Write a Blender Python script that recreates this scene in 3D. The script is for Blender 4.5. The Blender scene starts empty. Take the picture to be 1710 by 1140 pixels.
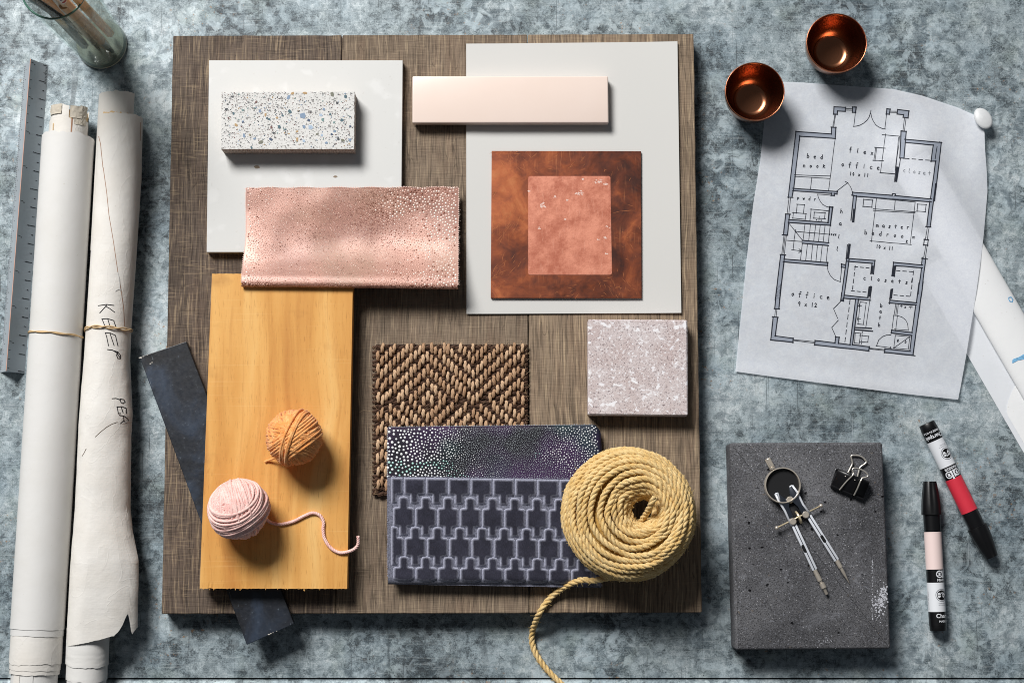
import bpy, bmesh, math, random
from math import sin, cos, pi, radians, sqrt, exp
from mathutils import Vector, Matrix, noise as mnoise
from mathutils.bvhtree import BVHTree

random.seed(7)
scene = bpy.context.scene
U = 0.00057                       # one photo pixel on the table, in metres
MM = 0.001
FPX = 2850.0                      # 60 mm lens on a 36 mm sensor, in photo pixels
D = FPX * U
TILT = math.atan(0.112)

# ------------------------------------------------------------------ camera
cam_data = bpy.data.cameras.new("camera")
cam_data.lens = 60
cam_data.sensor_width = 36
cam_data.clip_start = 0.05
cam_data.clip_end = 50
cam = bpy.data.objects.new("camera", cam_data)
scene.collection.objects.link(cam)
CAM = Vector((0, -D * sin(TILT), D * cos(TILT)))
cam.location = CAM
cam.rotation_euler = (TILT, 0, 0)
scene.camera = cam
CAMR = Matrix.Rotation(TILT, 3, 'X')

# ------------------------------------------------------------------ world and light
world = bpy.data.worlds.new("World")
scene.world = world
world.use_nodes = True
bg = world.node_tree.nodes["Background"]
bg.inputs[0].default_value = (0.84, 0.91, 1.0, 1)
bg.inputs[1].default_value = 0.08

def area_light(name, loc, target, sx, sy, power, col):
    ld = bpy.data.lights.new(name, 'AREA')
    ld.shape = 'RECTANGLE'
    ld.size = sx
    ld.size_y = sy
    ld.energy = power
    ld.color = col
    o = bpy.data.objects.new(name, ld)
    scene.collection.objects.link(o)
    o.location = loc
    o.rotation_euler = (Vector(target) - Vector(loc)).to_track_quat('-Z', 'Y').to_euler()
    return o

area_light("window_light", (-1.66, 2.62, 3.20), (0.0, 0.0, 0), 1.75, 1.35, 288, (1.0, 0.985, 0.962))

scene.view_settings.view_transform = 'Standard'
scene.view_settings.look = 'None'
scene.view_settings.exposure = 0
scene.view_settings.gamma = 1
scene.view_settings.use_curve_mapping = False
scene.cycles.max_bounces = 8
scene.cycles.transparent_max_bounces = 12
scene.cycles.caustics_reflective = False
scene.cycles.caustics_refractive = False
scene.cycles.sample_clamp_indirect = 4
scene.cycles.use_denoising = True
scene.cycles.denoising_prefilter = 'NONE'
scene.cycles.pixel_filter_type = 'BLACKMAN_HARRIS'
scene.cycles.filter_width = 1.0

# ------------------------------------------------------------------ geometry helpers
def ray(px, py):
    d = Vector(((px - 855) / FPX, -(py - 570) / FPX, -1))
    return CAMR @ d

def P(px, py, z=0.0):
    """The point at height z (metres) that the photograph shows at pixel (px, py)."""
    d = ray(px, py)
    t = (z - CAM.z) / d.z
    return CAM + d * t

def xform(loc, rz=0.0):
    return Matrix.Translation(Vector(loc)) @ Matrix.Rotation(rz, 4, 'Z')

def n3(x, y=0.0, z=0.0):
    return mnoise.noise(Vector((x, y, z)))

def catmull(pts, step):
    pts = [Vector(p) for p in pts]
    out = []
    for i in range(len(pts) - 1):
        p0 = pts[max(i - 1, 0)]
        p1 = pts[i]
        p2 = pts[i + 1]
        p3 = pts[min(i + 2, len(pts) - 1)]
        n = max(1, int((p2 - p1).length / step))
        for k in range(n):
            t = k / n
            out.append(0.5 * ((2 * p1) + (p2 - p0) * t + (2 * p0 - 5 * p1 + 4 * p2 - p3) * t * t
                              + (3 * p1 - p0 - 3 * p2 + p3) * t ** 3))
    out.append(pts[-1])
    return out

def smooth_table(tab, x):
    """monotone-ish smooth interpolation through a table"""
    n = len(tab)
    if x <= tab[0][0]:
        return tab[0][1]
    if x >= tab[-1][0]:
        return tab[-1][1]
    sl = []
    for i in range(n):
        a, b = max(0, i - 1), min(n - 1, i + 1)
        sl.append((tab[b][1] - tab[a][1]) / (tab[b][0] - tab[a][0]))
    for i in range(n - 1):
        if x <= tab[i + 1][0]:
            h = tab[i + 1][0] - tab[i][0]
            t = (x - tab[i][0]) / h
            return ((2 * t ** 3 - 3 * t * t + 1) * tab[i][1] + (t ** 3 - 2 * t * t + t) * h * sl[i]
                    + (-2 * t ** 3 + 3 * t * t) * tab[i + 1][1] + (t ** 3 - t * t) * h * sl[i + 1])

def lerp_table(tab, x):
    if x <= tab[0][0]:
        return tab[0][1]
    for (a, va), (b, vb) in zip(tab, tab[1:]):
        if x <= b:
            t = (x - a) / (b - a)
            return va + (vb - va) * t
    return tab[-1][1]

class MB:
    """Collects geometry in world space; build() links it as ONE mesh object."""
    def __init__(self):
        self.v = []
        self.f = []
        self.m = []

    def add(self, vs, fs, mi=0):
        o = len(self.v)
        self.v += [Vector(p) for p in vs]
        self.f += [tuple(i + o for i in f) for f in fs]
        self.m += [mi] * len(fs)
        return self

    def prism(self, poly, z0, z1, mi=0):
        n = len(poly)
        vs = [Vector((p[0], p[1], z0)) for p in poly] + [Vector((p[0], p[1], z1)) for p in poly]
        fs = [tuple(range(n - 1, -1, -1)), tuple(range(n, 2 * n))]
        fs += [(i, (i + 1) % n, n + (i + 1) % n, n + i) for i in range(n)]
        return self.add(vs, fs, mi)

    def box(self, c, x, y, z, mi=0):
        """box from a centre and three half-axis vectors"""
        c, x, y, z = Vector(c), Vector(x), Vector(y), Vector(z)
        vs = [c + x * a + y * b + z * d for d in (-1, 1) for b in (-1, 1) for a in (-1, 1)]
        return self.add(vs, [(0, 2, 3, 1), (4, 5, 7, 6), (0, 1, 5, 4), (2, 6, 7, 3), (0, 4, 6, 2), (1, 3, 7, 5)], mi)

    def frames(self, pts, closed=False):
        n = len(pts)
        T = []
        for i in range(n):
            if closed:
                d = pts[(i + 1) % n] - pts[i - 1]
            else:
                d = pts[min(i + 1, n - 1)] - pts[max(i - 1, 0)]
            T.append(d.normalized() if d.length > 0 else Vector((1, 0, 0)))
        ref = Vector((0, 0, 1)) if abs(T[0].z) < 0.9 else Vector((1, 0, 0))
        N = [(ref - T[0] * ref.dot(T[0])).normalized()]
        for i in range(1, n):
            v = N[-1] - T[i] * N[-1].dot(T[i])
            N.append(v.normalized() if v.length > 1e-9 else N[-1])
        B = [T[i].cross(N[i]) for i in range(n)]
        return T, N, B

    def tube(self, pts, r, n=8, closed=False, mi=0, cap=True):
        pts = [Vector(p) for p in pts]
        T, N, B = self.frames(pts, closed)
        m = len(pts)
        vs = []
        for i in range(m):
            ri = r(i / (m - 1)) if callable(r) else r
            for k in range(n):
                a = 2 * pi * k / n
                vs.append(pts[i] + (N[i] * cos(a) + B[i] * sin(a)) * ri)
        fs = []
        for i in range(m if closed else m - 1):
            j = (i + 1) % m
            for k in range(n):
                l = (k + 1) % n
                fs.append((i * n + k, i * n + l, j * n + l, j * n + k))
        if cap and not closed:
            fs.append(tuple(range(n - 1, -1, -1)))
            fs.append(tuple((m - 1) * n + k for k in range(n)))
        return self.add(vs, fs, mi)

    def lathe(self, prof, origin, axis=(0, 0, 1), n=32, mi=0, flute=None):
        """prof: (radius, height) pairs swept about axis through origin; closed where radius is 0"""
        origin, axis = Vector(origin), Vector(axis).normalized()
        ref = Vector((0, 0, 1)) if abs(axis.z) < 0.9 else Vector((1, 0, 0))
        X = (ref - axis * ref.dot(axis)).normalized()
        Y = axis.cross(X)
        vs, rings, fs = [], [], []
        for j, (r, h) in enumerate(prof):
            if r <= 1e-9:
                rings.append([len(vs)])
                vs.append(origin + axis * h)
            else:
                ring = []
                for k in range(n):
                    a = 2 * pi * k / n
                    rr = r * (flute(j, a) if flute else 1)
                    ring.append(len(vs))
                    vs.append(origin + axis * h + (X * cos(a) + Y * sin(a)) * rr)
                rings.append(ring)
        for a, b in zip(rings, rings[1:]):
            for k in range(n):
                l = (k + 1) % n
                if len(a) == 1 and len(b) == 1:
                    continue
                if len(a) == 1:
                    fs.append((a[0], b[l], b[k]))
                elif len(b) == 1:
                    fs.append((a[k], a[l], b[0]))
                else:
                    fs.append((a[k], a[l], b[l], b[k]))
        return self.add(vs, fs, mi)

    def grid(self, rows, mi=0, flip=False):
        """rows: equal-length lists of points"""
        w = len(rows[0])
        vs = [p for r in rows for p in r]
        fs = []
        for j in range(len(rows) - 1):
            for i in range(w - 1):
                q = (j * w + i, j * w + i + 1, (j + 1) * w + i + 1, (j + 1) * w + i)
                fs.append(q[::-1] if flip else q)
        return self.add(vs, fs, mi)

    def sphere(self, c, r, n=12, m=8, mi=0, sc=(1, 1, 1)):
        prof = [(r * sin(pi * i / m), -r * cos(pi * i / m)) for i in range(m + 1)]
        prof[0] = (0, -r)
        prof[-1] = (0, r)
        o = len(self.v)
        self.lathe(prof, (0, 0, 0), (0, 0, 1), n, mi)
        for i in range(o, len(self.v)):
            p = self.v[i]
            self.v[i] = Vector((p.x * sc[0], p.y * sc[1], p.z * sc[2])) + Vector(c)
        return self

    def mesh(self, name, mats, M=None, smooth=False, bevel=0.0, segs=2, angle=40, recalc=True):
        me = bpy.data.meshes.new(name)
        inv = M.inverted() if M is not None else Matrix.Identity(4)
        me.from_pydata([inv @ p for p in self.v], [], self.f)
        for m in (mats if isinstance(mats, (list, tuple)) else [mats]):
            me.materials.append(m)
        if any(self.m):
            me.polygons.foreach_set("material_index", self.m)
        if bevel or recalc:
            bm = bmesh.new()
            bm.from_mesh(me)
            if recalc:
                bmesh.ops.recalc_face_normals(bm, faces=bm.faces)
            if bevel:
                es = [e for e in bm.edges if len(e.link_faces) == 2 and e.calc_face_angle(0) > radians(angle)]
                bmesh.ops.bevel(bm, geom=es, offset=bevel, segments=segs, affect='EDGES', profile=0.5)
            bm.to_mesh(me)
            bm.free()
        if smooth:
            me.polygons.foreach_set("use_smooth", [True] * len(me.polygons))
            if smooth is not True:
                sharp_by_angle(me, smooth)
        me.update()
        return me

    def build(self, name, mats, parent=None, M=None, **kw):
        """parent: an object made by thing() or build(); the geometry lands in its frame"""
        if parent is not None:
            M = FRAME[parent.name]
        elif M is None:
            M = Matrix.Identity(4)
        o = bpy.data.objects.new(name, self.mesh(name, mats, M, **kw))
        scene.collection.objects.link(o)
        if parent is not None:
            o.parent = parent
        else:
            o.matrix_world = M
        FRAME[o.name] = M
        return o

    def bvh(self):
        return BVHTree.FromPolygons([tuple(p) for p in self.v], self.f)

FRAME = {}

def sharp_by_angle(me, deg):
    bm = bmesh.new()
    bm.from_mesh(me)
    for e in bm.edges:
        if len(e.link_faces) == 2 and e.calc_face_angle(0) > radians(deg):
            e.smooth = False
    bm.to_mesh(me)
    bm.free()

def tag(o, label=None, cat=None, group=None, kind=None):
    if label:
        o["label"] = label
    if cat:
        o["category"] = cat
    if group:
        o["group"] = group
    if kind:
        o["kind"] = kind
    return o

def thing(name, label, cat, loc, rz=0.0, group=None):
    o = bpy.data.objects.new(name, None)
    o.empty_display_size = 0.01
    scene.collection.objects.link(o)
    M = xform(loc, rz)
    o.matrix_world = M
    FRAME[o.name] = M
    return tag(o, label, cat, group)

def inst(name, me, parent, loc, rz=0.0, sc=(1, 1, 1)):
    """a part that shares mesh data; loc in the parent's frame"""
    o = bpy.data.objects.new(name, me)
    scene.collection.objects.link(o)
    o.parent = parent
    o.location = loc
    o.rotation_euler = (0, 0, rz)
    o.scale = sc
    FRAME[o.name] = FRAME[parent.name]
    return o

def mid(px):
    n = len(px)
    return (sum(p[0] for p in px) / n, sum(p[1] for p in px) / n)

def slab(corners, z0, z1):
    """MB of a flat slab whose TOP face shows at these pixel corners"""
    top = [P(x, y, z1) for x, y in corners]
    return MB().prism([(p.x, p.y) for p in reversed(top)], z0, z1)

# ------------------------------------------------------------------ material helpers
def S(r, g, b, a=1.0):
    def c(v):
        v /= 255.0
        return v / 12.92 if v <= 0.04045 else ((v + 0.055) / 1.055) ** 2.4
    return (c(r), c(g), c(b), a)

class NM:
    def __init__(self, name):
        self.mat = bpy.data.materials.new(name)
        self.mat.use_nodes = True
        self.t = self.mat.node_tree
        self.b = self.t.nodes["Principled BSDF"]
        self.out = self.t.nodes["Material Output"]
        self.co = self.n("ShaderNodeTexCoord").outputs["Object"]

    def n(self, idn, ins=None, **props):
        nd = self.t.nodes.new(idn)
        for k, v in props.items():
            setattr(nd, k, v)
        for k, v in (ins or {}).items():
            self.put(nd.inputs[k], v)
        return nd

    def put(self, sock, v):
        if isinstance(v, bpy.types.NodeSocket):
            self.t.links.new(v, sock)
        else:
            sock.default_value = v

    def set(self, **kw):
        for k, v in kw.items():
            self.put(self.b.inputs[k.replace("_", " ")], v)
        return self

    def map(self, sc=(1, 1, 1), loc=(0, 0, 0), rot=(0, 0, 0), vec=None):
        return self.n("ShaderNodeMapping", {"Vector": vec or self.co, "Scale": sc, "Location": loc, "Rotation": rot}).outputs[0]

    def noise(self, scale, detail=4, rough=0.55, dist=0.0, vec=None, color=False):
        nd = self.n("ShaderNodeTexNoise", {"Vector": vec or self.co, "Scale": scale, "Detail": detail,
                                           "Roughness": rough, "Distortion": dist})
        return nd.outputs["Color" if color else "Fac"]

    def voro(self, scale, vec=None, out="Distance", feature='F1', rand=1.0):
        nd = self.n("ShaderNodeTexVoronoi", {"Vector": vec or self.co, "Scale": scale, "Randomness": rand}, feature=feature)
        return nd.outputs[out]

    def ramp(self, fac, stops, interp='LINEAR'):
        nd = self.n("ShaderNodeValToRGB", {"Fac": fac})
        cr = nd.color_ramp
        cr.interpolation = interp
        while len(cr.elements) < len(stops):
            cr.elements.new(0.5)
        for e, (p, c) in zip(cr.elements, stops):
            e.position = p
            e.color = c if isinstance(c, tuple) else (c, c, c, 1)
        return nd.outputs[0]

    def mix(self, fac, a, b, blend='MIX'):
        nd = self.n("ShaderNodeMix", data_type='RGBA', blend_type=blend)
        self.put(nd.inputs[0], fac)
        self.put(nd.inputs[6], a)
        self.put(nd.inputs[7], b)
        return nd.outputs[2]

    def math(self, op, a, b=0.0, clamp=False):
        nd = self.n("ShaderNodeMath", operation=op, use_clamp=clamp)
        self.put(nd.inputs[0], a)
        self.put(nd.inputs[1], b)
        return nd.outputs[0]

    def sep(self, vec=None):
        return self.n("ShaderNodeSeparateXYZ", {0: vec or self.co}).outputs

    def warp(self, amount, scale, vec=None, detail=2):
        c = self.noise(scale, detail, vec=vec, color=True)
        s = self.n("ShaderNodeVectorMath", {0: c, 1: (0.5, 0.5, 0.5)}, operation='SUBTRACT').outputs[0]
        s = self.n("ShaderNodeVectorMath", {0: s, "Scale": amount}, operation='SCALE').outputs[0]
        return self.n("ShaderNodeVectorMath", {0: vec or self.co, 1: s}, operation='ADD').outputs[0]

    def bump(self, h, strength=0.3, dist=0.0005, normal=None):
        nd = self.n("ShaderNodeBump", {"Height": h, "Strength": strength, "Distance": dist})
        if normal:
            self.put(nd.inputs["Normal"], normal)
        self.put(self.b.inputs["Normal"], nd.outputs[0])
        return nd.outputs[0]

def plain(name, col, rough=0.5, metal=0.0, spec=0.5, var=0.0, vscale=60, bump=0.0, bscale=600, coat=0.0):
    m = NM(name)
    c = col
    if var:
        f = m.noise(vscale, 5)
        c = m.mix(f, tuple(max(0, x * (1 - var)) for x in col[:3]) + (1,), tuple(min(1, x * (1 + var)) for x in col[:3]) + (1,))
    m.set(Base_Color=c, Roughness=rough, Metallic=metal, Specular_IOR_Level=spec, Coat_Weight=coat, Coat_Roughness=0.08)
    if bump:
        m.bump(m.noise(bscale, 4), bump, 0.0003)
    return m.mat
# ------------------------------------------------------------------ the galvanised table top
def mat_zinc(name, dark=1.0):
    m = NM(name)
    w = m.warp(0.012, 55, detail=4)
    big = m.noise(7, 3, 0.6)
    blot = m.noise(38, 8, 0.68, 0.6, vec=w)
    cell = m.voro(95, vec=m.warp(0.010, 120, detail=3), out="Color")
    cellv = m.n("ShaderNodeSeparateColor", {0: cell}).outputs[0]
    cell2 = m.n("ShaderNodeSeparateColor", {0: m.voro(210, vec=m.warp(0.006, 200, detail=3), out="Color")}).outputs[1]
    fine = m.noise(420, 5, 0.7)
    patchy = m.noise(16, 6, 0.7, 0.5, vec=m.map(loc=(7, 2, 0)))
    flake = m.noise(85, 6, 0.72, 1.1, vec=m.map(loc=(1, 9, 0)))
    c3 = m.n("ShaderNodeSeparateColor", {0: m.voro(170, vec=m.warp(0.016, 150, detail=6), out="Color")}).outputs[2]
    grain = m.noise(900, 3, 0.7)
    h = m.math('ADD', m.math('MULTIPLY', blot, 0.34), m.math('MULTIPLY', cellv, 0.06))
    h = m.math('ADD', h, m.math('MULTIPLY', cell2, 0.07))
    h = m.math('ADD', h, m.math('MULTIPLY', c3, 0.10))
    h = m.math('ADD', h, m.math('MULTIPLY', fine, 0.30))
    h = m.math('ADD', h, m.math('MULTIPLY', m.math('SUBTRACT', grain, 0.5), 0.42))
    h = m.math('ADD', h, m.math('MULTIPLY', m.math('SUBTRACT', flake, 0.5), 0.20))
    h = m.math('ADD', h, m.math('MULTIPLY', m.math('SUBTRACT', big, 0.5), 0.62))
    h = m.math('ADD', h, m.math('MULTIPLY', m.math('SUBTRACT', patchy, 0.5), 0.42))
    col = m.ramp(h, [(0.25, S(50, 56, 60)), (0.34, S(86, 96, 101)), (0.41, S(124, 136, 141)),
                     (0.50, S(154, 166, 171)), (0.64, S(200, 208, 211))])
    # crisp-edged pale and dark spangles
    fk = m.noise(64, 7, 0.66, 0.8, vec=m.map(loc=(4, 4, 1)))
    amt = m.ramp(m.noise(9, 3, vec=m.map(loc=(6, 1, 2))), [(0.36, 0.15), (0.62, 0.85)])
    col = m.mix(m.math('MULTIPLY', m.ramp(fk, [(0.500, 0.0), (0.535, 0.5), (0.62, 0.8)]), amt), col, S(190, 204, 210))
    fk2 = m.noise(80, 7, 0.68, 0.9, vec=m.map(loc=(8, 3, 5)))
    col = m.mix(m.math('MULTIPLY', m.ramp(fk2, [(0.36, 0.8), (0.450, 0.5), (0.485, 0.0)]), amt), col, S(76, 90, 99))
    # blue and green tinges
    tint = m.noise(16, 4, 0.6)
    col = m.mix(m.ramp(tint, [(0.42, 0.0), (0.66, 0.55)]), col, m.mix(1.0, col, S(205, 218, 228), 'MULTIPLY'))
    col = m.mix(m.ramp(m.noise(23, 4, 0.6, vec=m.map(loc=(3, 1, 0))), [(0.52, 0.0), (0.72, 0.45)]), col,
                m.mix(1.0, col, S(222, 224, 205), 'MULTIPLY'))
    # rubbed streaks
    st = m.noise(1.0, 3, 0.7, vec=m.map(sc=(30, 900, 1)))
    col = m.mix(m.ramp(st, [(0.54, 0.0), (0.72, 0.35)]), col, S(204, 212, 214))
    # pits and rust flecks
    pit = m.noise(760, 2, 0.5, vec=m.warp(0.002, 500))
    pmask = m.math('MULTIPLY', m.ramp(pit, [(0.67, 0.0), (0.71, 1.0)]), m.ramp(m.noise(20, 3), [(0.42, 0.0), (0.62, 1.0)]))
    col = m.mix(pmask, col, S(30, 34, 40))
    ru = m.math('MULTIPLY', m.ramp(m.noise(230, 3, 0.6), [(0.62, 0.0), (0.68, 0.9)]),
                m.ramp(m.noise(14, 3, vec=m.map(loc=(5, 2, 0))), [(0.54, 0.0), (0.66, 0.9)]))
    col = m.mix(ru, col, S(150, 110, 66))
    # scratches
    sc1 = m.noise(1.0, 2, 0.4, vec=m.map(sc=(700, 14, 1), rot=(0, 0, 0.5)))
    sc2 = m.noise(1.0, 2, 0.4, vec=m.map(sc=(600, 11, 1), rot=(0, 0, -0.9)))
    sm = m.math('MAXIMUM', m.ramp(sc1, [(0.70, 0.0), (0.74, 0.55)]), m.ramp(sc2, [(0.71, 0.0), (0.75, 0.55)]))
    sc3 = m.noise(1.0, 2, 0.4, vec=m.map(sc=(520, 9, 1), rot=(0, 0, 1.3), loc=(3, 3, 1)))
    col = m.mix(m.ramp(sc3, [(0.73, 0.0), (0.77, 0.3)]), col, S(206, 214, 218))
    col = m.mix(sm, col, S(48, 54, 58))
    # dark run marks, as if something had dripped across the sheet
    dr = m.noise(1.0, 3, 0.6, 0.5, vec=m.map(sc=(34, 2.6, 1), loc=(2.2, 4.1, 0), vec=m.warp(0.010, 30)))
    dm = m.math('MULTIPLY', m.ramp(dr, [(0.66, 0.0), (0.70, 0.55)]), m.ramp(m.noise(6, 2, vec=m.map(loc=(1, 1, 3))), [(0.52, 0.0), (0.62, 1.0)]))
    col = m.mix(dm, col, S(62, 70, 74))
    if dark != 1.0:
        col = m.mix(1.0, col, (dark, dark, dark, 1), 'MULTIPLY')
    m.set(Base_Color=col, Roughness=m.ramp(blot, [(0.3, 0.62), (0.7, 0.42)]), Metallic=0.12, Specular_IOR_Level=0.4)
    m.bump(m.math('ADD', m.math('MULTIPLY', fine, 0.6), blot), 0.22, 0.0006)
    return m.mat

ZINC = mat_zinc("weathered_zinc")
yseam = P(855, 1131, 0).y
yseam2 = P(855, 1133.2, 0).y
tb = MB()
X0, X1 = -1.1, 1.1
tb.prism([(X0, yseam), (X1, yseam), (X1, 0.85), (X0, 0.85)], -0.03, 0)
table = tb.build("table_top", ZINC)
tag(table, "weathered galvanised metal table top under everything", None, None, "structure")
# the folded front edge of the sheet, below a dark seam
lip = []
yb = P(855, 1290, 0).y
prof = [(yseam2 + 0.0002, -0.012), (yseam2 - 0.0004, -0.0012), (yseam2 - 0.0016, 0.0004), (yseam2 - 0.006, 0.0010),
        (yb + 0.01, 0.0006), (yb + 0.002, -0.001), (yb, -0.006), (yb, -0.03)]
NX = 60
rows = [[Vector((X0 + (X1 - X0) * i / NX, y, z)) for i in range(NX + 1)] for y, z in prof]
lb = MB().grid(rows)
lip = lb.build("table_edge", ZINC, smooth=60)
tag(lip, "rolled front edge of the metal table top", None, None, "structure")
# bottom of the seam, in a plain dark colour
sb = MB().prism([(X0, yb + 0.001), (X1, yb + 0.001), (X1, yseam + 0.002), (X0, yseam + 0.002)], -0.034, -0.0305)
seam = sb.build("table_seam", plain("seam_dark", S(30, 28, 26), 0.9))
tag(seam, None, None, None, "structure")

# ------------------------------------------------------------------ the board of three planks
ZB = 23 * MM

def mat_oak(name, base, light, dark, seed, cross=0.5, grain=0.6):
    m = NM(name)
    L = (seed * 1.37, seed * 0.71, seed)
    mp = m.map(loc=L)
    w = m.warp(0.012, 9, vec=mp)
    broad = m.noise(1.0, 4, 0.6, vec=m.map(sc=(22, 4, 4), vec=w))
    g1 = m.noise(1.0, 3, 0.6, vec=m.map(sc=(620, 30, 9), vec=w))
    g2 = m.noise(1.0, 2, 0.5, vec=m.map(sc=(900, 24, 9), loc=(3, 1, 2), vec=w))
    saw = m.noise(1.0, 2, 0.6, vec=m.map(sc=(60, 560, 9), vec=mp))
    saw2 = m.noise(1.0, 2, 0.6, vec=m.map(sc=(40, 760, 9), loc=(1, 5, 2), vec=mp))
    blk = tuple(x * 0.30 for x in dark[:3]) + (1,)
    col = m.mix(m.ramp(broad, [(0.32, 0.0), (0.68, 1.0)]), dark, base)
    col = m.mix(m.ramp(m.noise(5.5, 3, vec=mp), [(0.40, 0.0), (0.62, 0.6)]), col, base)
    col = m.mix(m.ramp(m.noise(40, 3, vec=m.map(loc=(2, 2, seed), sc=(2, .4, 1))), [(0.45, 0.0), (0.7, 0.35)]), col, m.mix(1.0, col, S(232, 214, 206), 'MULTIPLY'))
    col = m.mix(m.ramp(g1, [(0.54, 0.0), (0.64, grain)]), col, light)
    col = m.mix(m.ramp(g1, [(0.34, 0.55), (0.44, 0.0)]), col, blk)
    col = m.mix(m.ramp(g2, [(0.36, 0.5), (0.46, 0.0)]), col, blk)
    patch = m.ramp(m.noise(13, 3, vec=mp), [(0.40, 0.25), (0.62, 1.0)])
    col = m.mix(m.math('MULTIPLY', m.ramp(saw, [(0.57, 0.0), (0.66, cross)]), patch), col, light)
    col = m.mix(m.math('MULTIPLY', m.ramp(saw2, [(0.36, cross), (0.45, 0.0)]), patch), col, blk)
    knot = m.noise(19, 3, 0.6, 1.2, vec=m.map(sc=(1, 0.5, 1), vec=mp))
    col = m.mix(m.ramp(knot, [(0.60, 0.0), (0.74, 0.55)]), col, tuple(x * 0.5 for x in dark[:3]) + (1,))
    crack = m.noise(1.0, 3, 0.55, 0.4, vec=m.map(sc=(60, 5, 1), loc=(3, 0, seed), vec=w))
    col = m.mix(m.ramp(crack, [(0.495, 0.0), (0.5, 0.6), (0.505, 0.0)]), col, blk)
    m.set(Base_Color=col, Roughness=0.72, Specular_IOR_Level=0.22)
    h = m.math('ADD', m.math('MULTIPLY', g2, 1.0), m.math('MULTIPLY', saw2, 0.7))
    h = m.math('ADD', h, m.math('MULTIPLY', g1, 0.6))
    m.bump(h, 0.7, 0.0008)
    return m.mat

board = thing("wooden_board", "large square board of weathered brown planks under all the swatches", "board", P(722, 540, 0))
OAKS = [mat_oak("weathered_oak_dark", S(108, 94, 83), S(164, 144, 118), S(80, 69, 61), 1.0, 0.42, 0.55),
        mat_oak("weathered_oak_mid", S(136, 119, 102), S(178, 158, 132), S(108, 94, 80), 4.2, 0.26, 0.5),
        mat_oak("weathered_oak_light", S(148, 129, 109), S(190, 168, 138), S(118, 102, 86), 7.9, 0.12, 0.55)]
def plank(c, mat, dz=0.0):
    top = [P(x, y, ZB + dz) for x, y in c]
    mb = MB()
    a, b, cc, d = top
    NXp, NYp = 14, 60
    rows = []
    for j in range(NYp + 1):
        v = j / NYp
        l = a.lerp(d, v)
        r = b.lerp(cc, v)
        row = []
        for i in range(NXp + 1):
            p = l.lerp(r, i / NXp)
            e = 0.00035 if i in (0, NXp) else 0
            row.append(Vector((p.x + e * n3(j * 0.31, i) * 1.2, p.y + (0.0006 * n3(i * 0.9, j, 3) if j in (0, NYp) else 0), p.z)))
        rows.append(row)
    mb.grid(rows, flip=True)
    # sides
    ring = rows[0] + [r[-1] for r in rows[1:]] + rows[-1][-2::-1] + [r[0] for r in rows[-2:0:-1]]
    low = [Vector((p.x, p.y, 0.0)) for p in ring]
    n = len(ring)
    vs = ring + low
    mb.add(vs, [(i, (i + 1) % n, n + (i + 1) % n, n + i) for i in range(n)] + [tuple(n + i for i in range(n))])
    bm_o = mb.build("plank", mat, board, recalc=False)
    me = bm_o.data
    bm = bmesh.new()
    bm.from_mesh(me)
    bmesh.ops.remove_doubles(bm, verts=bm.verts, dist=1e-6)
    bmesh.ops.recalc_face_normals(bm, faces=bm.faces)
    es = [e for e in bm.edges if len(e.link_faces) == 2 and e.calc_face_angle(0) > radians(60)]
    bmesh.ops.bevel(bm, geom=es, offset=0.0006, segments=2, affect='EDGES')
    bm.to_mesh(me)
    bm.free()
    return bm_o
plank([(289, 60), (570.2, 59), (560.0, 1024), (270, 1024.5)], OAKS[0])
plank([(571.6, 59), (880.2, 58), (883.0, 1023), (561.4, 1024)], OAKS[1])
plank([(881.6, 58), (1158, 57), (1172, 1022), (884.4, 1023)], OAKS[2], 0.0003)
# ------------------------------------------------------------------ hard samples on the board
# white quartz slab
ZQ = ZB + 9 * MM
def mat_quartz():
    m = NM("white_quartz")
    b = m.voro(48, vec=m.warp(0.02, 60), out="Distance", feature='SMOOTH_F1')
    blot = m.ramp(b, [(0.12, 1.0), (0.30, 0.0)])
    speck = m.ramp(m.noise(260, 3), [(0.66, 0.0), (0.72, 0.5)])
    col = m.mix(m.math('MULTIPLY', blot, 0.5), S(213, 213, 211), S(227, 227, 226))
    col = m.mix(speck, col, S(202, 200, 196))
    col = m.mix(m.ramp(m.noise(30, 4), [(0.55, 0.0), (0.8, 0.35)]), col, S(216, 217, 217))
    m.set(Base_Color=col, Roughness=0.32, Specular_IOR_Level=0.4)
    return m.mat
q = slab([(349, 101), (672.5, 101), (669.5, 421), (345, 421)], ZB, ZQ).build(
    "quartz_slab", mat_quartz(), M=xform(P(508, 261, ZB)), bevel=0.0004)
tag(q, "white speckled quartz slab under the terrazzo block", "stone slab")
CRUMB = plain("chip_brown", S(136, 120, 100), 0.6)
for (x, y, r, a) in ((429, 279, 4.6, 0.4), (560, 295, 3.2, 0.9)):
    mb = MB()
    c = P(x, y, ZQ)
    pts = [(c.x + U * r * cos(t + a) * (1.25 if k % 2 else 0.9), c.y + U * r * 0.62 * sin(t + a)) for k, t in enumerate([i * pi / 4 for i in range(8)])]
    mb.prism(pts, ZQ - 0.0001, ZQ + 0.00012)
    o = mb.build("embedded_chip", CRUMB, q)

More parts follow.
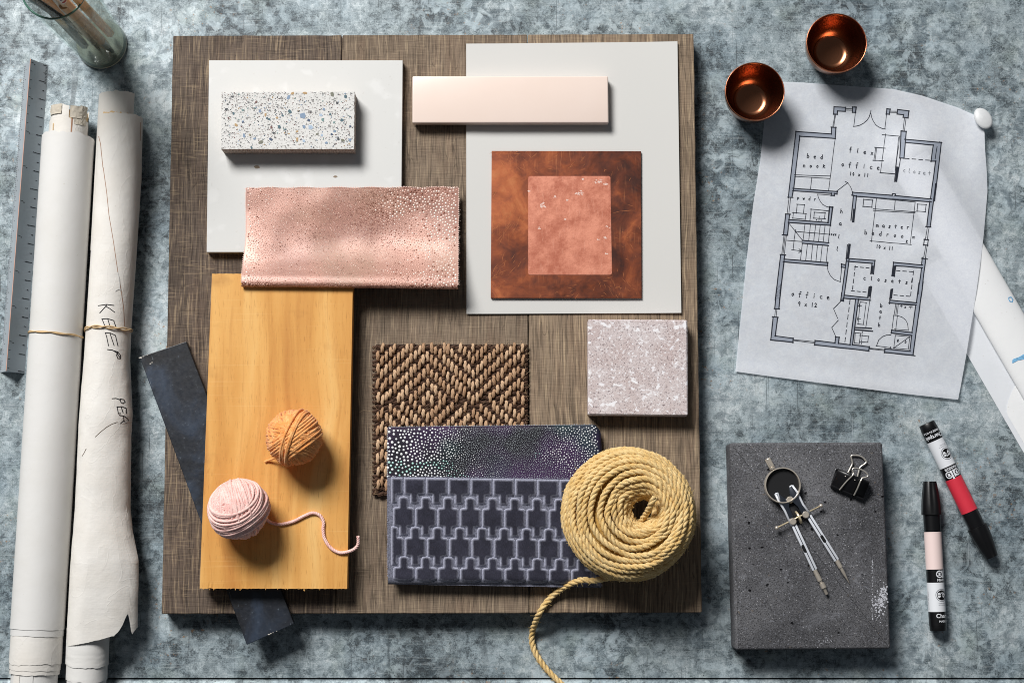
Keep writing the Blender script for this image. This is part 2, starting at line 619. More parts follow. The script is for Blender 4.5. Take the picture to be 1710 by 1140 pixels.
# terrazzo block
ZT = ZQ + 20 * MM
def mat_terrazzo():
    m = NM("terrazzo_white")
    s1 = m.noise(520, 2, 0.5, 0.4)
    s2 = m.noise(300, 2, 0.5, 0.4, vec=m.map(loc=(2, 1, 3)))
    s3 = m.noise(900, 2, 0.5, 0.2, vec=m.map(loc=(5, 1, 3)))
    z = m.sep()[2]
    col = m.mix(m.noise(90, 4), S(204, 203, 200), S(226, 225, 223))
    col = m.mix(m.ramp(s2, [(0.66, 0.0), (0.69, 0.75)]), col, S(176, 170, 168))
    col = m.mix(m.ramp(s1, [(0.665, 0.0), (0.685, 0.9)]), col, S(66, 62, 62))
    col = m.mix(m.ramp(s3, [(0.68, 0.0), (0.70, 0.9)]), col, S(84, 66, 58))
    side = m.ramp(m.noise(700, 3), [(0.35, S(120, 106, 96)), (0.65, S(214, 200, 188))])
    f = m.math('LESS_THAN', z, 19.55 * MM)
    col = m.mix(f, col, side)
    m.set(Base_Color=col, Roughness=0.75, Specular_IOR_Level=0.25)
    m.bump(m.noise(700, 4), 0.5, 0.0005)
    return m.mat
tz = thing("terrazzo_block", "small white terrazzo block with coloured stone chips lying on the quartz slab", "stone block", P(480, 205, ZQ))
def rough_slab(c, z0, z1, nx, ny, amp, dz=0.0):
    mb = MB()
    a, b, cc, d = [P(x, y, z1) for x, y in c]
    rows = []
    for j in range(ny + 1):
        row = []
        for i in range(nx + 1):
            p = a.lerp(d, j / ny).lerp(b.lerp(cc, j / ny), i / nx)
            edge = i in (0, nx) or j in (0, ny)
            k = amp if edge else amp * 0.25
            row.append(p + Vector((k * n3(i * 3.1, j * 2.7, 1), k * n3(i * 2.3, j * 3.3, 7), (-abs(n3(i * 1.9, j * 1.7, 4)) * amp if edge else n3(i, j, 2) * dz))))
        rows.append(row)
    mb.grid(rows, flip=True)
    ring = rows[0] + [r[-1] for r in rows[1:]] + rows[-1][-2::-1] + [r[0] for r in rows[-2:0:-1]]
    n = len(ring)
    rings = [ring]
    for k in (1, 2, 3):
        rings.append([Vector((p.x + (amp * 0.8 * n3(i * 1.7, k * 5.1, 2) if k < 3 else 0), p.y + (amp * 0.8 * n3(i * 1.3, k * 4.1, 9) if k < 3 else 0), z1 + (z0 - z1) * k / 3)) for i, p in enumerate(ring)])
    vs = [p for r in rings for p in r]
    fs = [(k * n + i, k * n + (i + 1) % n, (k + 1) * n + (i + 1) % n, (k + 1) * n + i) for k in range(3) for i in range(n)]
    fs.append(tuple(3 * n + i for i in range(n)))
    return mb.add(vs, fs)
rough_slab([(370, 154), (592, 153), (591, 249), (369, 249)], ZQ, ZT, 90, 40, 0.0006).build("block", mat_terrazzo(), tz)
CHIPC = {k: plain("chip_" + k, c, 0.55, var=0.18, vscale=300) for k, c in dict(
    blue=S(120, 141, 166), pale=S(162, 180, 200), navy=S(58, 76, 104), teal=S(66, 96, 108), dark=S(58, 62, 68),
    tan=S(172, 140, 96), olive=S(112, 112, 98), grey=S(140, 138, 136), maroon=S(104, 66, 62), green=S(112, 142, 140)).items()}
big_chips = [(822, 460, 13, 22, 'blue'), (848, 433, 14, 12, 'tan'), (935, 430, 19, 10, 'tan'), (1210, 455, 13, 15, 'teal'), (1152, 497, 11, 11, 'dark'),
    (628, 553, 12, 14, 'blue'), (832, 556, 14, 18, 'teal'), (775, 530, 15, 9, 'grey'), (400, 542, 14, 13, 'dark'), (918, 583, 26, 24, 'blue'),
    (968, 558, 20, 14, 'grey'), (960, 615, 13, 11, 'navy'), (1043, 580, 14, 12, 'pale'), (1055, 612, 12, 14, 'green'), (1185, 615, 14, 14, 'teal'),
    (665, 577, 9, 15, 'tan'), (742, 598, 9, 9, 'tan'), (686, 607, 23, 8, 'teal'), (466, 648, 15, 12, 'tan'), (974, 663, 20, 20, 'pale'), (928, 660, 14, 15, 'blue'),
    (880, 745, 10, 18, 'tan'), (925, 755, 11, 13, 'pale'), (632, 765, 22, 14, 'olive'), (702, 745, 16, 11, 'navy'), (1160, 742, 11, 14, 'dark'), (1192, 752, 17, 11, 'olive'),
    (1240, 747, 10, 12, 'blue'), (521, 722, 11, 15, 'blue'), (561, 715, 11, 7, 'olive'), (1080, 768, 11, 10, 'blue'), (1048, 715, 10, 11, 'pale'), (1135, 690, 10, 12, 'blue'),
    (760, 660, 12, 16, 'teal'), (705, 663, 9, 13, 'maroon'), (510, 545, 9, 10, 'green'), (448, 568, 9, 13, 'teal'), (1118, 438, 15, 20, 'olive'), (775, 465, 15, 9, 'grey'),
    (1062, 541, 11, 12, 'blue'), (720, 700, 9, 12, 'dark'), (1105, 575, 10, 10, 'teal'), (512, 626, 11, 9, 'navy'), (802, 677, 9, 8, 'teal'), (1015, 708, 12, 8, 'olive'),
    (590, 740, 10, 10, 'blue'), (780, 583, 8, 12, 'teal'), (892, 553, 10, 6, 'dark'), (1100, 655, 15, 10, 'grey'), (570, 800, 13, 8, 'teal'), (880, 690, 8, 12, 'tan'),
    (540, 600, 12, 9, 'grey'), (1130, 630, 10, 8, 'green'), (440, 455, 12, 9, 'dark'), (602, 490, 12, 8, 'maroon'), (1240, 655, 8, 9, 'navy'), (1115, 710, 9, 11, 'navy'), (985, 480, 8, 14, 'grey')]
rc = random.Random(3)
for _ in range(215):
    big_chips.append((rc.uniform(385, 1250), rc.uniform(432, 795), rc.uniform(2.6, 6.5), rc.uniform(2.6, 7),
                      rc.choice(['dark', 'dark', 'navy', 'teal', 'maroon', 'blue', 'grey', 'tan', 'pale', 'green'])))
Mt = FRAME[tz.name]
chip_shapes = []
for k in range(7):
    nn = rc.choice([5, 6, 7])
    pts = [(cos(2 * pi * i / nn + rc.uniform(-.25, .25)) * rc.uniform(.75, 1.1), sin(2 * pi * i / nn + rc.uniform(-.25, .25)) * rc.uniform(.75, 1.1)) for i in range(nn)]
    for key, mt in CHIPC.items():
        chip_shapes.append((k, key, MB().prism(pts, -0.0001, 0.00022).mesh("stone_chip", mt)))
chip_by = {}
for k, key, me in chip_shapes:
    chip_by.setdefault(key, []).append(me)
for (x, y, w, h, key) in big_chips:
    p = Mt.inverted() @ P(280 + x / 4.071, 50 + y / 4.071, ZT)
    inst("stone_chip", rc.choice(chip_by[key]), tz, p, rc.uniform(-0.5, 0.5) if max(w, h) > 13 else rc.uniform(0, 6),
         (w / 4.071 * U, h / 4.071 * U, 1))

sk = MB()
for _ in range(2600):
    x, y = rc.uniform(366, 1262), rc.uniform(424, 804)
    if rc.random() > (1.0 if (y < 560 and x < 760) else 0.5):
        continue
    c = P(280 + x / 4.071, 50 + y / 4.071, ZT)
    s_ = rc.uniform(0.35, 1.15) * U
    a0 = rc.uniform(0, 6)
    k_ = rc.uniform(.4, 1)
    sk.prism([(c.x + s_ * cos(a0 + i * 1.257) * rc.uniform(.7, 1.3), c.y + s_ * k_ * sin(a0 + i * 1.257) * rc.uniform(.7, 1.3)) for i in range(5)], ZT - 0.0002, ZT + 0.00015 + rc.uniform(0, 0.00008), rc.choice([0, 0, 1, 2, 2, 3]))
o = sk.build("fine_aggregate", [CHIPC['dark'], CHIPC['maroon'], CHIPC['grey'], plain('chip_shadow_grey', S(182, 178, 174), 0.7)], tz)  # the last material is a light grey stone
tag(o, kind="stuff")

# grey paint card
ZC = ZB + 2.2 * MM
cm = [P(x, y, ZC) for x, y in ((778.5, 73.5), (1131, 70), (1137.5, 522.5), (779, 524))]
card_mb = MB()
rows = []
for j in range(15):
    row = []
    for i in range(15):
        p = cm[0].lerp(cm[3], j / 14).lerp(cm[1].lerp(cm[2], j / 14), i / 14)
        row.append(p + Vector((0, 0, 0.0013 * max(0, i / 14 - 0.7) ** 2 / 0.09 + 0.0005 * max(0, 0.15 - i / 14) / 0.15)))
    rows.append(row)
card_mb.grid(rows, flip=True)
ring = rows[0] + [r[-1] for r in rows[1:]] + rows[-1][-2::-1] + [r[0] for r in rows[-2:0:-1]]
n = len(ring)
o0 = len(card_mb.v)
card_mb.add(ring + [p - Vector((0, 0, 0.0008)) for p in ring], [(i, (i + 1) % n, n + (i + 1) % n, n + i) for i in range(n)])
card_mb.grid([[p - Vector((0, 0, 0.0008)) for p in r] for r in rows])
card = card_mb.build("paint_card", plain("grey_card", S(205, 204, 201), 0.6, var=0.012, vscale=9), M=xform(P(958, 298, ZB)), smooth=30)
tag(card, "large pale grey painted card under the copper plate", "paint card")

# pink ceramic tile
ZP = ZC + 0.6 * MM + 11 * MM
m = NM("pink_glaze")
m.set(Base_Color=m.mix(m.math('ADD', m.noise(22, 3), m.ramp(m.noise(420, 2), [(0.70, 0.0), (0.74, 0.25)])), S(232, 212, 200), S(238, 220, 210)), Roughness=0.22, Specular_IOR_Level=0.45, Coat_Weight=0.4, Coat_Roughness=0.06)
m.bump(m.noise(30, 2), 0.06, 0.001)
tl = thing("ceramic_tile", "long pale pink glazed tile lying across the top of the grey card", "tile", P(852, 167, ZB + 2 * MM))
slab([(688.5, 127), (1015.5, 127), (1016.5, 205.5), (688.5, 205.5)], ZC + 2.2 * MM, ZP).build("glazed_body", m.mat, tl, bevel=0.0014, segs=4, smooth=50)
slab([(690.5, 130), (1013.5, 130), (1014, 206.8), (690, 206.8)], ZC + 0.4 * MM, ZC + 2.19 * MM).build(
    "unglazed_back", plain("raw_clay", S(190, 170, 150), 0.9, var=0.2, vscale=200), tl)

# copper plate
ZK = ZC + 3.0 * MM
def mat_copper_dark():
    m = NM("patinated_copper")
    w = m.warp(0.03, 22, detail=4)
    n1 = m.noise(24, 6, 0.62, 0.8, vec=w)
    n2 = m.noise(90, 5, 0.6, vec=w)
    h = m.math('ADD', m.math('MULTIPLY', n1, 0.7), m.math('MULTIPLY', n2, 0.3))
    xs = m.sep()[0]
    h = m.math('SUBTRACT', h, m.math('MULTIPLY', xs, 0.9))
    col = m.ramp(h, [(0.34, S(66, 34, 26)), (0.44, S(104, 54, 37)), (0.53, S(140, 74, 47)), (0.62, S(180, 101, 62)), (0.76, S(216, 140, 92))])
    sc = [m.noise(1.0, 2, 0.5, vec=m.map(sc=(s, 26, 1), rot=(0, 0, r))) for s, r in ((640, 0.85), (820, 0.6), (700, 1.25), (700, -0.9))]
    k = m.ramp(sc[0], [(0.64, 0.0), (0.69, 1.0)])
    for s_ in sc[1:]:
        k = m.math('MAXIMUM', k, m.ramp(s_, [(0.65, 0.0), (0.70, 1.0)]))
    k = m.math('MULTIPLY', k, m.ramp(m.noise(20, 4, vec=m.map(loc=(1, 4, 0))), [(0.50, 0.0), (0.70, 0.55)]))
    col = m.mix(k, col, S(214, 140, 92))
    m.set(Base_Color=col, Roughness=m.ramp(n2, [(0.3, 0.5), (0.7, 0.36)]), Metallic=0.45)
    m.bump(n2, 0.12, 0.0006)
    return m.mat
def mat_copper_light():
    m = NM("brushed_copper")
    n1 = m.noise(60, 6, 0.7)
    n2 = m.noise(600, 3, 0.6)
    col = m.mix(m.ramp(n1, [(0.38, 0.0), (0.62, 1.0)]), S(176, 100, 76), S(216, 142, 116))
    col = m.mix(m.ramp(n2, [(0.60, 0.0), (0.72, 0.5)]), col, S(150, 80, 60))
    k1 = m.noise(1.0, 3, 0.6, vec=m.map(sc=(420, 70, 1), rot=(0, 0, -0.9)))
    col = m.mix(m.ramp(k1, [(0.58, 0.0), (0.74, 0.35)]), col, S(232, 172, 148))
    fl = m.noise(58, 5, 0.72, 0.7, vec=m.map(loc=(2, 7, 0)))
    col = m.mix(m.ramp(fl, [(0.70, 0.0), (0.745, 0.9)]), col, S(238, 214, 206))
    m.set(Base_Color=col, Roughness=0.55, Metallic=0.25)
    m.bump(m.math('ADD', n2, fl), 0.25, 0.0004)
    return m.mat
cp = thing("copper_plate", "square brown copper plate on the grey card with a brighter rectangle on it", "metal plate", P(946, 376, ZC))
slab([(821, 252), (1070.5, 252.5), (1071.5, 498), (819.5, 497.5)], ZC + 0.5 * MM, ZK).build("plate", mat_copper_dark(), cp, bevel=0.0003)
def round_rect(c, r, n=5):
    a, b, cc, d = [Vector((x, y)) for x, y in c]
    out = []
    q = [a, b, cc, d]
    for i in range(4):
        p, pr, nx = q[i], q[i - 1], q[(i + 1) % 4]
        u = (pr - p).normalized() * r
        v = (nx - p).normalized() * r
        for k in range(n + 1):
            t = k / n * pi / 2
            out.append(tuple(p + u * (1 - sin(t)) + v * (1 - cos(t))))
    return out
slab(round_rect([(882, 294), (1019.5, 294), (1022, 459), (882, 459)], 3.5), ZK - 0.0002, ZK + 0.0004).build("bright_patch", mat_copper_light(), cp, bevel=0.00012, segs=1)
m = plain("copper_gouge", S(226, 196, 184), 0.5, 0.2)
gm = MB()
for (x, y, w, h) in ((500, 390, 11, 7), (498, 412, 18, 16), (580, 348, 14, 10), (865, 250, 28, 14), (915, 262, 9, 12), (735, 325, 30, 14), (917, 545, 12, 7), (862, 628, 11, 7),
                     (908, 617, 9, 9), (918, 725, 14, 6), (657, 370, 6, 6), (475, 556, 12, 7), (410, 310, 12, 5), (760, 232, 8, 4), (642, 497, 6, 5)):
    for k in range(max(5, int(w * h / 16))):
        xx, yy = x + rc.gauss(0, w * 0.5), y + rc.gauss(0, h * 0.5)
        c = P(780 + xx / 3.9316, 240 + yy / 3.9316, ZK + 0.0004)
        s = rc.uniform(0.6, 2.6) * U * 0.62
        a0 = rc.uniform(0, 6)
        gm.prism([(c.x + s * (1.6 if i == 0 else 1) * cos(a0 + i * 1.256) , c.y + s * 0.8 * sin(a0 + i * 1.256)) for i in range(5)], ZK + 0.00036, ZK + 0.00041 + rc.uniform(0, 0.00004))
g = gm.build("pale_gouges", m, cp)
tag(g, kind="stuff")

# hand scratches rubbed into the patina
def scratch(mb, x, y, a, ln, w, bend, z):
    pts_ = []
    for i in range(7):
        t = i / 6 - 0.5
        aa = a + bend * t
        pts_.append((x + cos(aa) * ln * t, y + sin(aa) * ln * t))
    l_, r_ = [], []
    for i, (px_, py_) in enumerate(pts_):
        ww = w * (1 - abs(i / 6 - .5) * 1.6)
        nx_, ny_ = -sin(a), cos(a)
        l_.append(P(px_ + nx_ * ww, py_ + ny_ * ww, z))
        r_.append(P(px_ - nx_ * ww, py_ - ny_ * ww, z))
    mb.grid([l_, r_])
scm = MB()
def plate_xy(x, y):
    return 780 + x / 3.9316, 240 + y / 3.9316
for (cx, cy, sx, sy, a, sa, n_, l0, l1) in ((265, 520, 60, 70, -0.95, .35, 42, 8, 26), (300, 75, 60, 22, -0.3, .6, 16, 8, 18), (320, 160, 50, 30, 0.45, .5, 16, 8, 18),
        (230, 820, 60, 60, -0.9, .4, 18, 8, 24), (220, 930, 40, 50, -0.8, .5, 14, 8, 22), (620, 110, 120, 40, -0.6, .5, 14, 8, 20), (970, 950, 60, 45, 0.9, .6, 26, 6, 16),
        (950, 180, 50, 40, -0.7, .8, 8, 6, 16), (1040, 440, 60, 20, 0.0, .2, 5, 14, 30), (1050, 700, 50, 120, 0.6, 1.2, 10, 5, 14), (640, 960, 180, 40, -0.6, .9, 14, 6, 18), (190, 250, 25, 60, -0.7, .5, 10, 6, 16)):
    for _ in range(n_):
        x, y = rc.gauss(cx, sx), rc.gauss(cy, sy)
        x, y = min(max(x, 172), 1130), min(max(y, 56), 1000)
        if 385 < x < 960 and 200 < y < 872:
            continue
        scratch(scm, *plate_xy(x, y), rc.gauss(a, sa), rc.uniform(l0, l1) * .8, rc.uniform(.18, .42), rc.uniform(-.25, .25), ZK + 0.00006)
o = scm.build("bright_scratch", plain("scratched_copper", S(186, 114, 72), 0.4, 0.4), cp, recalc=False)
tag(o, kind="stuff")

# granite tile
ZG = ZB + 19 * MM
def mat_granite():
    m = NM("pink_granite")
    base = m.mix(m.ramp(m.noise(46, 4), [(0.35, 0.0), (0.65, 1.0)]), S(196, 180, 178), S(212, 202, 202))
    s = m.noise(620, 3, 0.7)
    col = m.mix(m.ramp(s, [(0.34, 0.9), (0.45, 0.0)]), base, S(116, 100, 104))
    col = m.mix(m.ramp(m.noise(900, 2, vec=m.map(loc=(3, 3, 1))), [(0.31, 0.95), (0.37, 0.0)]), col, S(58, 50, 56))
    col = m.mix(m.ramp(m.noise(380, 3, 0.6, vec=m.map(loc=(1, 6, 0))), [(0.56, 0.0), (0.64, 0.75)]), col, S(234, 230, 232))
    w = m.warp(0.012, 90, detail=3)
    b = m.noise(95, 2, 0.4, vec=w)
    col = m.mix(m.ramp(b, [(0.63, 0.0), (0.675, 0.95)]), col, S(240, 239, 242))
    b2 = m.noise(210, 2, 0.4, vec=m.map(loc=(2, 8, 0), vec=w))
    col = m.mix(m.ramp(b2, [(0.65, 0.0), (0.69, 0.9)]), col, S(238, 236, 240))
    m.set(Base_Color=col, Roughness=0.42, Specular_IOR_Level=0.4)
    return m.mat
gt = slab([(981.5, 533), (1148, 534), (1149, 694), (982, 692.5)], ZB, ZG).build("granite_tile", mat_granite(), M=xform(P(1065, 614, ZB)), bevel=0.0012, segs=1)
tag(gt, "small square pinkish grey granite tile with white flecks", "tile")

# slate blue strip under the honey plank
ZS = ZB + 8 * MM
def mat_slate():
    m = NM("slate_blue_glaze")
    w = m.warp(0.05, 12, detail=2)
    n1 = m.noise(17, 4, 0.55, 0.9, vec=w)
    n2 = m.noise(240, 5, 0.65)
    col = m.ramp(n1, [(0.38, S(17, 19, 24)), (0.48, S(28, 33, 42)), (0.60, S(44, 55, 71)), (0.76, S(70, 85, 104))])
    col = m.mix(m.ramp(n2, [(0.62, 0.0), (0.80, 0.4)]), col, S(130, 146, 162))
    col = m.mix(m.ramp(m.noise(1.0, 3, 0.6, vec=m.map(sc=(500, 30, 1), rot=(0, 0, 0.6))), [(0.70, 0.0), (0.74, 0.4)]), col, S(150, 160, 170))
    m.set(Base_Color=col, Roughness=m.ramp(n2, [(0.3, 0.34), (0.7, 0.5)]), Specular_IOR_Level=0.5)
    m.bump(m.math('ADD', n1, m.math('MULTIPLY', n2, 0.15)), 0.25, 0.0015)
    return m.mat
st_rz = math.atan2((P(312, 570).y - P(450, 1058).y), (P(312, 570).x - P(450, 1058).x)) - pi / 2
st = thing("glazed_strip", "long dark slate blue tile strip poking out diagonally from under the honey plank", "tile", P(361, 822, ZB), st_rz)
slab([(233, 596), (311, 570), (491, 1041), (412, 1076)], ZB, ZS).build("strip", mat_slate(), st, bevel=0.0005, segs=2)
EDGEC = plain("chipped_clay", S(196, 190, 180), 0.8)
ch = MB()
for (x, y, r) in ((449, 1058.5, 1.6), (452, 1057.2, 1.3), (456, 1055.6, 0.9), (235, 597, 2.2), (239, 595, 1.2), (251, 607, 1.4), (254, 605, 1.2), (462, 1053, 0.8), (246, 593, .8)):
    c = P(x, y, ZS)
    ch.prism([(c.x + U * r * cos(i * 1.05 + x) * (1.7 if i == 1 else 1), c.y + U * r * .6 * sin(i * 1.05 + x)) for i in range(6)], ZS - 0.0006, ZS + 0.0001)
tag(ch.build("edge_chip", EDGEC, st), kind="stuff")

# honey plank
ZH0 = ZS
ZH = ZS + 15 * MM
def mat_honey():
    m = NM("honey_wood")
    w = m.warp(0.030, 7, detail=2)
    n1 = m.noise(1.0, 4, 0.55, 0.3, vec=m.map(sc=(34, 3.2, 6), vec=w))
    n2 = m.noise(1.0, 4, 0.6, vec=m.map(sc=(150, 6, 6), vec=w))
    n3_ = m.noise(1.0, 3, 0.6, vec=m.map(sc=(1300, 90, 9)))
    col = m.ramp(n1, [(0.30, S(190, 128, 62)), (0.45, S(214, 156, 82)), (0.58, S(226, 172, 98)), (0.74, S(234, 190, 120))])
    col = m.mix(m.ramp(n2, [(0.55, 0.0), (0.74, 0.5)]), col, S(178, 116, 54))
    col = m.mix(m.ramp(n3_, [(0.31, 0.5), (0.40, 0.0)]), col, S(160, 104, 50))
    col = m.mix(m.ramp(m.noise(1.0, 2, 0.5, vec=m.map(sc=(700, 16, 9), vec=w)), [(0.60, 0.0), (0.72, 0.28)]), col, S(182, 122, 60))
    col = m.mix(m.ramp(m.noise(15, 4, 0.6, vec=m.map(sc=(1, 1.6, 1), loc=(2, 2, 0))), [(0.60, 0.0), (0.78, 0.45)]), col, S(150, 100, 52))
    saw = m.noise(1.0, 2, 0.6, vec=m.map(sc=(12, 700, 9)))
    col = m.mix(m.ramp(saw, [(0.62, 0.0), (0.74, 0.18)]), col, S(246, 206, 140))
    m.set(Base_Color=col, Roughness=0.55, Specular_IOR_Level=0.3)
    m.bump(m.math('ADD', n3_, m.math('MULTIPLY', n2, 0.6)), 0.2, 0.0004)
    return m.mat
HONEY = mat_honey()
hp = thing("honey_plank", "honey coloured wooden plank carrying the two balls of yarn", "wooden plank", P(461, 720, ZH0))
hm = MB()
hc = [(354, 457), (589.5, 457.5), (579.5, 982.5), (333.5, 982)]
a, b, c_, d = [P(x, y, ZH) for x, y in hc]
rows = []
for j in range(41):
    row = []
    for i in range(81):
        p = a.lerp(d, j / 40).lerp(b.lerp(c_, j / 40), i / 80)
        if j == 40:
            p = p + Vector((0, 0.0009 * (n3(i * 0.7, 3) + 0.6 * n3(i * 1.9, 8)) * (1.3 if i < 30 else 0.5), -0.0007 * abs(n3(i * 2.1, 9))))
        elif j in (0,):
            p = p + Vector((0, 0.0005 * n3(i * 1.2, 5), 0))
        row.append(p)
    rows.append(row)
hm.grid(rows, flip=True)
ring = rows[0] + [r[-1] for r in rows[1:]] + rows[-1][-2::-1] + [r[0] for r in rows[-2:0:-1]]
n = len(ring)
low = [Vector((p.x, p.y, ZH0)) for p in ring]
hm.add(ring + low, [(i, (i + 1) % n, n + (i + 1) % n, n + i) for i in range(n)] + [tuple(n + i for i in range(n))])
hm.build("board", HONEY, hp)
sp = MB()
for k in range(26):
    x = rc.choice([rc.uniform(335, 405), rc.uniform(335, 405), rc.uniform(405, 575)])
    p = P(x, 982.5 + rc.uniform(-2.5, 0.8), ZH - 0.0003)
    ln = rc.uniform(1.0, 3.4) * U
    a0 = rc.uniform(-2.2, -0.9)
    sp.tube([p, p + Vector((cos(a0) * ln * .4, sin(a0) * ln, rc.uniform(-.4, .6) * ln))], 0.0003, 4)
o = sp.build("splinter", plain("splinter_wood", S(206, 158, 92), 0.8), hp)
tag(o, kind="stuff")
# ------------------------------------------------------------------ fabrics
def poisson(w, h, rfun, tries, seed, gap=1.06):
    """points with their own radius in a w x h rectangle (photo pixels)"""
    rr = random.Random(seed)
    cell = 4.0
    gridd = {}
    out = []
    for _ in range(tries):
        x, y = rr.uniform(0, w), rr.uniform(0, h)
        r = rfun(x, y) * rr.uniform(0.78, 1.16)
        gx, gy = int(x / cell), int(y / cell)
        ok = True
        R_ = int((r + 4) * gap / cell) + 1
        for i in range(gx - R_, gx + R_ + 1):
            for j in range(gy - R_, gy + R_ + 1):
                for (qx, qy, qr) in gridd.get((i, j), ()):
                    if (qx - x) ** 2 + (qy - y) ** 2 < ((r + qr) * gap) ** 2:
                        ok = False
                        break
                if not ok:
                    break
            if not ok:
                break
        if ok:
            gridd.setdefault((gx, gy), []).append((x, y, r))
            out.append((x, y, r))
    return out

def bil(c, u, v):
    (ax, ay), (bx, by), (cx, cy), (dx, dy) = c
    x = (ax * (1 - u) + bx * u) * (1 - v) + (dx * (1 - u) + cx * u) * v
    y = (ay * (1 - u) + by * u) * (1 - v) + (dy * (1 - u) + cy * u) * v
    return x, y

def dome(mb, p, nrm, r, h, n=7, mi=0):
    """a little raised dot"""
    nrm = nrm.normalized()
    X = Vector((1, 0, 0))
    X = (X - nrm * X.dot(nrm)).normalized()
    Y = nrm.cross(X)
    base = len(mb.v)
    vs = []
    for rr_, hh in ((1.0, 0.0), (0.62, 0.8)):
        for k in range(n):
            a = 2 * pi * k / n
            vs.append(p + (X * cos(a) + Y * sin(a)) * r * rr_ + nrm * h * hh)
    vs.append(p + nrm * h)
    fs = [(k, (k + 1) % n, n + (k + 1) % n, n + k) for k in range(n)] + [(n + k, n + (k + 1) % n, 2 * n) for k in range(n)]
    mb.add(vs, fs, mi)

# --- copper fabric with a shagreen of raised dots, folded over along its lower edge
def copper_z(u, v):
    base = smooth_table([(0, 34.2), (0.3, 35.4), (0.5, 37.3), (0.62, 39.6), (0.75, 43.4), (0.86, 48.0), (0.94, 51.6), (1.0, 52.8)], v)
    w = 1.5 * sin(u * 5.2 + v * 2.0 + 0.6) * sin(v * 3.1) + 0.9 * n3(u * 3.2, v * 2.6, 1.7) * sin(min(1, v * 1.1) * pi) + 0.5 * n3(u * 8, v * 4, 5)
    fade = min(1.0, (1.0 - v) / 0.4)
    return (base + w * fade * fade * (3 - 2 * fade)) * MM
def copper_px(u, v):
    x, y = bil([(411, 314), (765, 313), (764, 476), (403, 472)], u, v)
    x += 4.5 * exp(-((v - 0.5) / 0.28) ** 2) * (1 - u) * 0.9
    y += 0.7 * sin(u * 40) * (1 if v < 0.01 else 0)
    return x, y
def copper_pt(u, v):
    x, y = copper_px(u, v)
    return P(x, y, copper_z(u, v))
NU, NV = 90, 46
rows = [[copper_pt(i / NU, j / NV) for i in range(NU + 1)] for j in range(NV + 1)]
last = rows[-1]
RF = 3.4 * MM
for k in range(1, 9):
    a = pi / 2 - k * pi / 8
    rows.append([p + Vector((0, -RF * cos(a) * 0.9, -RF + RF * sin(a))) for p in last])
under = rows[-1]
for k in range(1, 13):
    src = rows[NV - 3 * k]
    rows.append([p - Vector((0, 0, (2.0 + 4.8 * exp(-k * 0.55)) * MM)) for p in src])
m = NM("copper_cloth")
col = m.mix(m.ramp(m.noise(24, 3), [(0.35, 0.0), (0.65, 1.0)]), S(138, 90, 74), S(164, 114, 96))
col = m.mix(m.ramp(m.noise(17, 2, vec=m.map(loc=(4, 1, 2))), [(0.5, 0.0), (0.7, 0.5)]), col, S(140, 108, 84))
m.set(Base_Color=col, Roughness=0.42, Metallic=0.25, Specular_IOR_Level=0.9, Coat_Weight=0.5, Coat_Roughness=0.38)
CLOTH_COPPER = m.mat
cf = thing("copper_fabric", "metallic rose copper fabric swatch with raised dots, folded along its lower edge", "fabric swatch", P(585, 400, 30 * MM))
cfm = MB().grid(rows, flip=True)
cfo = cfm.build("cloth", CLOTH_COPPER, cf, smooth=True, recalc=False)
def cnorm(u, v):
    e = 0.01
    du = copper_pt(min(1, u + e), v) - copper_pt(max(0, u - e), v)
    dv = copper_pt(u, min(1, v + e)) - copper_pt(u, max(0, v - e))
    nn = du.cross(dv)
    return nn if nn.z > 0 else -nn
def copper_r(x, y):
    u, v = x / 356, y / 165
    f = 1.05 + 1.35 * max(0, (u - 0.62) / 0.38) ** 1.2 + 0.9 * max(0, (0.16 - u) / 0.16)
    f += 0.75 * exp(-((u - 0.72) / 0.12) ** 2 - ((v - 0.22) / 0.2) ** 2) - 0.25 * exp(-((u - 0.45) / 0.18) ** 2)
    f += 0.5 * n3(u * 7, v * 4, 2.2)
    return max(0.9, 0.92 * f)
DOTL = plain("copper_dot_pale", S(230, 204, 192), 0.4, 0.2, coat=0.2)
DOTM = plain("copper_dot_rose", S(206, 160, 144), 0.38, 0.25, coat=0.3)
DOTD = plain("copper_dot_dark", S(128, 78, 62), 0.45, 0.5)
bd = MB()
for (x, y, r) in poisson(356, 165, copper_r, 130000, 5, 1.04):
    u, v = x / 356, y / 165
    if u < 0.008 or u > 0.992:
        continue
    p = copper_pt(u, v)
    darkp = 0.12 + 0.75 * max(0, n3(u * 4.3, v * 3.0, 8.0) + 0.12) * (1 if u < 0.86 else 0.2)
    q = rc.random()
    mi = 2 if q < darkp * 0.55 else (0 if r > 1.7 or q > 0.9 else 1)
    dome(bd, p, cnorm(u, v), r * U * 0.88, 0.00016 + r * U * 0.18, 7, mi)
for k in range(1, 8):         # dots that carry on over the fold
    a = pi / 2 - k * pi / 9
    for i in range(150):
        u = (i + rc.random()) / 150
        p = copper_pt(u, 1.0)
        nrm = Vector((0, -cos(a), sin(a)))
        q = p + Vector((0, -RF * cos(a) * 0.9, -RF + RF * sin(a)))
        dome(bd, q, nrm, U * copper_r(u * 356, 165) * 0.8, 0.0003, 6, 2 if rc.random() < 0.25 else 1)
o = bd.build("raised_dot", [DOTL, DOTM, DOTD], cf, smooth=True, recalc=False)
tag(o, kind="stuff")
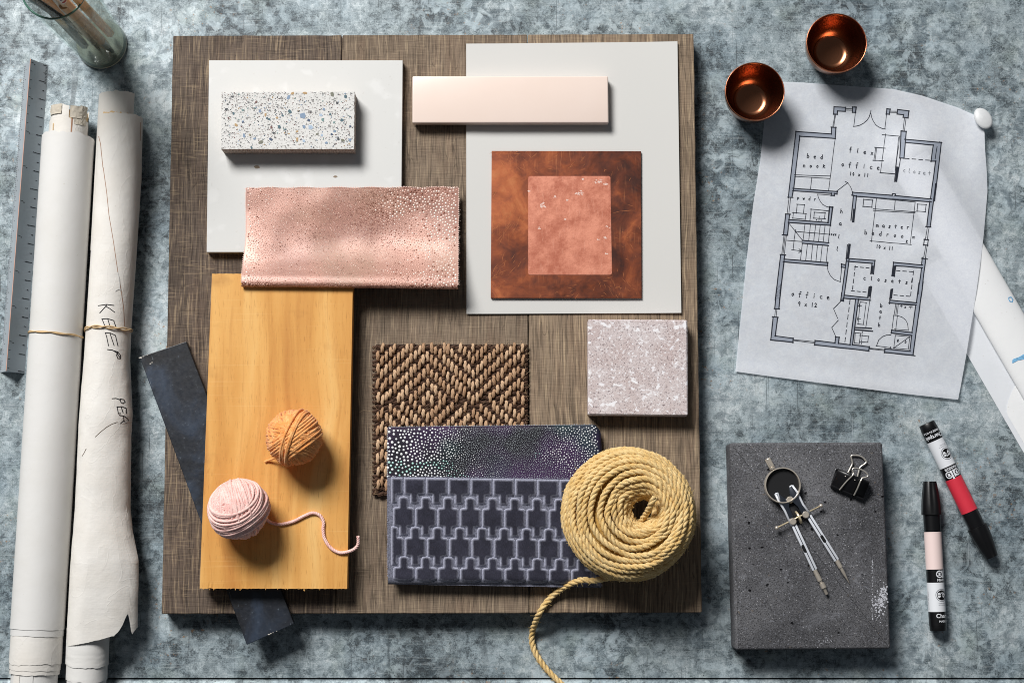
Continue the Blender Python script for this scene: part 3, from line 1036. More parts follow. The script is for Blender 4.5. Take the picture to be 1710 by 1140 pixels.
# pinked edges: little cut teeth along three sides
def teeth(mb, pts, outdir, size, n, seed, mi=0, zj=0.0):
    rr = random.Random(seed)
    L = len(pts) - 1
    for k in range(n):
        t = (k + 0.5) / n * L
        i = min(int(t), L - 1)
        p = pts[i].lerp(pts[i + 1], t - i)
        d = (pts[i + 1] - pts[i]).normalized()
        o_ = outdir
        w = (pts[-1] - pts[0]).length / n * 0.48
        s = size * rr.uniform(0.6, 1.3)
        zz = Vector((0, 0, zj * rr.uniform(-1, 1)))
        a_, b_, c_ = p - d * w, p + d * w, p + o_ * s + zz
        up = Vector((0, 0, 0.00025))
        mb.add([a_ - up, b_ - up, c_ - up, a_ + up, b_ + up, c_ + up], [(2, 1, 0), (3, 4, 5), (0, 1, 4, 3), (1, 2, 5, 4), (2, 0, 3, 5)], mi)
ed = MB()
teeth(ed, rows[0], Vector((0, 1, 0)), 0.0012, 92, 1)
teeth(ed, [r[0] for r in rows[:NV + 1]], Vector((-1, 0, 0)), 0.0011, 46, 2)
teeth(ed, [r[-1] for r in rows[:NV + 1]], Vector((1, 0, 0)), 0.0013, 46, 3)
o = ed.build("pinked_edge", plain("cloth_edge_rose", S(226, 190, 178), 0.7), cf)
tag(o, kind="stuff")
fr = MB()
for k in range(60):
    v = rc.random() ** 0.8
    p = copper_pt(1.0, v) + Vector((0.0006, 0, -0.0004))
    fr.tube([p, p + Vector((rc.uniform(.2, 2.0) * MM, rc.uniform(-1, 1) * MM, rc.uniform(-.6, .4) * MM))], 0.00011, 3)
o = fr.build("frayed_thread", plain("thread_cream", S(228, 214, 200), 0.9), cf)
tag(o, kind="stuff")

# --- woven sisal with a zigzag of tan stitches
ZW = ZB + 4.2 * MM
ss = thing("sisal_swatch", "woven sisal carpet sample with tan and dark brown zigzag", "carpet sample", P(752, 700, ZB))
sis_c = [(626, 573), (878, 573), (877, 830), (622, 828)]
slab([(628, 575), (876, 575), (875, 827), (624, 826)], ZB, ZW - 0.0006).build("backing", plain("sisal_backing", S(58, 42, 32), 0.9, var=0.3, vscale=500), ss)
DARKW = plain("sisal_dark", S(80, 58, 45), 0.85, 0, 0.3, var=0.45, vscale=420, bump=0.6, bscale=900)
mb = MB()
nrow = 33
for j in range(nrow):
    y = 575 + (827 - 575) * (j + 0.5) / nrow
    for seg in range(30):
        x0 = 623.5 + seg * 8.55
        yy = y + rc.uniform(-1.2, 1.2)
        if y > 712 and x0 > 668:
            continue
        tilt = rc.uniform(1.0, 2.6)
        zz = ZW + rc.uniform(0.0, 0.9) * MM
        pts = [P(x0 - 1, yy + tilt, zz - 0.0012), P(x0 + 2.4, yy + tilt * 0.5, zz), P(x0 + 6, yy - tilt * 0.4, zz + 0.0001), P(x0 + 9.5, yy - tilt, zz - 0.0012)]
        mb.tube(catmull(pts, 0.0016), 0.00125, 5)
        mb.tube(catmull([p + Vector((0.0003, -0.0012, -0.0003)) for p in pts], 0.0016), 0.00095, 5)
o = mb.build("dark_weft", DARKW, ss, smooth=True)
tag(o, kind="stuff")
TANS = [plain("sisal_tan", S(184, 151, 120), 0.75, 0, 0.3, var=0.28, vscale=420, bump=0.7, bscale=1300),
        plain("sisal_straw", S(198, 167, 136), 0.75, 0, 0.3, var=0.28, vscale=420, bump=0.7, bscale=1300),
        plain("sisal_brown", S(170, 136, 106), 0.8, 0, 0.3, var=0.3, vscale=420, bump=0.7, bscale=1300)]
stitch_me = []
for k in range(12):
    mb = MB()
    ln = 9.3 * MM * (0.9 + 0.05 * (k % 4))
    for s_ in range(3):                      # three twisted plies in one stitch
        pts = []
        for i in range(11):
            t = i / 10
            a = t * 4.4 + s_ * 2.094 + k
            env = sin(pi * (0.12 + 0.76 * t)) ** 0.5
            pts.append(Vector((cos(a) * 0.0009 * env + 0.0003 * n3(k, t * 3), (t - 0.5) * ln, 0.0021 * sin(pi * t) ** 0.55 - 0.0009 + sin(a) * 0.0007 * env)))
        mb.tube(pts, lambda t: 0.00102 * (0.62 + 0.38 * sin(pi * t)), 6)
    stitch_me.append(mb.mesh("stitch", TANS[k % 3], smooth=True))
Ms = FRAME[ss.name].inverted()
npitch, per = 6.9, 22.6
stn = 0
YM = 668.0                                # the diamonds turn over on this row
for i in range(-1, 37):
    x = 631.5 + i * npitch
    ph = abs(((i - 12 + 11) % 22) - 11) * 6.8         # zigzag: up to the peak, down to the trough
    ys = []
    for j in range(-12, 14):
        y = YM - 6 + ph - j * per
        if y <= YM + 3:
            ys.append(y)
        y2 = YM + 6 - ph + j * per
        if y2 > YM + 6:
            ys.append(y2)
    ys = sorted(ys)
    ys = [y for k, y in enumerate(ys) if k == 0 or y - ys[k - 1] > 11]
    for y in ys:
        if x > 875 or x < 625 or y < 576 or y > 824:
            continue
        if y > 720 and x > 656:
            continue
        yy = y + rc.uniform(-1.3, 1.3)
        p = Ms @ P(x + rc.uniform(-0.8, 0.8), min(max(yy, 581), 819), ZW + 0.0013)
        inst("stitch", rc.choice(stitch_me), ss, p, rc.uniform(-0.16, 0.10), (rc.uniform(0.9, 1.08), rc.uniform(0.9, 1.14), rc.uniform(0.8, 1.15)))
        stn += 1
fb = MB()
for k in range(260):
    if rc.random() < 0.55:
        x, y = rc.uniform(624, 880), rc.uniform(573, 712)
    else:
        x, y = rc.choice([(624, rc.uniform(580, 828)), (rc.uniform(626, 876), 574), (878, rc.uniform(574, 706))])
    p = P(x, y, ZW + rc.uniform(0.5, 2.2) * MM)
    a0 = rc.uniform(0, 6.28)
    pts = [p]
    for s_ in range(4):
        a0 += rc.uniform(-0.6, 0.6)
        pts.append(pts[-1] + Vector((cos(a0), sin(a0), rc.uniform(-.25, .3))) * rc.uniform(0.6, 1.5) * MM)
    fb.tube(catmull(pts, 0.0008), 0.00010, 3)
a = P(623, 687, ZW)
fb.tube(catmull([a, a + Vector((-.004, .0005, .001)), a + Vector((-.009, .001, .0015)), a + Vector((-.0125, -.0008, .001))], .001), 0.0001, 3)
o = fb.build("loose_fibre", plain("sisal_fibre", S(214, 184, 146), 0.8), ss)
tag(o, kind="stuff")

# --- dark dotted fabric
ZD = ZB + 13 * MM
dark_c = [(648, 713), (1002, 709), (1006, 806), (648, 806)]
df = thing("dotted_fabric", "black fabric swatch printed with white dots, showing above the grey velvet", "fabric swatch", P(825, 755, ZB))
def dark_pt(u, v, dz=0.0):
    x, y = bil(dark_c, u, v)
    x += 2.0 * (1 - (2 * v - 1) ** 2) * (u - 0.5) * 0.6
    z = ZD + (0.8 * n3(u * 5, v * 2, 3)) * MM
    # rounded folded right end
    if u > 0.965:
        t = (u - 0.965) / 0.035
        z -= 4.2 * MM * (1 - sqrt(max(0, 1 - t * t)))
    if v < 0.03:
        z -= 1.4 * MM * (1 - v / 0.03)
    if v < 0.14 and u > 0.975:
        x -= 5 * ((0.14 - v) / 0.14) ** 2 * ((u - 0.975) / 0.025)
        y += 4 * ((u - 0.975) / 0.025) ** 2 * ((0.14 - v) / 0.14)
    return P(x, y, z + dz)
us = [i / 60 for i in range(58)] + [0.955, 0.965, 0.972, 0.98, 0.987, 0.993, 0.997, 1.0]
vs_ = [0, 0.01, 0.02, 0.03] + [0.03 + 0.97 * j / 16 for j in range(1, 17)]
rows = [[dark_pt(u, v) for u in us] for v in vs_]
mb = MB().grid(rows, flip=True)
ring = rows[0] + [r[-1] for r in rows[1:]] + rows[-1][-2::-1] + [r[0] for r in rows[-2:0:-1]]
n = len(ring)
low = [Vector((p.x, p.y, ZB + (9.5 * MM))) for p in ring]
mb.add(ring + low, [(i, (i + 1) % n, n + (i + 1) % n, n + i) for i in range(n)] + [tuple(n + i for i in range(n))])
m = NM("black_cloth")
tn = m.noise(18, 2)
col = m.mix(m.ramp(tn, [(0.40, 0.0), (0.62, 1.0)]), S(24, 23, 32), S(56, 34, 70))
col = m.mix(m.ramp(m.noise(15, 2, vec=m.map(loc=(3, 5, 0))), [(0.5, 0.0), (0.68, 0.9)]), col, S(22, 52, 54))
m.set(Base_Color=col, Roughness=0.6, Specular_IOR_Level=0.3)
m.bump(m.noise(900, 3), 0.3, 0.0003)
mb.build("cloth", m.mat, df, smooth=60)
mb = MB()
mb.prism([(p.x, p.y) for p in (dark_pt(0.0, 0.02), dark_pt(0.0, 0.98), dark_pt(0.985, 0.98), dark_pt(0.985, 0.04))], ZB + 8.2 * MM, ZB + 9.4 * MM)
mb.build("lower_fold", m.mat, df)
def dark_r(x, y):
    u, v = x / 356, y / 97
    f = 1.0 + 1.35 * max(0, 1 - u / 0.36) ** 0.8 + 0.75 * max(0, (u - 0.72) / 0.28) ** 1.3
    f -= 0.35 * exp(-((u - 0.60) / 0.09) ** 2 - ((v - 0.6) / 0.5) ** 2)
    f += 0.35 * n3(u * 8, v * 3, 4)
    return max(0.8, f)
bd = MB()
for (x, y, r) in poisson(356, 97, dark_r, 60000, 8, 1.30):
    u, v = x / 356, y / 97
    if v < 0.02 or v > 0.96 or u > 0.985:
        continue
    q = n3(u * 4, v * 2, 6)
    mi = 1 if r < 1.15 else (2 if q > 0.18 and rc.random() < 0.7 else 0)
    dome(bd, dark_pt(u, v, 0.00003), Vector((0, 0, 1)), r * U * min(0.86, 0.54 + 0.17 * r), 0.00022, 7, mi)
o = bd.build("raised_dot", [plain("foil_dot_white", S(232, 236, 236), 0.4), plain("foil_dot_small", S(172, 180, 184), 0.4),
                            plain("foil_dot_tinted", S(178, 222, 212), 0.4)], df, smooth=True, recalc=False)
tag(o, kind="stuff")
ed = MB()
teeth(ed, [dark_pt(i / 60, 0.0, -0.0002) for i in range(59)], Vector((0, 1, 0)), 0.0011, 82, 11, 0)
teeth(ed, [dark_pt(0, i / 20, -0.0002) for i in range(21)], Vector((-1, 0, 0)), 0.0012, 28, 12, 0)
o = ed.build("pinked_edge", plain("cloth_edge_grey", S(150, 154, 160), 0.8), df)
tag(o, kind="stuff")

# --- grey velvet with a bottle-shaped cut pile
ZV = ZD + 4.5 * MM
vel_c = [(647, 795), (948, 797), (1004, 975), (648, 969)]
vf = thing("velvet_swatch", "grey cut velvet swatch with rows of bottle shapes, half under the coil of twine", "fabric swatch", P(820, 885, ZB))
def vel_z(py):
    z = ZV
    if py > 962:
        t = min(1, (py - 962) / 13)
        z -= 5.0 * MM * (1 - sqrt(max(0, 1 - t * t)))
    return z
vr = [(795, 647, 1000), (850, 646.5, 1002), (900, 647, 1003), (940, 647, 1003), (962, 647.5, 1004)] + [(962 + 13 * t, 648, 1004) for t in (0.25, 0.5, 0.7, 0.85, 0.95, 1.0)]
rows = []
for (y, xa, xb) in vr:
    rows.append([P(xa + (xb - xa) * i / 60, y + (xa + (xb - xa) * i / 60 - 648) * 0.016 + 0.5 * n3(i * 0.6, y), vel_z(y + (xa + (xb - xa) * i / 60 - 648) * 0.016) + 0.0 * i) for i in range(61)])
mb = MB().grid(rows, flip=True)
ring = rows[0] + [r[-1] for r in rows[1:]] + rows[-1][-2::-1] + [r[0] for r in rows[-2:0:-1]]
n = len(ring)
low = [Vector((p.x, p.y, ZV - 4.4 * MM)) for p in ring]
mb.add(ring + low, [(i, (i + 1) % n, n + (i + 1) % n, n + i) for i in range(n)] + [tuple(n + i for i in range(n))])
m = NM("velvet_ground")
wv = m.noise(1.0, 3, 0.6, vec=m.map(sc=(1500, 300, 1)))
fz = m.noise(900, 4, 0.7)
m.set(Base_Color=m.mix(m.ramp(m.math('ADD', m.math('MULTIPLY', fz, 0.6), m.math('MULTIPLY', wv, 0.4)), [(0.38, 0.0), (0.62, 1.0)]), S(74, 75, 88), S(136, 138, 154)),
      Roughness=0.8, Sheen_Weight=0.3, Specular_IOR_Level=0.2)
m.bump(fz, 0.5, 0.0005)
mb.build("ground_weave", m.mat, vf, smooth=60)
mb = MB()
c4 = [P(650, 800, ZV - 4.4 * MM), P(1000, 803, ZV - 4.4 * MM), P(1001, 972, ZV - 4.4 * MM), P(651, 966, ZV - 4.4 * MM)]
mb.prism([(p.x, p.y) for p in reversed(c4)], ZB, ZV - 4.5 * MM)
mb.build("lower_fold", m.mat, vf)
m = NM("velvet_pile")
fz = m.noise(1.0, 4, 0.7, vec=m.map(sc=(1500, 420, 1)))
lay = m.noise(70, 3)
pcol = m.mix(m.ramp(m.math('ADD', m.math('MULTIPLY', fz, 0.6), m.math('MULTIPLY', lay, 0.4)), [(0.36, 0.0), (0.66, 1.0)]), S(38, 38, 46), S(66, 66, 80))
sheen_fade = m.n("ShaderNodeAttribute", attribute_name="edge_sheen_fade").outputs["Fac"]
sheen_fade = m.math('ADD', sheen_fade, m.math('MULTIPLY', m.math('SUBTRACT', fz, 0.5), 0.7))
pcol = m.mix(m.ramp(sheen_fade, [(0.02, 1.0), (0.30, 0.62), (0.92, 0.0)]), pcol, S(176, 178, 196))  # pale sheen along the motif edges, put into the colour
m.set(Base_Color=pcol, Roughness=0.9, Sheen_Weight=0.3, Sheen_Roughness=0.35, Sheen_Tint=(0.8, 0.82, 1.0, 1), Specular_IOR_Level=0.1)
m.bump(fz, 0.8, 0.0008)
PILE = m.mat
def motif(px, py, rowj, neck=True, y0=0, y1=33, x0=-17.8, x1=17.8):
    """outline (photo px offsets) of one bottle: neck, shoulders, body, tail"""
    o_ = []
    if neck:
        o_ += [(-8.4, 0), (-8.4, -13), (-6.2, -17), (0, -18), (6.2, -17), (8.4, -13), (8.4, 0)]
        o_ += [(14.5, 0.6), (x1, 3)]
    else:
        o_ += [(x0, y0), (-8, y0), (0, y0), (8, y0), (x1, y0)]
    o_ += [(x1, 15), (x1, y1 - 2), (x1 - 2, y1)]
    if rowj < 3:
        o_ += [(7.6, y1 + 0.5), (7.4, y1 + 13), (6, y1 + 15), (0, y1 + 15.5), (-6, y1 + 15), (-7.4, y1 + 13), (-7.6, y1 + 0.5)]
    else:
        o_ += [(8, y1 + 2.5), (0, y1 + 3), (-8, y1 + 2.5)]
    o_ += [(x0 + 2, y1), (x0, y1 - 2), (x0, 15)]
    if neck:
        o_ += [(x0, 3), (-14.5, 0.6)]
    return [(px + a_, py + b_ + a_ * 0.016) for a_, b_ in o_]
def pile(outline, h):
    """a pillow of cut pile: height grows with the distance from its edge, dep fades the painted edge sheen"""
    from mathutils.geometry import delaunay_2d_cdt
    ring_ = []
    m_ = len(outline)
    for i in range(m_):                     # finer outline with a fuzzy wobble
        a_, b_ = outline[i], outline[(i + 1) % m_]
        k = max(1, int(math.hypot(a_[0] - b_[0], a_[1] - b_[1]) / 1.5))
        for s_ in range(k):
            t = s_ / k
            x = a_[0] + (b_[0] - a_[0]) * t
            y = a_[1] + (b_[1] - a_[1]) * t
            ring_.append((x + 0.6 * n3(x * .9, y * .9, 1), y + 0.6 * n3(x * .9, y * .9, 6)))
    nr = len(ring_)
    def inside(x, y):
        c = False
        j = nr - 1
        for i in range(nr):
            (xi, yi), (xj, yj) = ring_[i], ring_[j]
            if (yi > y) != (yj > y) and x < (xj - xi) * (y - yi) / (yj - yi) + xi:
                c = not c
            j = i
        return c
    def dist(x, y):
        return min(math.hypot(x - p[0], y - p[1]) for p in ring_)
    pts_ = [Vector(p) for p in ring_]
    dd = [0.0] * nr
    xs = [p[0] for p in ring_]
    ys = [p[1] for p in ring_]
    y = min(ys)
    while y < max(ys):
        x = min(xs)
        while x < max(xs):
            xx, yy = x + rc.uniform(-.4, .4), y + rc.uniform(-.4, .4)
            if inside(xx, yy):
                d_ = dist(xx, yy)
                if d_ > 0.9:
                    pts_.append(Vector((xx, yy)))
                    dd.append(d_)
            x += 1.9
        y += 1.9
    res = delaunay_2d_cdt(pts_, [(i, (i + 1) % nr) for i in range(nr)], [], 1, 1e-5)
    mb = MB()
    dep, vs = [], []
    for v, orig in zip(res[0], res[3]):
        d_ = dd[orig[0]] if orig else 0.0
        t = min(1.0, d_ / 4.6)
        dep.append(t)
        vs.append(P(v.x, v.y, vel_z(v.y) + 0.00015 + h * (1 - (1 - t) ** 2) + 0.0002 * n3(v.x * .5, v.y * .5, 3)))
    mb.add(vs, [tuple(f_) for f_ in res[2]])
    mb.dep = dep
    return mb
def clipx(pts, xmin):
    return [(max(x, xmin), y) for x, y in pts]
rows_spec = [(0, 692.1 - 37.1, 803.0, False), (1, 674.0, 845.5, True), (2, 656.5, 895.5, True), (3, 674.5, 945.0, True)]
for rj, x0, yb_, nk in rows_spec:
    for i in range(10):
        cx = x0 + i * 37.15
        cyy = yb_ + (cx - 648) * 0.014
        if cx > 998:
            continue
        if rj == 0:
            ol = motif(cx, cyy, 0, False, -6.5, 22)
        else:
            ol = motif(cx, cyy, rj, True, 0, 33 if rj < 3 else 22)
        ol = [(min(max(x, 653), 1001), y) for x, y in ol]
        if max(x for x, y in ol) - min(x for x, y in ol) < 9:
            continue
        # drop doubled points after clipping
        ol2 = []
        for p in ol:
            if not ol2 or math.hypot(p[0] - ol2[-1][0], p[1] - ol2[-1][1]) > 0.3:
                ol2.append(p)
        try:
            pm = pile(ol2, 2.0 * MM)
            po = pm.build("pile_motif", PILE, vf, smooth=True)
            at = po.data.attributes.new("edge_sheen_fade", 'FLOAT', 'POINT')
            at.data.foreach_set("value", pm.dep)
        except Exception as ex:
            print("motif", rj, i, ex)
fz = MB()
for k in range(620):
    if k < 330:
        x = rc.uniform(647, 950)
        p = P(x, 796 + (x - 648) * 0.012, ZV + rc.uniform(-.5, .6) * MM)
        d = Vector((rc.uniform(-.5, .5), rc.uniform(.3, 1.1), rc.uniform(-.3, .8)))
    elif k < 560:
        y = rc.uniform(796, 968)
        p = P(648, y, ZV + rc.uniform(-1.5, .8) * MM)
        d = Vector((rc.uniform(-1.0, -.2), rc.uniform(-.7, .7), rc.uniform(-.3, .6)))
    else:
        x = rc.uniform(985, 1006)
        p = P(x, 976 + rc.uniform(-2, 1), ZV - 4 * MM)
        d = Vector((rc.uniform(-.5, .8), rc.uniform(-1, -.1), rc.uniform(-.3, .4)))
    fz.tube([p, p + d * rc.uniform(0.6, 1.6) * MM], 0.00016, 3)
o = fz.build("cut_edge_tuft", plain("velvet_tuft", S(168, 170, 190), 0.85), vf)
tag(o, kind="stuff")
# ------------------------------------------------------------------ balls of yarn and the coil of twine
def yarn_mat(name, base, light, dark):
    m = NM(name)
    n1 = m.noise(900, 4, 0.7)
    n2 = m.noise(160, 3)
    col = m.mix(m.ramp(n2, [(0.35, 0.0), (0.65, 1.0)]), base, light)
    col = m.mix(m.ramp(n1, [(0.30, 0.6), (0.5, 0.0)]), col, dark)
    m.set(Base_Color=col, Roughness=0.85, Sheen_Weight=0.25, Specular_IOR_Level=0.15)
    m.bump(n1, 0.7, 0.0006)
    return m.mat

def twist(mb, pts, r_off, r_strand, pitch, n=6, strands=3, phase=0.0, only=None):
    T, N, B = mb.frames(pts)
    acc = 0.0
    outs = [[] for _ in range(strands)]
    for i, p in enumerate(pts):
        if i:
            acc += (pts[i] - pts[i - 1]).length
        for s_ in range(strands):
            a = 2 * pi * (acc / pitch + s_ / strands) + phase
            outs[s_].append(p + (N[i] * cos(a) + B[i] * sin(a)) * r_off)
    for s_ in range(strands):
        if only is None or only == s_:
            mb.tube(outs[s_], r_strand, n)
    return outs

def loop_pts(c, R, n_axis, off, n=44, squash=1.0, phase=0.0, wob=0.0, seed=0):
    n_axis = n_axis.normalized()
    ref = Vector((0, 0, 1)) if abs(n_axis.z) < 0.9 else Vector((1, 0, 0))
    X = (ref - n_axis * ref.dot(n_axis)).normalized()
    Y = n_axis.cross(X)
    rr = sqrt(max(0.0, R * R - off * off))
    out = []
    for i in range(n):
        a = 2 * pi * i / n + phase
        d = n_axis * (off + wob * n3(seed, a * 1.3, 1)) + (X * cos(a) + Y * sin(a)) * rr
        d = d.normalized() * (R * (1 + 0.02 * n3(d.x * 90 + seed, d.y * 90, d.z * 90)))
        out.append(c + Vector((d.x, d.y, d.z * squash)))
    return out

def ball(c, R, yr, batches, seed, squash):
    rr = random.Random(seed)
    mb = MB()
    mb.sphere(c, R * 0.93, 24, 16, sc=(1, 1, squash))
    lvl = 0
    for (axis, lo, hi, cnt, lift) in batches:
        ax = Vector(axis).normalized()
        for k in range(cnt):
            t = (k + 0.5) / cnt
            off = (lo + (hi - lo) * t) * R + rr.uniform(-.3, .3) * yr
            a2 = (ax + Vector((rr.gauss(0, .035), rr.gauss(0, .035), rr.gauss(0, .035)))).normalized()
            mb.tube(loop_pts(c, R + lift * yr + rr.uniform(-.25, .35) * yr, a2, off, 46, squash, rr.uniform(0, 6), 0.02 * R, rr.uniform(0, 99)), yr * rr.uniform(0.9, 1.1), 6, closed=True)
    return mb

# orange ball: strands gathered towards its middle
ORANGE = yarn_mat("orange_wool", S(236, 156, 86), S(246, 184, 120), S(190, 104, 46))
OC = P(491, 730, ZH + 26 * MM)
ob = thing("yarn_ball", "orange ball of wool lying near the middle of the honey plank", "ball of yarn", (OC.x, OC.y, ZH))
R_ = 25.2 * MM
bt = []
for k in range(9):                     # fans of loops whose planes all pass near the top
    a0 = k * pi / 9 + 0.2
    bt.append(((cos(a0), sin(a0), 0.16 * sin(k * 2.1)), -0.24, 0.24, 6, 0.1))
bt += [((0.80, 0.42, 0.12), -0.75, 0.55, 14, 0.35), ((0.25, 0.95, -0.1), -0.7, 0.3, 10, 0.7), ((-0.55, 0.75, 0.15), -0.55, 0.45, 9, 0.9),
       ((0.93, -0.30, 0.10), -0.10, 0.24, 4, 1.6)]
ball(OC, R_ * 0.93, 1.38 * MM, bt, 21, 0.98).build("wound_yarn", ORANGE, ob, smooth=True)
fz = MB()
for k in range(420):
    d = Vector((rc.gauss(0, 1), rc.gauss(0, 1), rc.gauss(0.5, 1))).normalized()
    p = OC + d * R_ * 0.99
    t = Vector((rc.gauss(0, 1), rc.gauss(0, 1), rc.gauss(0, 1))) * 0.7 + d
    fz.tube([p, p + t.normalized() * rc.uniform(.5, 1.3) * MM, p + t.normalized() * rc.uniform(1.0, 1.8) * MM + d * 0.0006], 0.00010, 3)
e = P(446, 769, ZH + 1.5 * MM)
fz.tube(catmull([P(462, 763, ZH + 10 * MM), P(455, 766, ZH + 5 * MM), e, P(442, 771, ZH + 1.2 * MM)], .001), 0.0011, 6)
o = fz.build("wool_fuzz", plain("orange_fuzz", S(240, 172, 106), 0.9), ob)
tag(o, kind="stuff")

PINK = yarn_mat("pink_cotton", S(244, 194, 186), S(250, 216, 208), S(220, 148, 140))
PC = P(399, 850, ZH + 27.5 * MM)
pb = thing("yarn_ball", "pale pink ball of cotton yarn with a loose end trailing over the honey plank", "ball of yarn", (PC.x, PC.y, ZH))
R_ = 27.0 * MM
bt = [((1, 0.1, 0.1), -0.8, 0.8, 18, 0), ((0.1, 1, 0.1), -0.8, 0.8, 18, 0), ((0.3, -0.5, 0.8), -0.85, 0.85, 18, 0.1), ((-0.6, 0.5, 0.6), -0.8, 0.8, 16, 0.3),
      ((0.92, 0.10, -0.35), -0.62, 0.55, 13, 0.7), ((0.94, 0.30, -0.15), -0.2, 0.35, 5, 1.0), ((-0.25, 0.62, 0.74), -0.05, 0.72, 9, 1.3), ((-0.38, 0.70, 0.60), -0.42, 0.02, 6, 1.5)]
ball(PC, R_ * 0.92, 1.42 * MM, bt, 5, 0.97).build("wound_yarn", PINK, pb, smooth=True)
fz = MB()
for k in range(380):
    d = Vector((rc.gauss(0, 1), rc.gauss(0, 1), rc.gauss(0.4, 1))).normalized()
    p = PC + d * R_ * 0.985
    t = Vector((rc.gauss(0, 1), rc.gauss(0, 1), rc.gauss(0, 1))) + d * 0.5
    fz.tube([p, p + t.normalized() * rc.uniform(.5, 1.5) * MM + d * 0.0004], 0.00010, 3)
tag(fz.build("cotton_fuzz", plain("pink_fuzz", S(248, 226, 218), 0.9), pb), kind="stuff")
path = [(440, 856, 22), (443, 864, 9), (449, 870, 2.2), (458, 873.5, 1.4), (470, 874.8, 1.4), (490, 870, 1.4), (508, 861, 1.4), (522, 856, 1.6), (534, 860, 1.6), (540, 871, 1.4),
        (539.5, 884, 1.4), (542, 899, 1.4), (552, 914, 1.4), (566, 922, 1.6), (580, 921, 2.2), (592, 916, 3.5), (598, 908, 4.5), (598, 895, 6)]
pts = catmull([P(x, y, ZH + z * MM) for x, y, z in path], 0.0007)
mb = MB()
twist(mb, pts, 0.00075, 0.00092, 0.006, 6, 3)
mb.build("loose_end", PINK, pb, smooth=True)

# coil of jute twine
def jute():
    m = NM("jute_twine")
    n1 = m.noise(1300, 4, 0.7)
    n2 = m.noise(120, 4)
    col = m.mix(m.ramp(n2, [(0.35, 0.0), (0.65, 1.0)]), S(218, 182, 116), S(236, 208, 152))
    col = m.mix(m.ramp(n1, [(0.32, 0.8), (0.48, 0.0)]), col, S(150, 110, 52))
    m.set(Base_Color=col, Roughness=0.8, Sheen_Weight=0.15, Specular_IOR_Level=0.25)
    m.bump(n1, 0.7, 0.0006)
    return m.mat
JUTE = jute()
ZJ = ZV + 1.5 * MM
JC = P(1049, 858, ZJ + 24 * MM)
tw = thing("twine_coil", "round coil of golden jute twine with its end hanging off the board", "coil of twine", (JC.x, JC.y, ZJ))
CR = 3.2 * MM
RO, RI = 61.2 * MM, 9 * MM             # outside and hole radius
Rm = (RO + RI) / 2
A_ = (RO - RI) / 2 - CR
Bz = 24 * MM - CR
def coil_pt(ph, th):
    """ph: angle round the tube section (0 = outside, pi/2 = top, pi = hole); th: angle round the axis"""
    k = 0.5 - 0.5 * cos(ph)
    sx, sy = 12.5 * MM * k, 3.0 * MM * k      # the hole sits off centre
    jr = 2.0 * MM * n3(ph * 7.3, cos(th) * 1.2, sin(th) * 1.2) + 1.2 * MM * n3(ph * 3.1, cos(th) * 2.3 + 7, sin(th) * 2.3)
    jz = 3.2 * MM * n3(ph * 8.1, cos(th) * 1.3 + 3, sin(th) * 1.3) + 1.2 * MM * n3(ph * 4, cos(th) * 2.6, sin(th) * 2.6 + 9)
    c_ = cos(ph)
    r = Rm + A_ * (abs(c_) ** 0.85) * (1 if c_ > 0 else -1) + jr
    z = 24 * MM + Bz * sin(ph) + jz
    return Vector((JC.x + sx + r * cos(th), JC.y + sy + r * sin(th), ZJ + z))
pts = []
turns = 18.0
th_end = radians(-103)
N_ = int(turns * 92)
for i in range(N_ + 1):
    t = i / N_
    # slower through the outside, so turns sit side by side
    ph = radians(205) + (radians(-14) - radians(205)) * t
    th = th_end + 2 * pi * turns * (1 - t)
    pts.append(coil_pt(ph, th))
tail = [(990, 969, 46 - 0), (975, 967.5, 44), (958, 972, 41), (940, 981, 33), (924, 993, 28), (911, 1007, 27), (902, 1021, 26.5), (895, 1036, 17), (889.5, 1052, 7), (888, 1068, 3.6), (892, 1085, 3.4),
        (901, 1101, 3.4), (914, 1118, 3.4), (930, 1134, 3.9), (948, 1151, 4.2), (962, 1166, 4.2), (972, 1185, 4.2)]
pts += catmull([pts[-1]] + [P(x, y, z * MM) for x, y, z in tail], 0.0021)[1:]
# start: an end of twine standing up in the hole
st_pts = catmull([P(1094, 829, ZJ + 50 * MM), P(1090, 836, ZJ + 49 * MM), P(1085, 847, ZJ + 42 * MM), P(1079, 858, ZJ + 30 * MM), pts[0]], 0.002)
pts = st_pts[:-1] + pts
for s_ in range(3):
    mb = MB()
    twist(mb, pts, 0.00150, 0.00158, 0.0175, 8, 3, only=s_)
    mb.build("strand", JUTE, tw, smooth=True)
# inner turns that show between the outer ones
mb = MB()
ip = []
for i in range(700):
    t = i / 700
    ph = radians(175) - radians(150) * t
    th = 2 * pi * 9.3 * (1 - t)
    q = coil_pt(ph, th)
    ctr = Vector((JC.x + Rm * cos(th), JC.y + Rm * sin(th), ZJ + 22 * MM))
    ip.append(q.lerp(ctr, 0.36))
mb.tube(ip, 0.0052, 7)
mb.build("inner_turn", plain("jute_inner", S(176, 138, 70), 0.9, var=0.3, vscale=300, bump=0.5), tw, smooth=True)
fz = MB()
for k in range(2800):
    i = rc.randrange(len(pts))
    p = pts[i] + Vector((0, 0, 0.001))
    d = Vector((rc.gauss(0, 1), rc.gauss(0, 1), rc.gauss(.2, .6))).normalized()
    a_ = p + d * 0.0028
    b_ = a_ + (d + Vector((rc.gauss(0, .5), rc.gauss(0, .5), rc.gauss(0, .4)))) * rc.uniform(.5, 2.2) * MM
    fz.tube([p + d * 0.002, a_, b_], 0.00012, 3, cap=False)
o = fz.build("loose_fibre", plain("jute_fibre", S(226, 196, 130), 0.8), tw)
tag(o, kind="stuff")
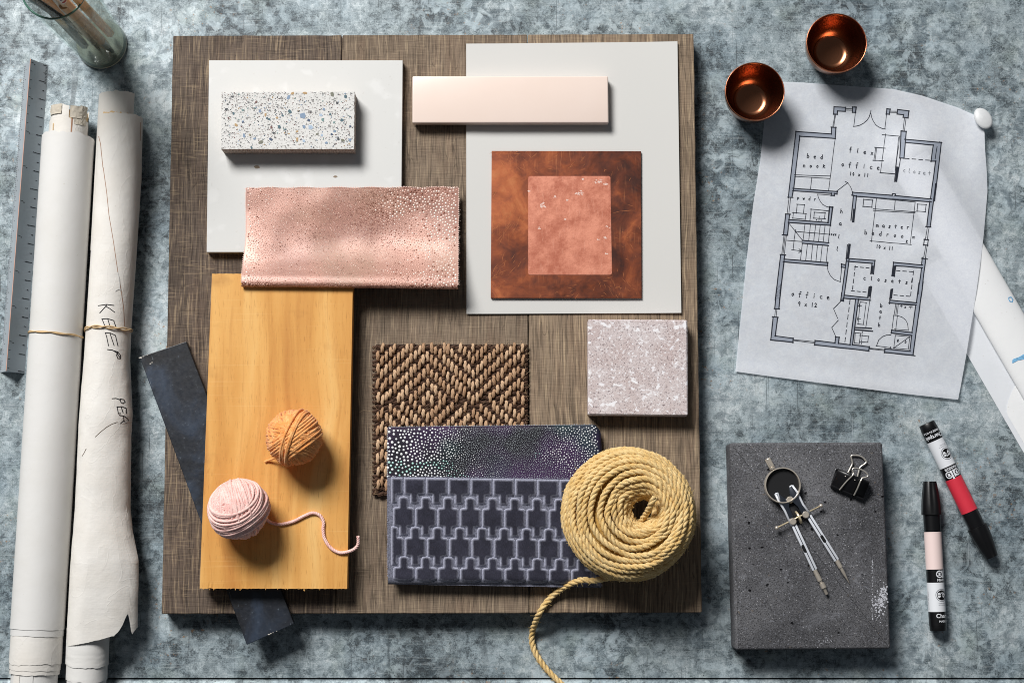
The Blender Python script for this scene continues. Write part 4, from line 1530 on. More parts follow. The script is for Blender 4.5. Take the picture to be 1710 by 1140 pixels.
# ------------------------------------------------------------------ paper rolls on the left
def paper_mat(name, base, tint, bumpy=0.25):
    m = NM(name)
    n1 = m.noise(26, 5, 0.6)
    n2 = m.noise(1.0, 3, 0.6, vec=m.map(sc=(60, 420, 60)))
    col = m.mix(m.ramp(n1, [(0.40, 0.0), (0.75, 0.6)]), base, tint)
    col = m.mix(m.ramp(m.noise(300, 2), [(0.72, 0.0), (0.76, 0.35)]), col, S(190, 184, 174))
    m.set(Base_Color=col, Roughness=0.62, Specular_IOR_Level=0.25)
    cz = m.noise(17, 3, 0.5, 1.6, vec=m.map(sc=(1, 0.6, 1), loc=(3, 1, 0)))
    cr_ = m.ramp(cz, [(0.485, 0.0), (0.5, 1.0), (0.515, 0.0)])
    h_ = m.math('ADD', m.math('ADD', n1, m.math('MULTIPLY', n2, 0.08)), m.math('MULTIPLY', cr_, 0.10 * bumpy))
    m.bump(h_, bumpy, 0.0020)
    return m.mat
PAPER = paper_mat("roll_paper", S(216, 215, 213), S(208, 206, 201))
PAPER2 = paper_mat("roll_paper_worn", S(222, 219, 214), S(210, 204, 195), 0.6)
CREAM = plain("paper_edge_cream", S(214, 184, 140), 0.8, var=0.1, vscale=200)
PENCIL = plain("black_ink", S(24, 24, 28), 0.6, spec=0.3)
TAN = plain("paper_edge_brown", S(158, 118, 92), 0.9)

def cyl_layer(axis, y0, y1, r, a0, a1, jag0=0.0, jag1=0.0, seed=0, n=56, m=40, spiral=0.0, crump=0.0, tail0=None, tail1=None):
    """a sheet curled round the axis between photo rows y0 and y1; a0..a1 degrees round from the right over the top"""
    c0, c1 = axis(y0), axis(y1)
    d = (c1 - c0).normalized()
    side = d.cross(Vector((0, 0, 1))).normalized()
    if side.x < 0:
        side = -side
    rows = []
    for j in range(m + 1):
        row = []
        for i in range(n + 1):
            u = i / n
            a = radians(a0 + (a1 - a0) * u)
            t = j / m
            e0 = jag0 * (n3(i * 0.33, seed, 1) + 0.5 * n3(i * 1.1, seed, 2)) + (tail0(u) if tail0 else 0)
            e1 = jag1 * (n3(i * 0.35, seed, 4) + 0.5 * n3(i * 1.2, seed, 5)) + (tail1(u) if tail1 else 0)
            p = (c0 + d * (e0 * U)).lerp(c1 + d * (e1 * U), t)
            rr = r * (1 + spiral * u) + crump * U * (n3(u * 6, t * 7, seed) + 0.5 * n3(u * 14, t * 18, seed + 3))
            row.append(p + (side * cos(a) + Vector((0, 0, 1)) * sin(a)) * rr)
        rows.append(row)
    return rows

def solid_sheet(o, th=0.0003):
    return o

R1 = 42.5 * U
def axis1(py):
    cx = 114.5 + (62.5 - 114.5) * (py - 228) / (1050 - 228)
    return P(cx, py, R1 + 0.0002)
r1 = thing("paper_roll", "plain white roll of paper beside the metal ruler, with a thin band round its middle", "paper roll", axis1(640) * 1.0 - Vector((0, 0, R1)))
lay1 = [("outer", 229, 1049, 1.0, -70, 285, 4, 1.0, PAPER, lambda u: 10 * max(0, (0.30 - u) / 0.30) * (1 if u < .3 else 0)),
        ("b", 250, 1060, 0.983, -80, 280, 2, 1.2, PAPER, None),
        ("c", 260, 1106, 0.967, -80, 280, 2, 3.5, PAPER2, None),
        ("d", 300, 1117, 0.945, -80, 280, 2, 2.5, PAPER2, None),
        ("e", 300, 1124, 0.925, -80, 280, 2, 2.0, PAPER2, None),
        ("f", 205, 330, 0.76, 5, 330, 3, 1, PAPER2, None),
        ("g", 183, 330, 0.73, 78, 350, 4, 1, PAPER2, None),
        ("h", 190, 330, 0.69, -60, 290, 5, 1, CREAM, None),
        ("i", 900, 1230, 0.865, -80, 280, 2, 2, PAPER, None)]
for k, (nm, y0, y1, s_, a0, a1, j0, j1, mt, t0) in enumerate(lay1):
    o = MB().grid(cyl_layer(axis1, y0, y1, R1 * s_, a0, a1, j0, j1, k * 3.3, crump=0.35 if k else 0.15, spiral=0.012 if k == 0 else 0, tail0=t0)).build(
        "paper_sheet", mt, r1, smooth=True, recalc=False)
    solid_sheet(o)
# crumpled rag end and tape strips on the roll
def on_roll(axis, py, a, r):
    c = axis(py)
    return c + Vector((cos(radians(a)), 0, sin(radians(a)))) * r
cr = MB()
for (a0, a1, y0, y1, dr) in ((18, 46, 182, 200, 0.78), (40, 75, 184, 204, 0.79), (100, 150, 181, 197, 0.77), (20, 62, 196, 214, 0.775)):
    rows = []
    for j in range(7):
        rows.append([on_roll(axis1, y0 + (y1 - y0) * j / 6 + 3 * n3(i, a0), a0 + (a1 - a0) * i / 10, R1 * (dr + 0.045 * n3(i * 0.6, j * 0.7, a0))) for i in range(11)])
    cr.grid(rows)
solid_sheet(cr.build("crumpled_end", paper_mat("rag_paper", S(206, 198, 184), S(150, 138, 120), 0.9), r1, smooth=True, recalc=False), 0.0004)
for (a0, a1, y0, y1, rr_, mt) in ((70, 66, 190, 240, 0.765, TAN), (128, 124, 212, 232, 0.775, CREAM)):
    mb = MB().grid([[on_roll(axis1, y0 + (y1 - y0) * j / 6, a0 + (a1 - a0) * i / 2, R1 * rr_) for i in range(3)] for j in range(7)])
    mb.build("sheet_edge", mt, r1, recalc=False)
for (a0, a1, mt) in ((112, 132, PAPER2), (78, 103, PAPER)):
    mb = MB().grid([[on_roll(axis1, 1124 + 60 * j / 6, a0 + (a1 - a0) * i / 4, R1 * 0.892) for i in range(5)] for j in range(7)])
    solid_sheet(mb.build("paper_strip", mt, r1, recalc=False), 0.0004)

# second roll: loose torn wrapper with writing
ZR2 = 37 * U
sec = [(190, 165, 238, -50, 37), (300, 160.5, 235.5, -50, 37), (400, 154, 229, -50, 37), (480, 149, 223.5, -45, 37), (540, 145, 219, -40, 36.5), (600, 141, 216.5, -25, 37), (650, 137, 219, -8, 38),
       (695, 133.5, 221.5, 2, 39), (730, 131.5, 219, -5, 38), (790, 129, 218, -8, 38), (850, 126, 217.5, -4, 38), (885, 123.5, 222, 4, 39), (935, 119, 234.5, 10, 40), (1000, 115.5, 233, 10, 39), (1050, 113, 231.5, 6, 37), (1085, 111.5, 231, 4, 36)]
def sect(py):
    g = lambda k: lerp_table([(s_[0], s_[k]) for s_ in sec], py)
    return g(1), g(2), g(3), g(4)
def wrap_pt(py, u, lift=0.0, crump=1.0):
    xl, xr, te, b = sect(py)
    zc = b * U
    L_ = P(xl, py, zc)
    R__ = P(xr, py, zc)
    t = radians(222 + (te - 222) * u)
    xc = L_.x + b * U * 0.98                # round on the left, stretched where the loose flap opens
    a_ = b * U * 0.98 if cos(t) < 0 else R__.x - xc
    k = 1 + (0.010 * n3(u * 5, py * 0.02, 3) + 0.008 * n3(u * 11, py * 0.05, 8)) * crump * (0.4 + min(1, max(0, (py - 540) / 120)))
    cr_ = 0.0
    if py > 560:                            # long creases in the loose part
        cr_ = 0.6 * MM * max(0, n3(u * 9, py * 0.008, 12)) * crump
    return Vector((xc + (a_ * k + lift) * cos(t), (L_.y + R__.y) / 2, zc + (b * U * k + lift - cr_) * sin(t)))
r2c = P(175, 640, 0)
r2 = thing("paper_roll", "worn torn roll of white paper with KEEP written on it in pen", "paper roll", (r2c.x, r2c.y, 0))
def yend(x):
    return lerp_table([(100, 1080), (113, 1078), (150, 1071), (180, 1064), (197, 1059), (204, 1053), (211, 1041), (219, 1022), (221, 1026), (221.8, 1046), (224, 1058), (231, 1046), (240, 1040)], x)
rows = []
NW, NL = 84, 150
for j in range(NL + 1):
    row = []
    for i in range(NW + 1):
        u = i / NW
        xl, xr, te, b = sect(1060)
        ct = cos(radians(222 + (te - 222) * u))
        xe = xl + b + (b if ct < 0 else xr - xl - b) * ct
        ye = yend(xe) + 1.2 * n3(i * 0.9, 5) if u > 0.2 else 1079
        ys = 197 + 2.5 * n3(i * 0.5, 2) + (3 * n3(i * 1.7, 7) if u > .75 else 0)
        row.append(wrap_pt(ys + (ye - ys) * j / NL, u))
    rows.append(row)
wm = MB().grid(rows, flip=True)
WR = wm.bvh()
solid_sheet(wm.build("torn_wrapper", PAPER2, r2, smooth=True, recalc=False), 0.00035)
def axis2(py):
    return P(196.5 + (146 - 196.5) * (py - 160) / (1100 - 160), py, 34.5 * U)
for k, (y0, y1, rr_, a0, a1, j0, j1, mt, t0) in enumerate([
        (159, 420, 30.5, 12, 300, 3, 1, PAPER2, lambda u: 10 * u - 2 if u < 0.7 else 3),
        (194, 420, 31.5, -60, 120, 3, 1, CREAM, None),
        (1048, 1112, 34.0, -80, 280, 1, 2.5, PAPER, lambda u: 0),
        (1048, 1137, 32.6, -80, 280, 1, 2.5, PAPER, None),
        (1048, 1235, 31.2, -80, 280, 1, 2, PAPER, None)]):
    ax = axis2
    if k >= 2:
        ax = lambda py: P(146.5 - (py - 1078) * 0.035, py, 35 * U)
    rws = cyl_layer(ax, y0, y1, rr_ * U, a0, a1, j0, j1, 40 + k * 2.7, crump=0.3, tail0=t0, tail1=(lambda u: -9 * (0.5 + 0.5 * cos(u * 6.28 + 0.3))) if k in (2, 3) else None)
    solid_sheet(MB().grid(rws).build("paper_sheet", mt, r2, smooth=True, recalc=False))
def cast(bvh, px, py, lift):
    d = ray(px, py).normalized()
    h = bvh.ray_cast(CAM, d)
    if h[0] is None:
        return None
    nrm = h[1] if h[1].dot(d) < 0 else -h[1]
    return h[0] + nrm * lift
def ink_on(bvh, strokes, w, lift, mb, step=3.0):
    for st_ in strokes:
        for (x0, y0), (x1, y1) in zip(st_, st_[1:]):
            L_ = math.hypot(x1 - x0, y1 - y0)
            if L_ < 0.01:
                continue
            k = max(1, int(L_ / step))
            nx, ny = -(y1 - y0) / L_ * w / 2, (x1 - x0) / L_ * w / 2
            ex, ey = (x1 - x0) / L_ * w * 0.35, (y1 - y0) / L_ * w * 0.35
            pa = []
            for i in range(k + 1):
                t = i / k
                o_ = -1 if i == 0 else (1 if i == k else 0)
                x, y = x0 + (x1 - x0) * t + ex * o_, y0 + (y1 - y0) * t + ey * o_
                a_, b_ = cast(bvh, x + nx, y + ny, lift), cast(bvh, x - nx, y - ny, lift)
                if a_ and b_:
                    pa.append((a_, b_))
            if len(pa) > 1:
                mb.grid([[p[0] for p in pa], [p[1] for p in pa]])
def z2(pts):
    return [(x / 3.93, 280 + y / 3.93) for x, y in pts]
def z3(pts):
    return [(x / 3.93, 560 + y / 3.93) for x, y in pts]
letters = [z2([(645, 905), (700, 897), (747, 903)]), z2([(700, 902), (655, 953)]), z2([(692, 908), (722, 925), (752, 948)]),
           z2([(668, 992), (705, 990), (748, 1003)]), z2([(670, 993), (690, 1042), (722, 1038)]), z2([(708, 995), (722, 1042)]), z2([(746, 1004), (762, 1050)]),
           z2([(690, 1083), (725, 1085), (757, 1100)]), z2([(692, 1084), (700, 1110), (712, 1168)]), z2([(722, 1088), (748, 1166)]), z2([(757, 1100), (773, 1168)]),
           z3([(705, 92), (738, 96), (765, 113), (790, 150)]), z3([(740, 98), (772, 107), (790, 130), (788, 152), (772, 150), (764, 130), (770, 112)]),
           z3([(735, 414), (760, 412), (790, 422)]), z3([(788, 416), (812, 420), (820, 436), (806, 446), (793, 438), (786, 422)]),
           z3([(766, 468), (800, 466), (828, 478)]), z3([(768, 468), (776, 512), (790, 510)]), z3([(795, 470), (806, 505)]), z3([(827, 479), (829, 511)]),
           z3([(782, 522), (812, 528), (838, 546)]), z3([(838, 546), (842, 562), (826, 572), (812, 560), (810, 535)]), z3([(813, 556), (790, 577)])]
mb = MB()
ink_on(WR, letters, 1.35, 0.0002, mb)
mb.build("handwriting", PENCIL, r2, recalc=False)
mb = MB()
ink_on(WR, [z3([(770, 568), (735, 580), (700, 600), (660, 632), (625, 665)]), z3([(566, 742), (552, 770), (540, 790)])], 0.9, 0.00015, mb)
mb.build("tear_line", plain("paper_tear", S(92, 74, 58), 0.9), r2, recalc=False)
for stroke in ([(165, 228), (168, 240), (172, 280)], z2([(678, 0), (700, 160), (715, 310), (745, 490), (772, 680), (792, 790), (810, 920), (817, 1040)]), [(234, 205), (234, 235)]):
    mb = MB()
    ink_on(WR, [stroke], 0.9, 0.00018, mb)
    mb.build("sheet_edge", TAN, r2, recalc=False)
for stroke, w_, l_ in ((z2([(756, 808), (775, 796), (790, 800)]), 1.4, 0.0005), (z2([(772, 690), (780, 730), (786, 800)]), 1.4, 0.0005), (z3([(800, 575), (870, 556)]), 1.3, 0.00035)):
    mb = MB()
    ink_on(WR, [stroke], w_, l_, mb)
    mb.build("raised_crease", PAPER, r2, recalc=False)

# rubber bands and string round the rolls
BAND = plain("old_rubber", S(206, 176, 132), 0.6, var=0.15, vscale=300)
def band(name, label, fn, r, tw_r, nstr):
    c = fn(90)
    th_ = thing(name, label, "band", (c.x, c.y, 0))
    pts = [fn(a) for a in range(0, 360, 4)]
    if nstr == 1:
        mb = MB().tube(pts, r, 6, closed=True)
        mb.build("loop", BAND, th_, smooth=True)
    else:
        for s_ in range(nstr):
            o_ = []
            for i, p in enumerate(pts):
                ph = i / len(pts) * 2 * pi * 5 + s_ * pi
                d = (p - Vector((c.x, p.y, c.z - R1)))
                o_.append(p + Vector((0, cos(ph) * tw_r, 0)) + Vector((0, 0, 1)) * (sin(ph) * tw_r * 0.5 + tw_r * .5))
            mb = MB().tube(o_, r, 6, closed=True)
            mb.build("loop", BAND, th_, smooth=True)
    return th_
def ring1(a):
    py = 559.5 - 3.5 * cos(radians(a + 180)) + 0.4 * sin(radians(a * 7))
    c = axis1(py)
    return c + Vector((cos(radians(a)), 0, sin(radians(a)))) * (R1 * 1.022 + 0.0002)
band("rubber_band", "thin twisted band round the plain paper roll next to the ruler", ring1, 0.0006, 0.0005, 2)
def ring2(a):
    py = 551 + 1.5 * sin(radians(a * 2 + 40))
    xl, xr, te, b = sect(py)
    L_, R__ = P(xl, py, b * U), P(xr, py, b * U)
    return Vector(((L_.x + R__.x) / 2 + ((R__.x - L_.x) / 2 + 0.0008) * cos(radians(a)), L_.y, b * U + (b * U + 0.0008) * sin(radians(a))))
band("rubber_band", "doubled rubber band crossing the word KEEP on the torn paper roll", ring2, 0.00065, 0.0011, 2)

# ------------------------------------------------------------------ roll under the floor plan
A0 = (1664.0, 516.0)
AD = (0.500, 0.866)
def along(s, q):
    """photo pixel at s along the roll's axis and q across it (q>0 to the upper right)"""
    return (A0[0] + AD[0] * s + AD[1] * q, A0[1] + AD[1] * s - AD[0] * q)
HW, HH = 36.0, 13.0
S0 = -284.0
r3p = P(1690, 560, 0)
r3 = thing("paper_roll", "flattened white roll of tracing paper lying partly under the floor plan", "paper roll", (r3p.x, r3p.y, 0))
ROLLP = paper_mat("tracing_roll", S(236, 237, 238), S(228, 230, 233), 0.15)
rows = []
for j in range(60):
    s = S0 + j * 10
    row = []
    for i in range(49):
        a = radians(-100 + 380 * i / 48)
        k = 1.0 + (0.02 if i > 40 else 0)
        row.append(P(*along(s + (6 * cos(a)), HW * k * cos(a)), z=(HH + HH * k * sin(a)) * U + 0.0008))
    rows.append(row)
mb = MB().grid(rows)
RB3 = mb.bvh()
solid_sheet(mb.build("rolled_sheet", ROLLP, r3, smooth=True, recalc=False))
rows = []
for j in range(60):
    s = S0 - 4 + j * 10
    rows.append([P(*along(s, HW * 0.9 * cos(radians(-95 + 370 * i / 40))), z=(HH + HH * 0.88 * sin(radians(-95 + 370 * i / 40))) * U + 0.0008) for i in range(41)])
solid_sheet(MB().grid(rows).build("rolled_sheet", ROLLP, r3, smooth=True, recalc=False))
# the loose outer flap lying to its lower left
def flap(s0, s1, w, z0, slope=0.0):
    rows = []
    for j in range(40):
        s = s0 + (s1 - s0) * j / 39
        row = []
        for i in range(13):
            t = i / 12
            q = -HW * 0.62 - t * (w + slope * (s - s0))
            row.append(P(*along(s, q), z=(z0 * (1 - t) ** 1.6 + 0.9) * U + 0.0003 + 0.0006 * max(0, n3(s * .02, t * 2, 3))))
        rows.append(row)
    return MB().grid(rows)
solid_sheet(flap(-120, 420, 58, 13).build("loose_flap", paper_mat("tracing_flap", S(222, 225, 230), S(212, 216, 222), 0.2), r3, smooth=True, recalc=False))
# second thickness of the flap, with a rounded corner
rows = []
for j in range(40):
    s = 128 + j * 8
    w = 50 - 38 * (1 - min(1, j / 6) ) ** 1.6
    rows.append([P(*along(s - 0.25 * w * i / 12, -HW * 0.62 - w * i / 12), z=(15 * (1 - i / 12 * w / 56) ** 1.6 + 1.8) * U + 0.0005) for i in range(13)])
solid_sheet(MB().grid(rows).build("loose_flap", ROLLP, r3, smooth=True, recalc=False))
mb = MB()
ink_on(RB3, [[(1691, 605), (1700, 600), (1712, 594)], [(1691, 602), (1702, 597), (1712, 591)], [(1693, 600), (1712, 594)], [(1702, 600), (1712, 598)]], 2.4, 0.0003, mb)
ink_on(RB3, [[(1684, 497), (1688, 496), (1691, 500), (1690, 504), (1686, 503), (1684, 499)]], 1.6, 0.0003, mb)
mb.build("blue_ink_mark", plain("blue_marker_ink", S(122, 180, 220), 0.7, var=0.2, vscale=500), r3, recalc=False)

# ------------------------------------------------------------------ the floor plan on tracing paper
def plan_z(px, py):
    """height of the sheet above the table, metres"""
    dx, dy = px - A0[0], py - A0[1]
    s = dx * AD[0] + dy * AD[1]
    q = dx * AD[1] - dy * AD[0]
    h = 29.0 * exp(-(abs(q) / 48) ** 2.4)
    if q < 0:
        h = max(h, 21.0 * exp(-(abs(q) / 92) ** 2.2) * (1 if s > -140 else exp(-((s + 140) / 50) ** 2)))
    if s < S0:
        h *= exp(-((s - S0) / 42) ** 2)
    z = 1.2 + h
    z += 0.8 * (n3(px * 0.011, py * 0.011, 2) + 0.6)
    # edges that lift off the table
    z += 5.0 * exp(-((py - (620 + (px - 1228) * 0.118)) / 16) ** 2) * max(0, 0.6 + n3(px * .012, 3))
    z += 4.0 * exp(-((px - 1232) / 12) ** 2) * max(0, n3(py * .02, 5))
    z += 15.0 * exp(-((px - 1650) / 34) ** 2 - ((py - 225) / 70) ** 2)
    return z * U
top_e = [(1305, 137), (1340, 138), (1420, 144), (1492, 149), (1540, 160), (1600, 180), (1638, 197)]
right_e = [(1638, 197), (1644, 222), (1645, 250), (1648, 290), (1649, 320), (1646, 355), (1642, 399), (1637, 440), (1630, 490), (1622, 540), (1614, 590), (1607, 630), (1600, 667)]
bot_e = [(1228, 620), (1300, 630), (1400, 643), (1500, 656), (1600, 667)]
left_e = [(1276, 137), (1276, 205), (1270, 265), (1258, 340), (1246, 440), (1236, 540), (1228, 620)]
def poly_at(pl, t):
    L_ = [0]
    for a_, b_ in zip(pl, pl[1:]):
        L_.append(L_[-1] + math.hypot(a_[0] - b_[0], a_[1] - b_[1]))
    s = t * L_[-1]
    for i in range(len(pl) - 1):
        if s <= L_[i + 1] + 1e-6:
            k = (s - L_[i]) / max(1e-9, L_[i + 1] - L_[i])
            return (pl[i][0] + (pl[i + 1][0] - pl[i][0]) * k, pl[i][1] + (pl[i + 1][1] - pl[i][1]) * k)
    return pl[-1]
top_f = [(1276, 137)] + top_e
GX, GY = 90, 110
def coons(u, v):
    t, b_, l, r = poly_at(top_f, u), poly_at(bot_e, u), poly_at(left_e, v), poly_at(right_e, v)
    c00, c10, c01, c11 = top_f[0], top_f[-1], bot_e[0], bot_e[-1]
    out = []
    for k in (0, 1):
        out.append((1 - v) * t[k] + v * b_[k] + (1 - u) * l[k] + u * r[k]
                   - ((1 - u) * (1 - v) * c00[k] + u * (1 - v) * c10[k] + (1 - u) * v * c01[k] + u * v * c11[k]))
    return out
rows = []
for j in range(GY + 1):
    row = []
    for i in range(GX + 1):
        x, y = coons(i / GX, j / GY)
        row.append(P(x, y, plan_z(x, y)))
    rows.append(row)
m = NM("tracing_paper")
fib = m.noise(150, 5, 0.7, 0.4)
fib2 = m.noise(620, 4, 0.7)
f = m.math('ADD', m.math('MULTIPLY', fib, 0.5), m.math('MULTIPLY', fib2, 0.5))
pc = m.mix(m.ramp(f, [(0.34, 0.0), (0.66, 1.0)]), S(232, 236, 246), S(246, 249, 254))
dif = m.n("ShaderNodeBsdfDiffuse", {"Color": pc})
trl = m.n("ShaderNodeBsdfTranslucent", {"Color": S(236, 239, 244)})
trn = m.n("ShaderNodeBsdfTransparent", {"Color": (1, 1, 1, 1)})
a1 = m.n("ShaderNodeMixShader", {0: 0.26, 1: dif.outputs[0], 2: trl.outputs[0]})
a2 = m.n("ShaderNodeMixShader", {0: m.ramp(f, [(0.3, 0.22), (0.7, 0.13)]), 1: a1.outputs[0], 2: trn.outputs[0]})
m.t.links.new(a2.outputs[0], m.out.inputs[0])
plan_c = P(1440, 400, 0)
fp = thing("floor_plan", "hand drawn house floor plan on thin translucent tracing paper", "drawing", (plan_c.x, plan_c.y, 0))
MB().grid(rows, flip=True).build("tracing_sheet", m.mat, fp, smooth=True, recalc=False)

INK = plain("drawing_ink", S(34, 38, 48), 0.7, spec=0.2)
WASH = plain("grey_marker_wash", S(146, 153, 166), 0.8, spec=0.2, var=0.18, vscale=160)
ink, wash = MB(), MB()
LZ = 0.00022
def PP(x, y, dz):
    return P(x, y, plan_z(x, y) + dz)
def line(pts, w=1.15, over=0.0, mb=None, dz=LZ):
    mb = mb or ink
    for (x0, y0), (x1, y1) in zip(pts, pts[1:]):
        L_ = math.hypot(x1 - x0, y1 - y0)
        if L_ < 0.05:
            continue
        tx, ty = (x1 - x0) / L_, (y1 - y0) / L_
        x0b, y0b, x1b, y1b = x0 - tx * (w * .3 + over), y0 - ty * (w * .3 + over), x1 + tx * (w * .3 + over), y1 + ty * (w * .3 + over)
        k = max(1, int(L_ / 7))
        r0, r1_ = [], []
        for i in range(k + 1):
            t = i / k
            ww = w / 2 * (1 + 0.22 * n3((x0 + i) * .7, y0 * .7, 3))
            wob = 0.35 * n3(x0 * .3 + t * L_ * .06, y0 * .3, 5)
            x, y = x0b + (x1b - x0b) * t - ty * wob, y0b + (y1b - y0b) * t + tx * wob
            r0.append(PP(x - ty * ww, y + tx * ww, dz))
            r1_.append(PP(x + ty * ww, y - tx * ww, dz))
        mb.grid([r0, r1_])
def fillp(pts, mb=None, dz=0.00012):
    """fill a polygon (triangulated) on the sheet"""
    mb = mb or wash
    bm = bmesh.new()
    vv = [bm.verts.new((x, y, 0)) for x, y in pts]
    f_ = bm.faces.new(vv)
    bm.normal_update()
    bmesh.ops.triangulate(bm, faces=[f_])
    for _ in range(3):
        es = [e for e in bm.edges if e.calc_length() > 9]
        if es:
            bmesh.ops.subdivide_edges(bm, edges=es, cuts=1)
            bmesh.ops.triangulate(bm, faces=bm.faces[:])
    bm.verts.index_update()
    mb.add([PP(v.co.x, v.co.y, dz) for v in bm.verts], [tuple(v.index for v in f2.verts) for f2 in bm.faces])
    bm.free()
def cv(ox, oy, s, pts):
    return [(ox + x / s, oy + y / s) for x, y in pts]
ZT_ = lambda *p: cv(1190, 0, 3.288, p)
ZA = lambda *p: cv(1300, 180, 6.107, p)
ZB_ = lambda *p: cv(1290, 310, 6.0, p)
ZC_ = lambda *p: cv(1270, 430, 5.7, p)
def wall(pts, w=1.7, over=0.6):
    fillp(pts)
    for i in range(len(pts)):
        line([pts[i], pts[(i + 1) % len(pts)]], w, over)
def wallf(pts, segs, w=1.7):
    """fill with only some of the outline drawn: pairs of indices"""
    fillp(pts)
    for a_, b_ in segs:
        line([pts[a_], pts[b_]], w, 0.8)
def dark(pts):
    fillp(pts, ink, LZ)
def dash(p0, p1, n, w=1.2):
    for i in range(n):
        a_, b_ = (i + 0.12) / n, (i + 0.72) / n
        line([(p0[0] + (p1[0] - p0[0]) * a_, p0[1] + (p1[1] - p0[1]) * a_), (p0[0] + (p1[0] - p0[0]) * b_, p0[1] + (p1[1] - p0[1]) * b_)], w)
TH = 0.95
# porch
wall(ZT_((667, 587), (730, 590), (728, 612), (686, 610), (684, 628), (664, 627)))
wall(ZT_((769, 588), (788, 589), (785, 618), (768, 617)))
wall(ZT_((957, 598), (975, 600), (970, 628), (953, 627)))
wall(ZT_((1016, 602), (1078, 610), (1073, 648), (1046, 644), (1048, 630), (1013, 626)))
for a_ in (((730, 597), (769, 598)), ((730, 605), (769, 606)), ((975, 611), (1016, 612)), ((975, 618), (1016, 619)), ((671, 628), (659, 699)), ((676, 628), (664, 699)),
           ((1054, 646), (1045, 719)), ((1062, 648), (1053, 719)), ((784, 618), (775, 695)), ((955, 628), (946, 709))):
    line(ZT_(*a_), TH)
line(ZT_((772, 695), (790, 693), (808, 688), (830, 676), (848, 660), (860, 642), (867, 622), (870, 606)), 1.1)
line(ZT_((869, 624), (873, 645), (882, 666), (895, 685), (912, 698), (930, 706), (950, 709)), 1.1)
line(ZT_((648, 698), (680, 700)), 1.1)
line(ZT_((1034, 718), (1064, 721)), 1.1)
# flex office, bed nook
wallf(ZA((178, 243), (538, 268), (542, 200), (585, 202), (578, 314), (217, 290)), [(0, 1), (1, 2), (2, 3), (3, 4), (4, 5)])
wallf(ZA((178, 243), (217, 290), (155, 822), (138, 912), (100, 912)), [(0, 4), (1, 2), (2, 3)])
line(ZA((578, 315), (510, 845)), TH)
line(ZA((160, 685), (530, 695)), TH)
line(ZA((162, 700), (527, 722)), TH)
line(ZA((340, 710), (325, 832)), TH)
wallf(ZA((150, 822), (600, 855), (596, 878), (570, 876), (568, 895), (537, 893), (540, 873), (147, 845)), [(0, 1), (1, 2), (2, 3), (3, 4), (4, 5), (5, 6), (6, 7)])
line(ZA((592, 850), (705, 765)), 1.0)
line(ZA((680, 752), (710, 769)), 1.2)
line(ZA((705, 768), (728, 795), (745, 828), (755, 866)), 1.0)
wallf(ZA((757, 862), (1160, 893), (1188, 896), (1560, 930), (1556, 960), (795, 903), (750, 890)), [(0, 1), (2, 3), (4, 5), (5, 6), (6, 0)])
line(ZA((1158, 893), (1162, 875), (1193, 878), (1188, 897)), 1.6)
line(ZA((1062, 275), (1240, 291)), 1.1, 1)
line(ZA((1092, 266), (1040, 664)), TH)
line(ZA((1033, 661), (1186, 675)), 1.3)
line(ZA((983, 404), (1084, 412)), 1.1, 1)
line(ZA((1003, 404), (984, 542)), 1.0)
line(ZA((992, 402), (973, 542)), 1.0)
line(ZA((966, 536), (1066, 541)), 1.1, 1)
wall(ZA((1250, 240), (1303, 242), (1280, 515), (1237, 512)), 1.8)
line(ZA((1236, 292), (1180, 755)), 1.0)
line(ZA((1226, 300), (1190, 640)), .9)
line(ZA((1246, 512), (1205, 755)), 1.2)
dark(ZA((1203, 600), (1226, 602), (1206, 755), (1186, 755)))
wallf(ZA((1290, 322), (1660, 355), (1655, 392), (1578, 382), (1300, 355)), [(0, 1), (3, 4)], 1.8)
wallf(ZA((1660, 355), (1592, 945), (1550, 925), (1603, 545), (1555, 545), (1578, 382)), [(0, 1), (2, 3), (3, 4), (4, 5)], 1.7)
line(ZA((1617, 395), (1598, 525)), 1.2)
line(ZA((1640, 350), (1668, 358)), 1.6)
dash(ZA((1283, 517))[0], ZA((1560, 537))[0], 4)
# powder room and stairs
line(ZB_((150, 115), (207, 118)), 1.3)
for a_ in (((165, 118), (146, 285)), ((182, 118), (163, 285)), ((115, 498), (92, 690)), ((126, 498), (104, 690)), ((139, 498), (118, 690))):
    line(ZB_(*a_), TH)
wall(ZB_((132, 285), (172, 287), (150, 495), (110, 492)))
line(ZB_((127, 284), (182, 287)), 1.6)
line(ZB_((95, 492), (153, 498)), 1.6)
line(ZB_((75, 690), (134, 695)), 1.8)
for a_ in (((243, 187), (322, 191)), ((247, 187), (238, 276)), ((320, 190), (308, 279)), ((198, 268), (338, 281)), ((210, 268), (203, 326)), ((335, 280), (328, 336)), ((198, 325), (332, 338)),
           ((378, 236), (566, 253)), ((386, 232), (375, 346)), ((416, 265), (530, 273)), ((420, 265), (413, 326)), ((527, 270), (521, 332)), ((410, 324), (530, 332)), ((468, 308), (465, 356))):
    line(ZB_(*a_), 1.0, 0.4)
for x, y in ((441, 343), (488, 347)):
    dark(ZB_((x - 6, y - 5), (x + 6, y - 5), (x + 6, y + 6), (x - 6, y + 6)))
wallf(ZB_((572, 213), (602, 217), (580, 395), (556, 370)), [(0, 1), (1, 2), (0, 3)], 2.2)
wallf(ZB_((165, 340), (556, 370), (580, 397), (160, 369)), [(0, 1), (2, 3)], 1.8)
line(ZB_((448, 86), (602, 97)), 1.0)
line(ZB_((450, 86), (460, 122), (480, 160), (505, 190), (535, 208), (572, 218)), 1.0)
line(ZB_((162, 375), (300, 545)), 1.1)
line(ZB_((226, 458), (570, 487)), TH)
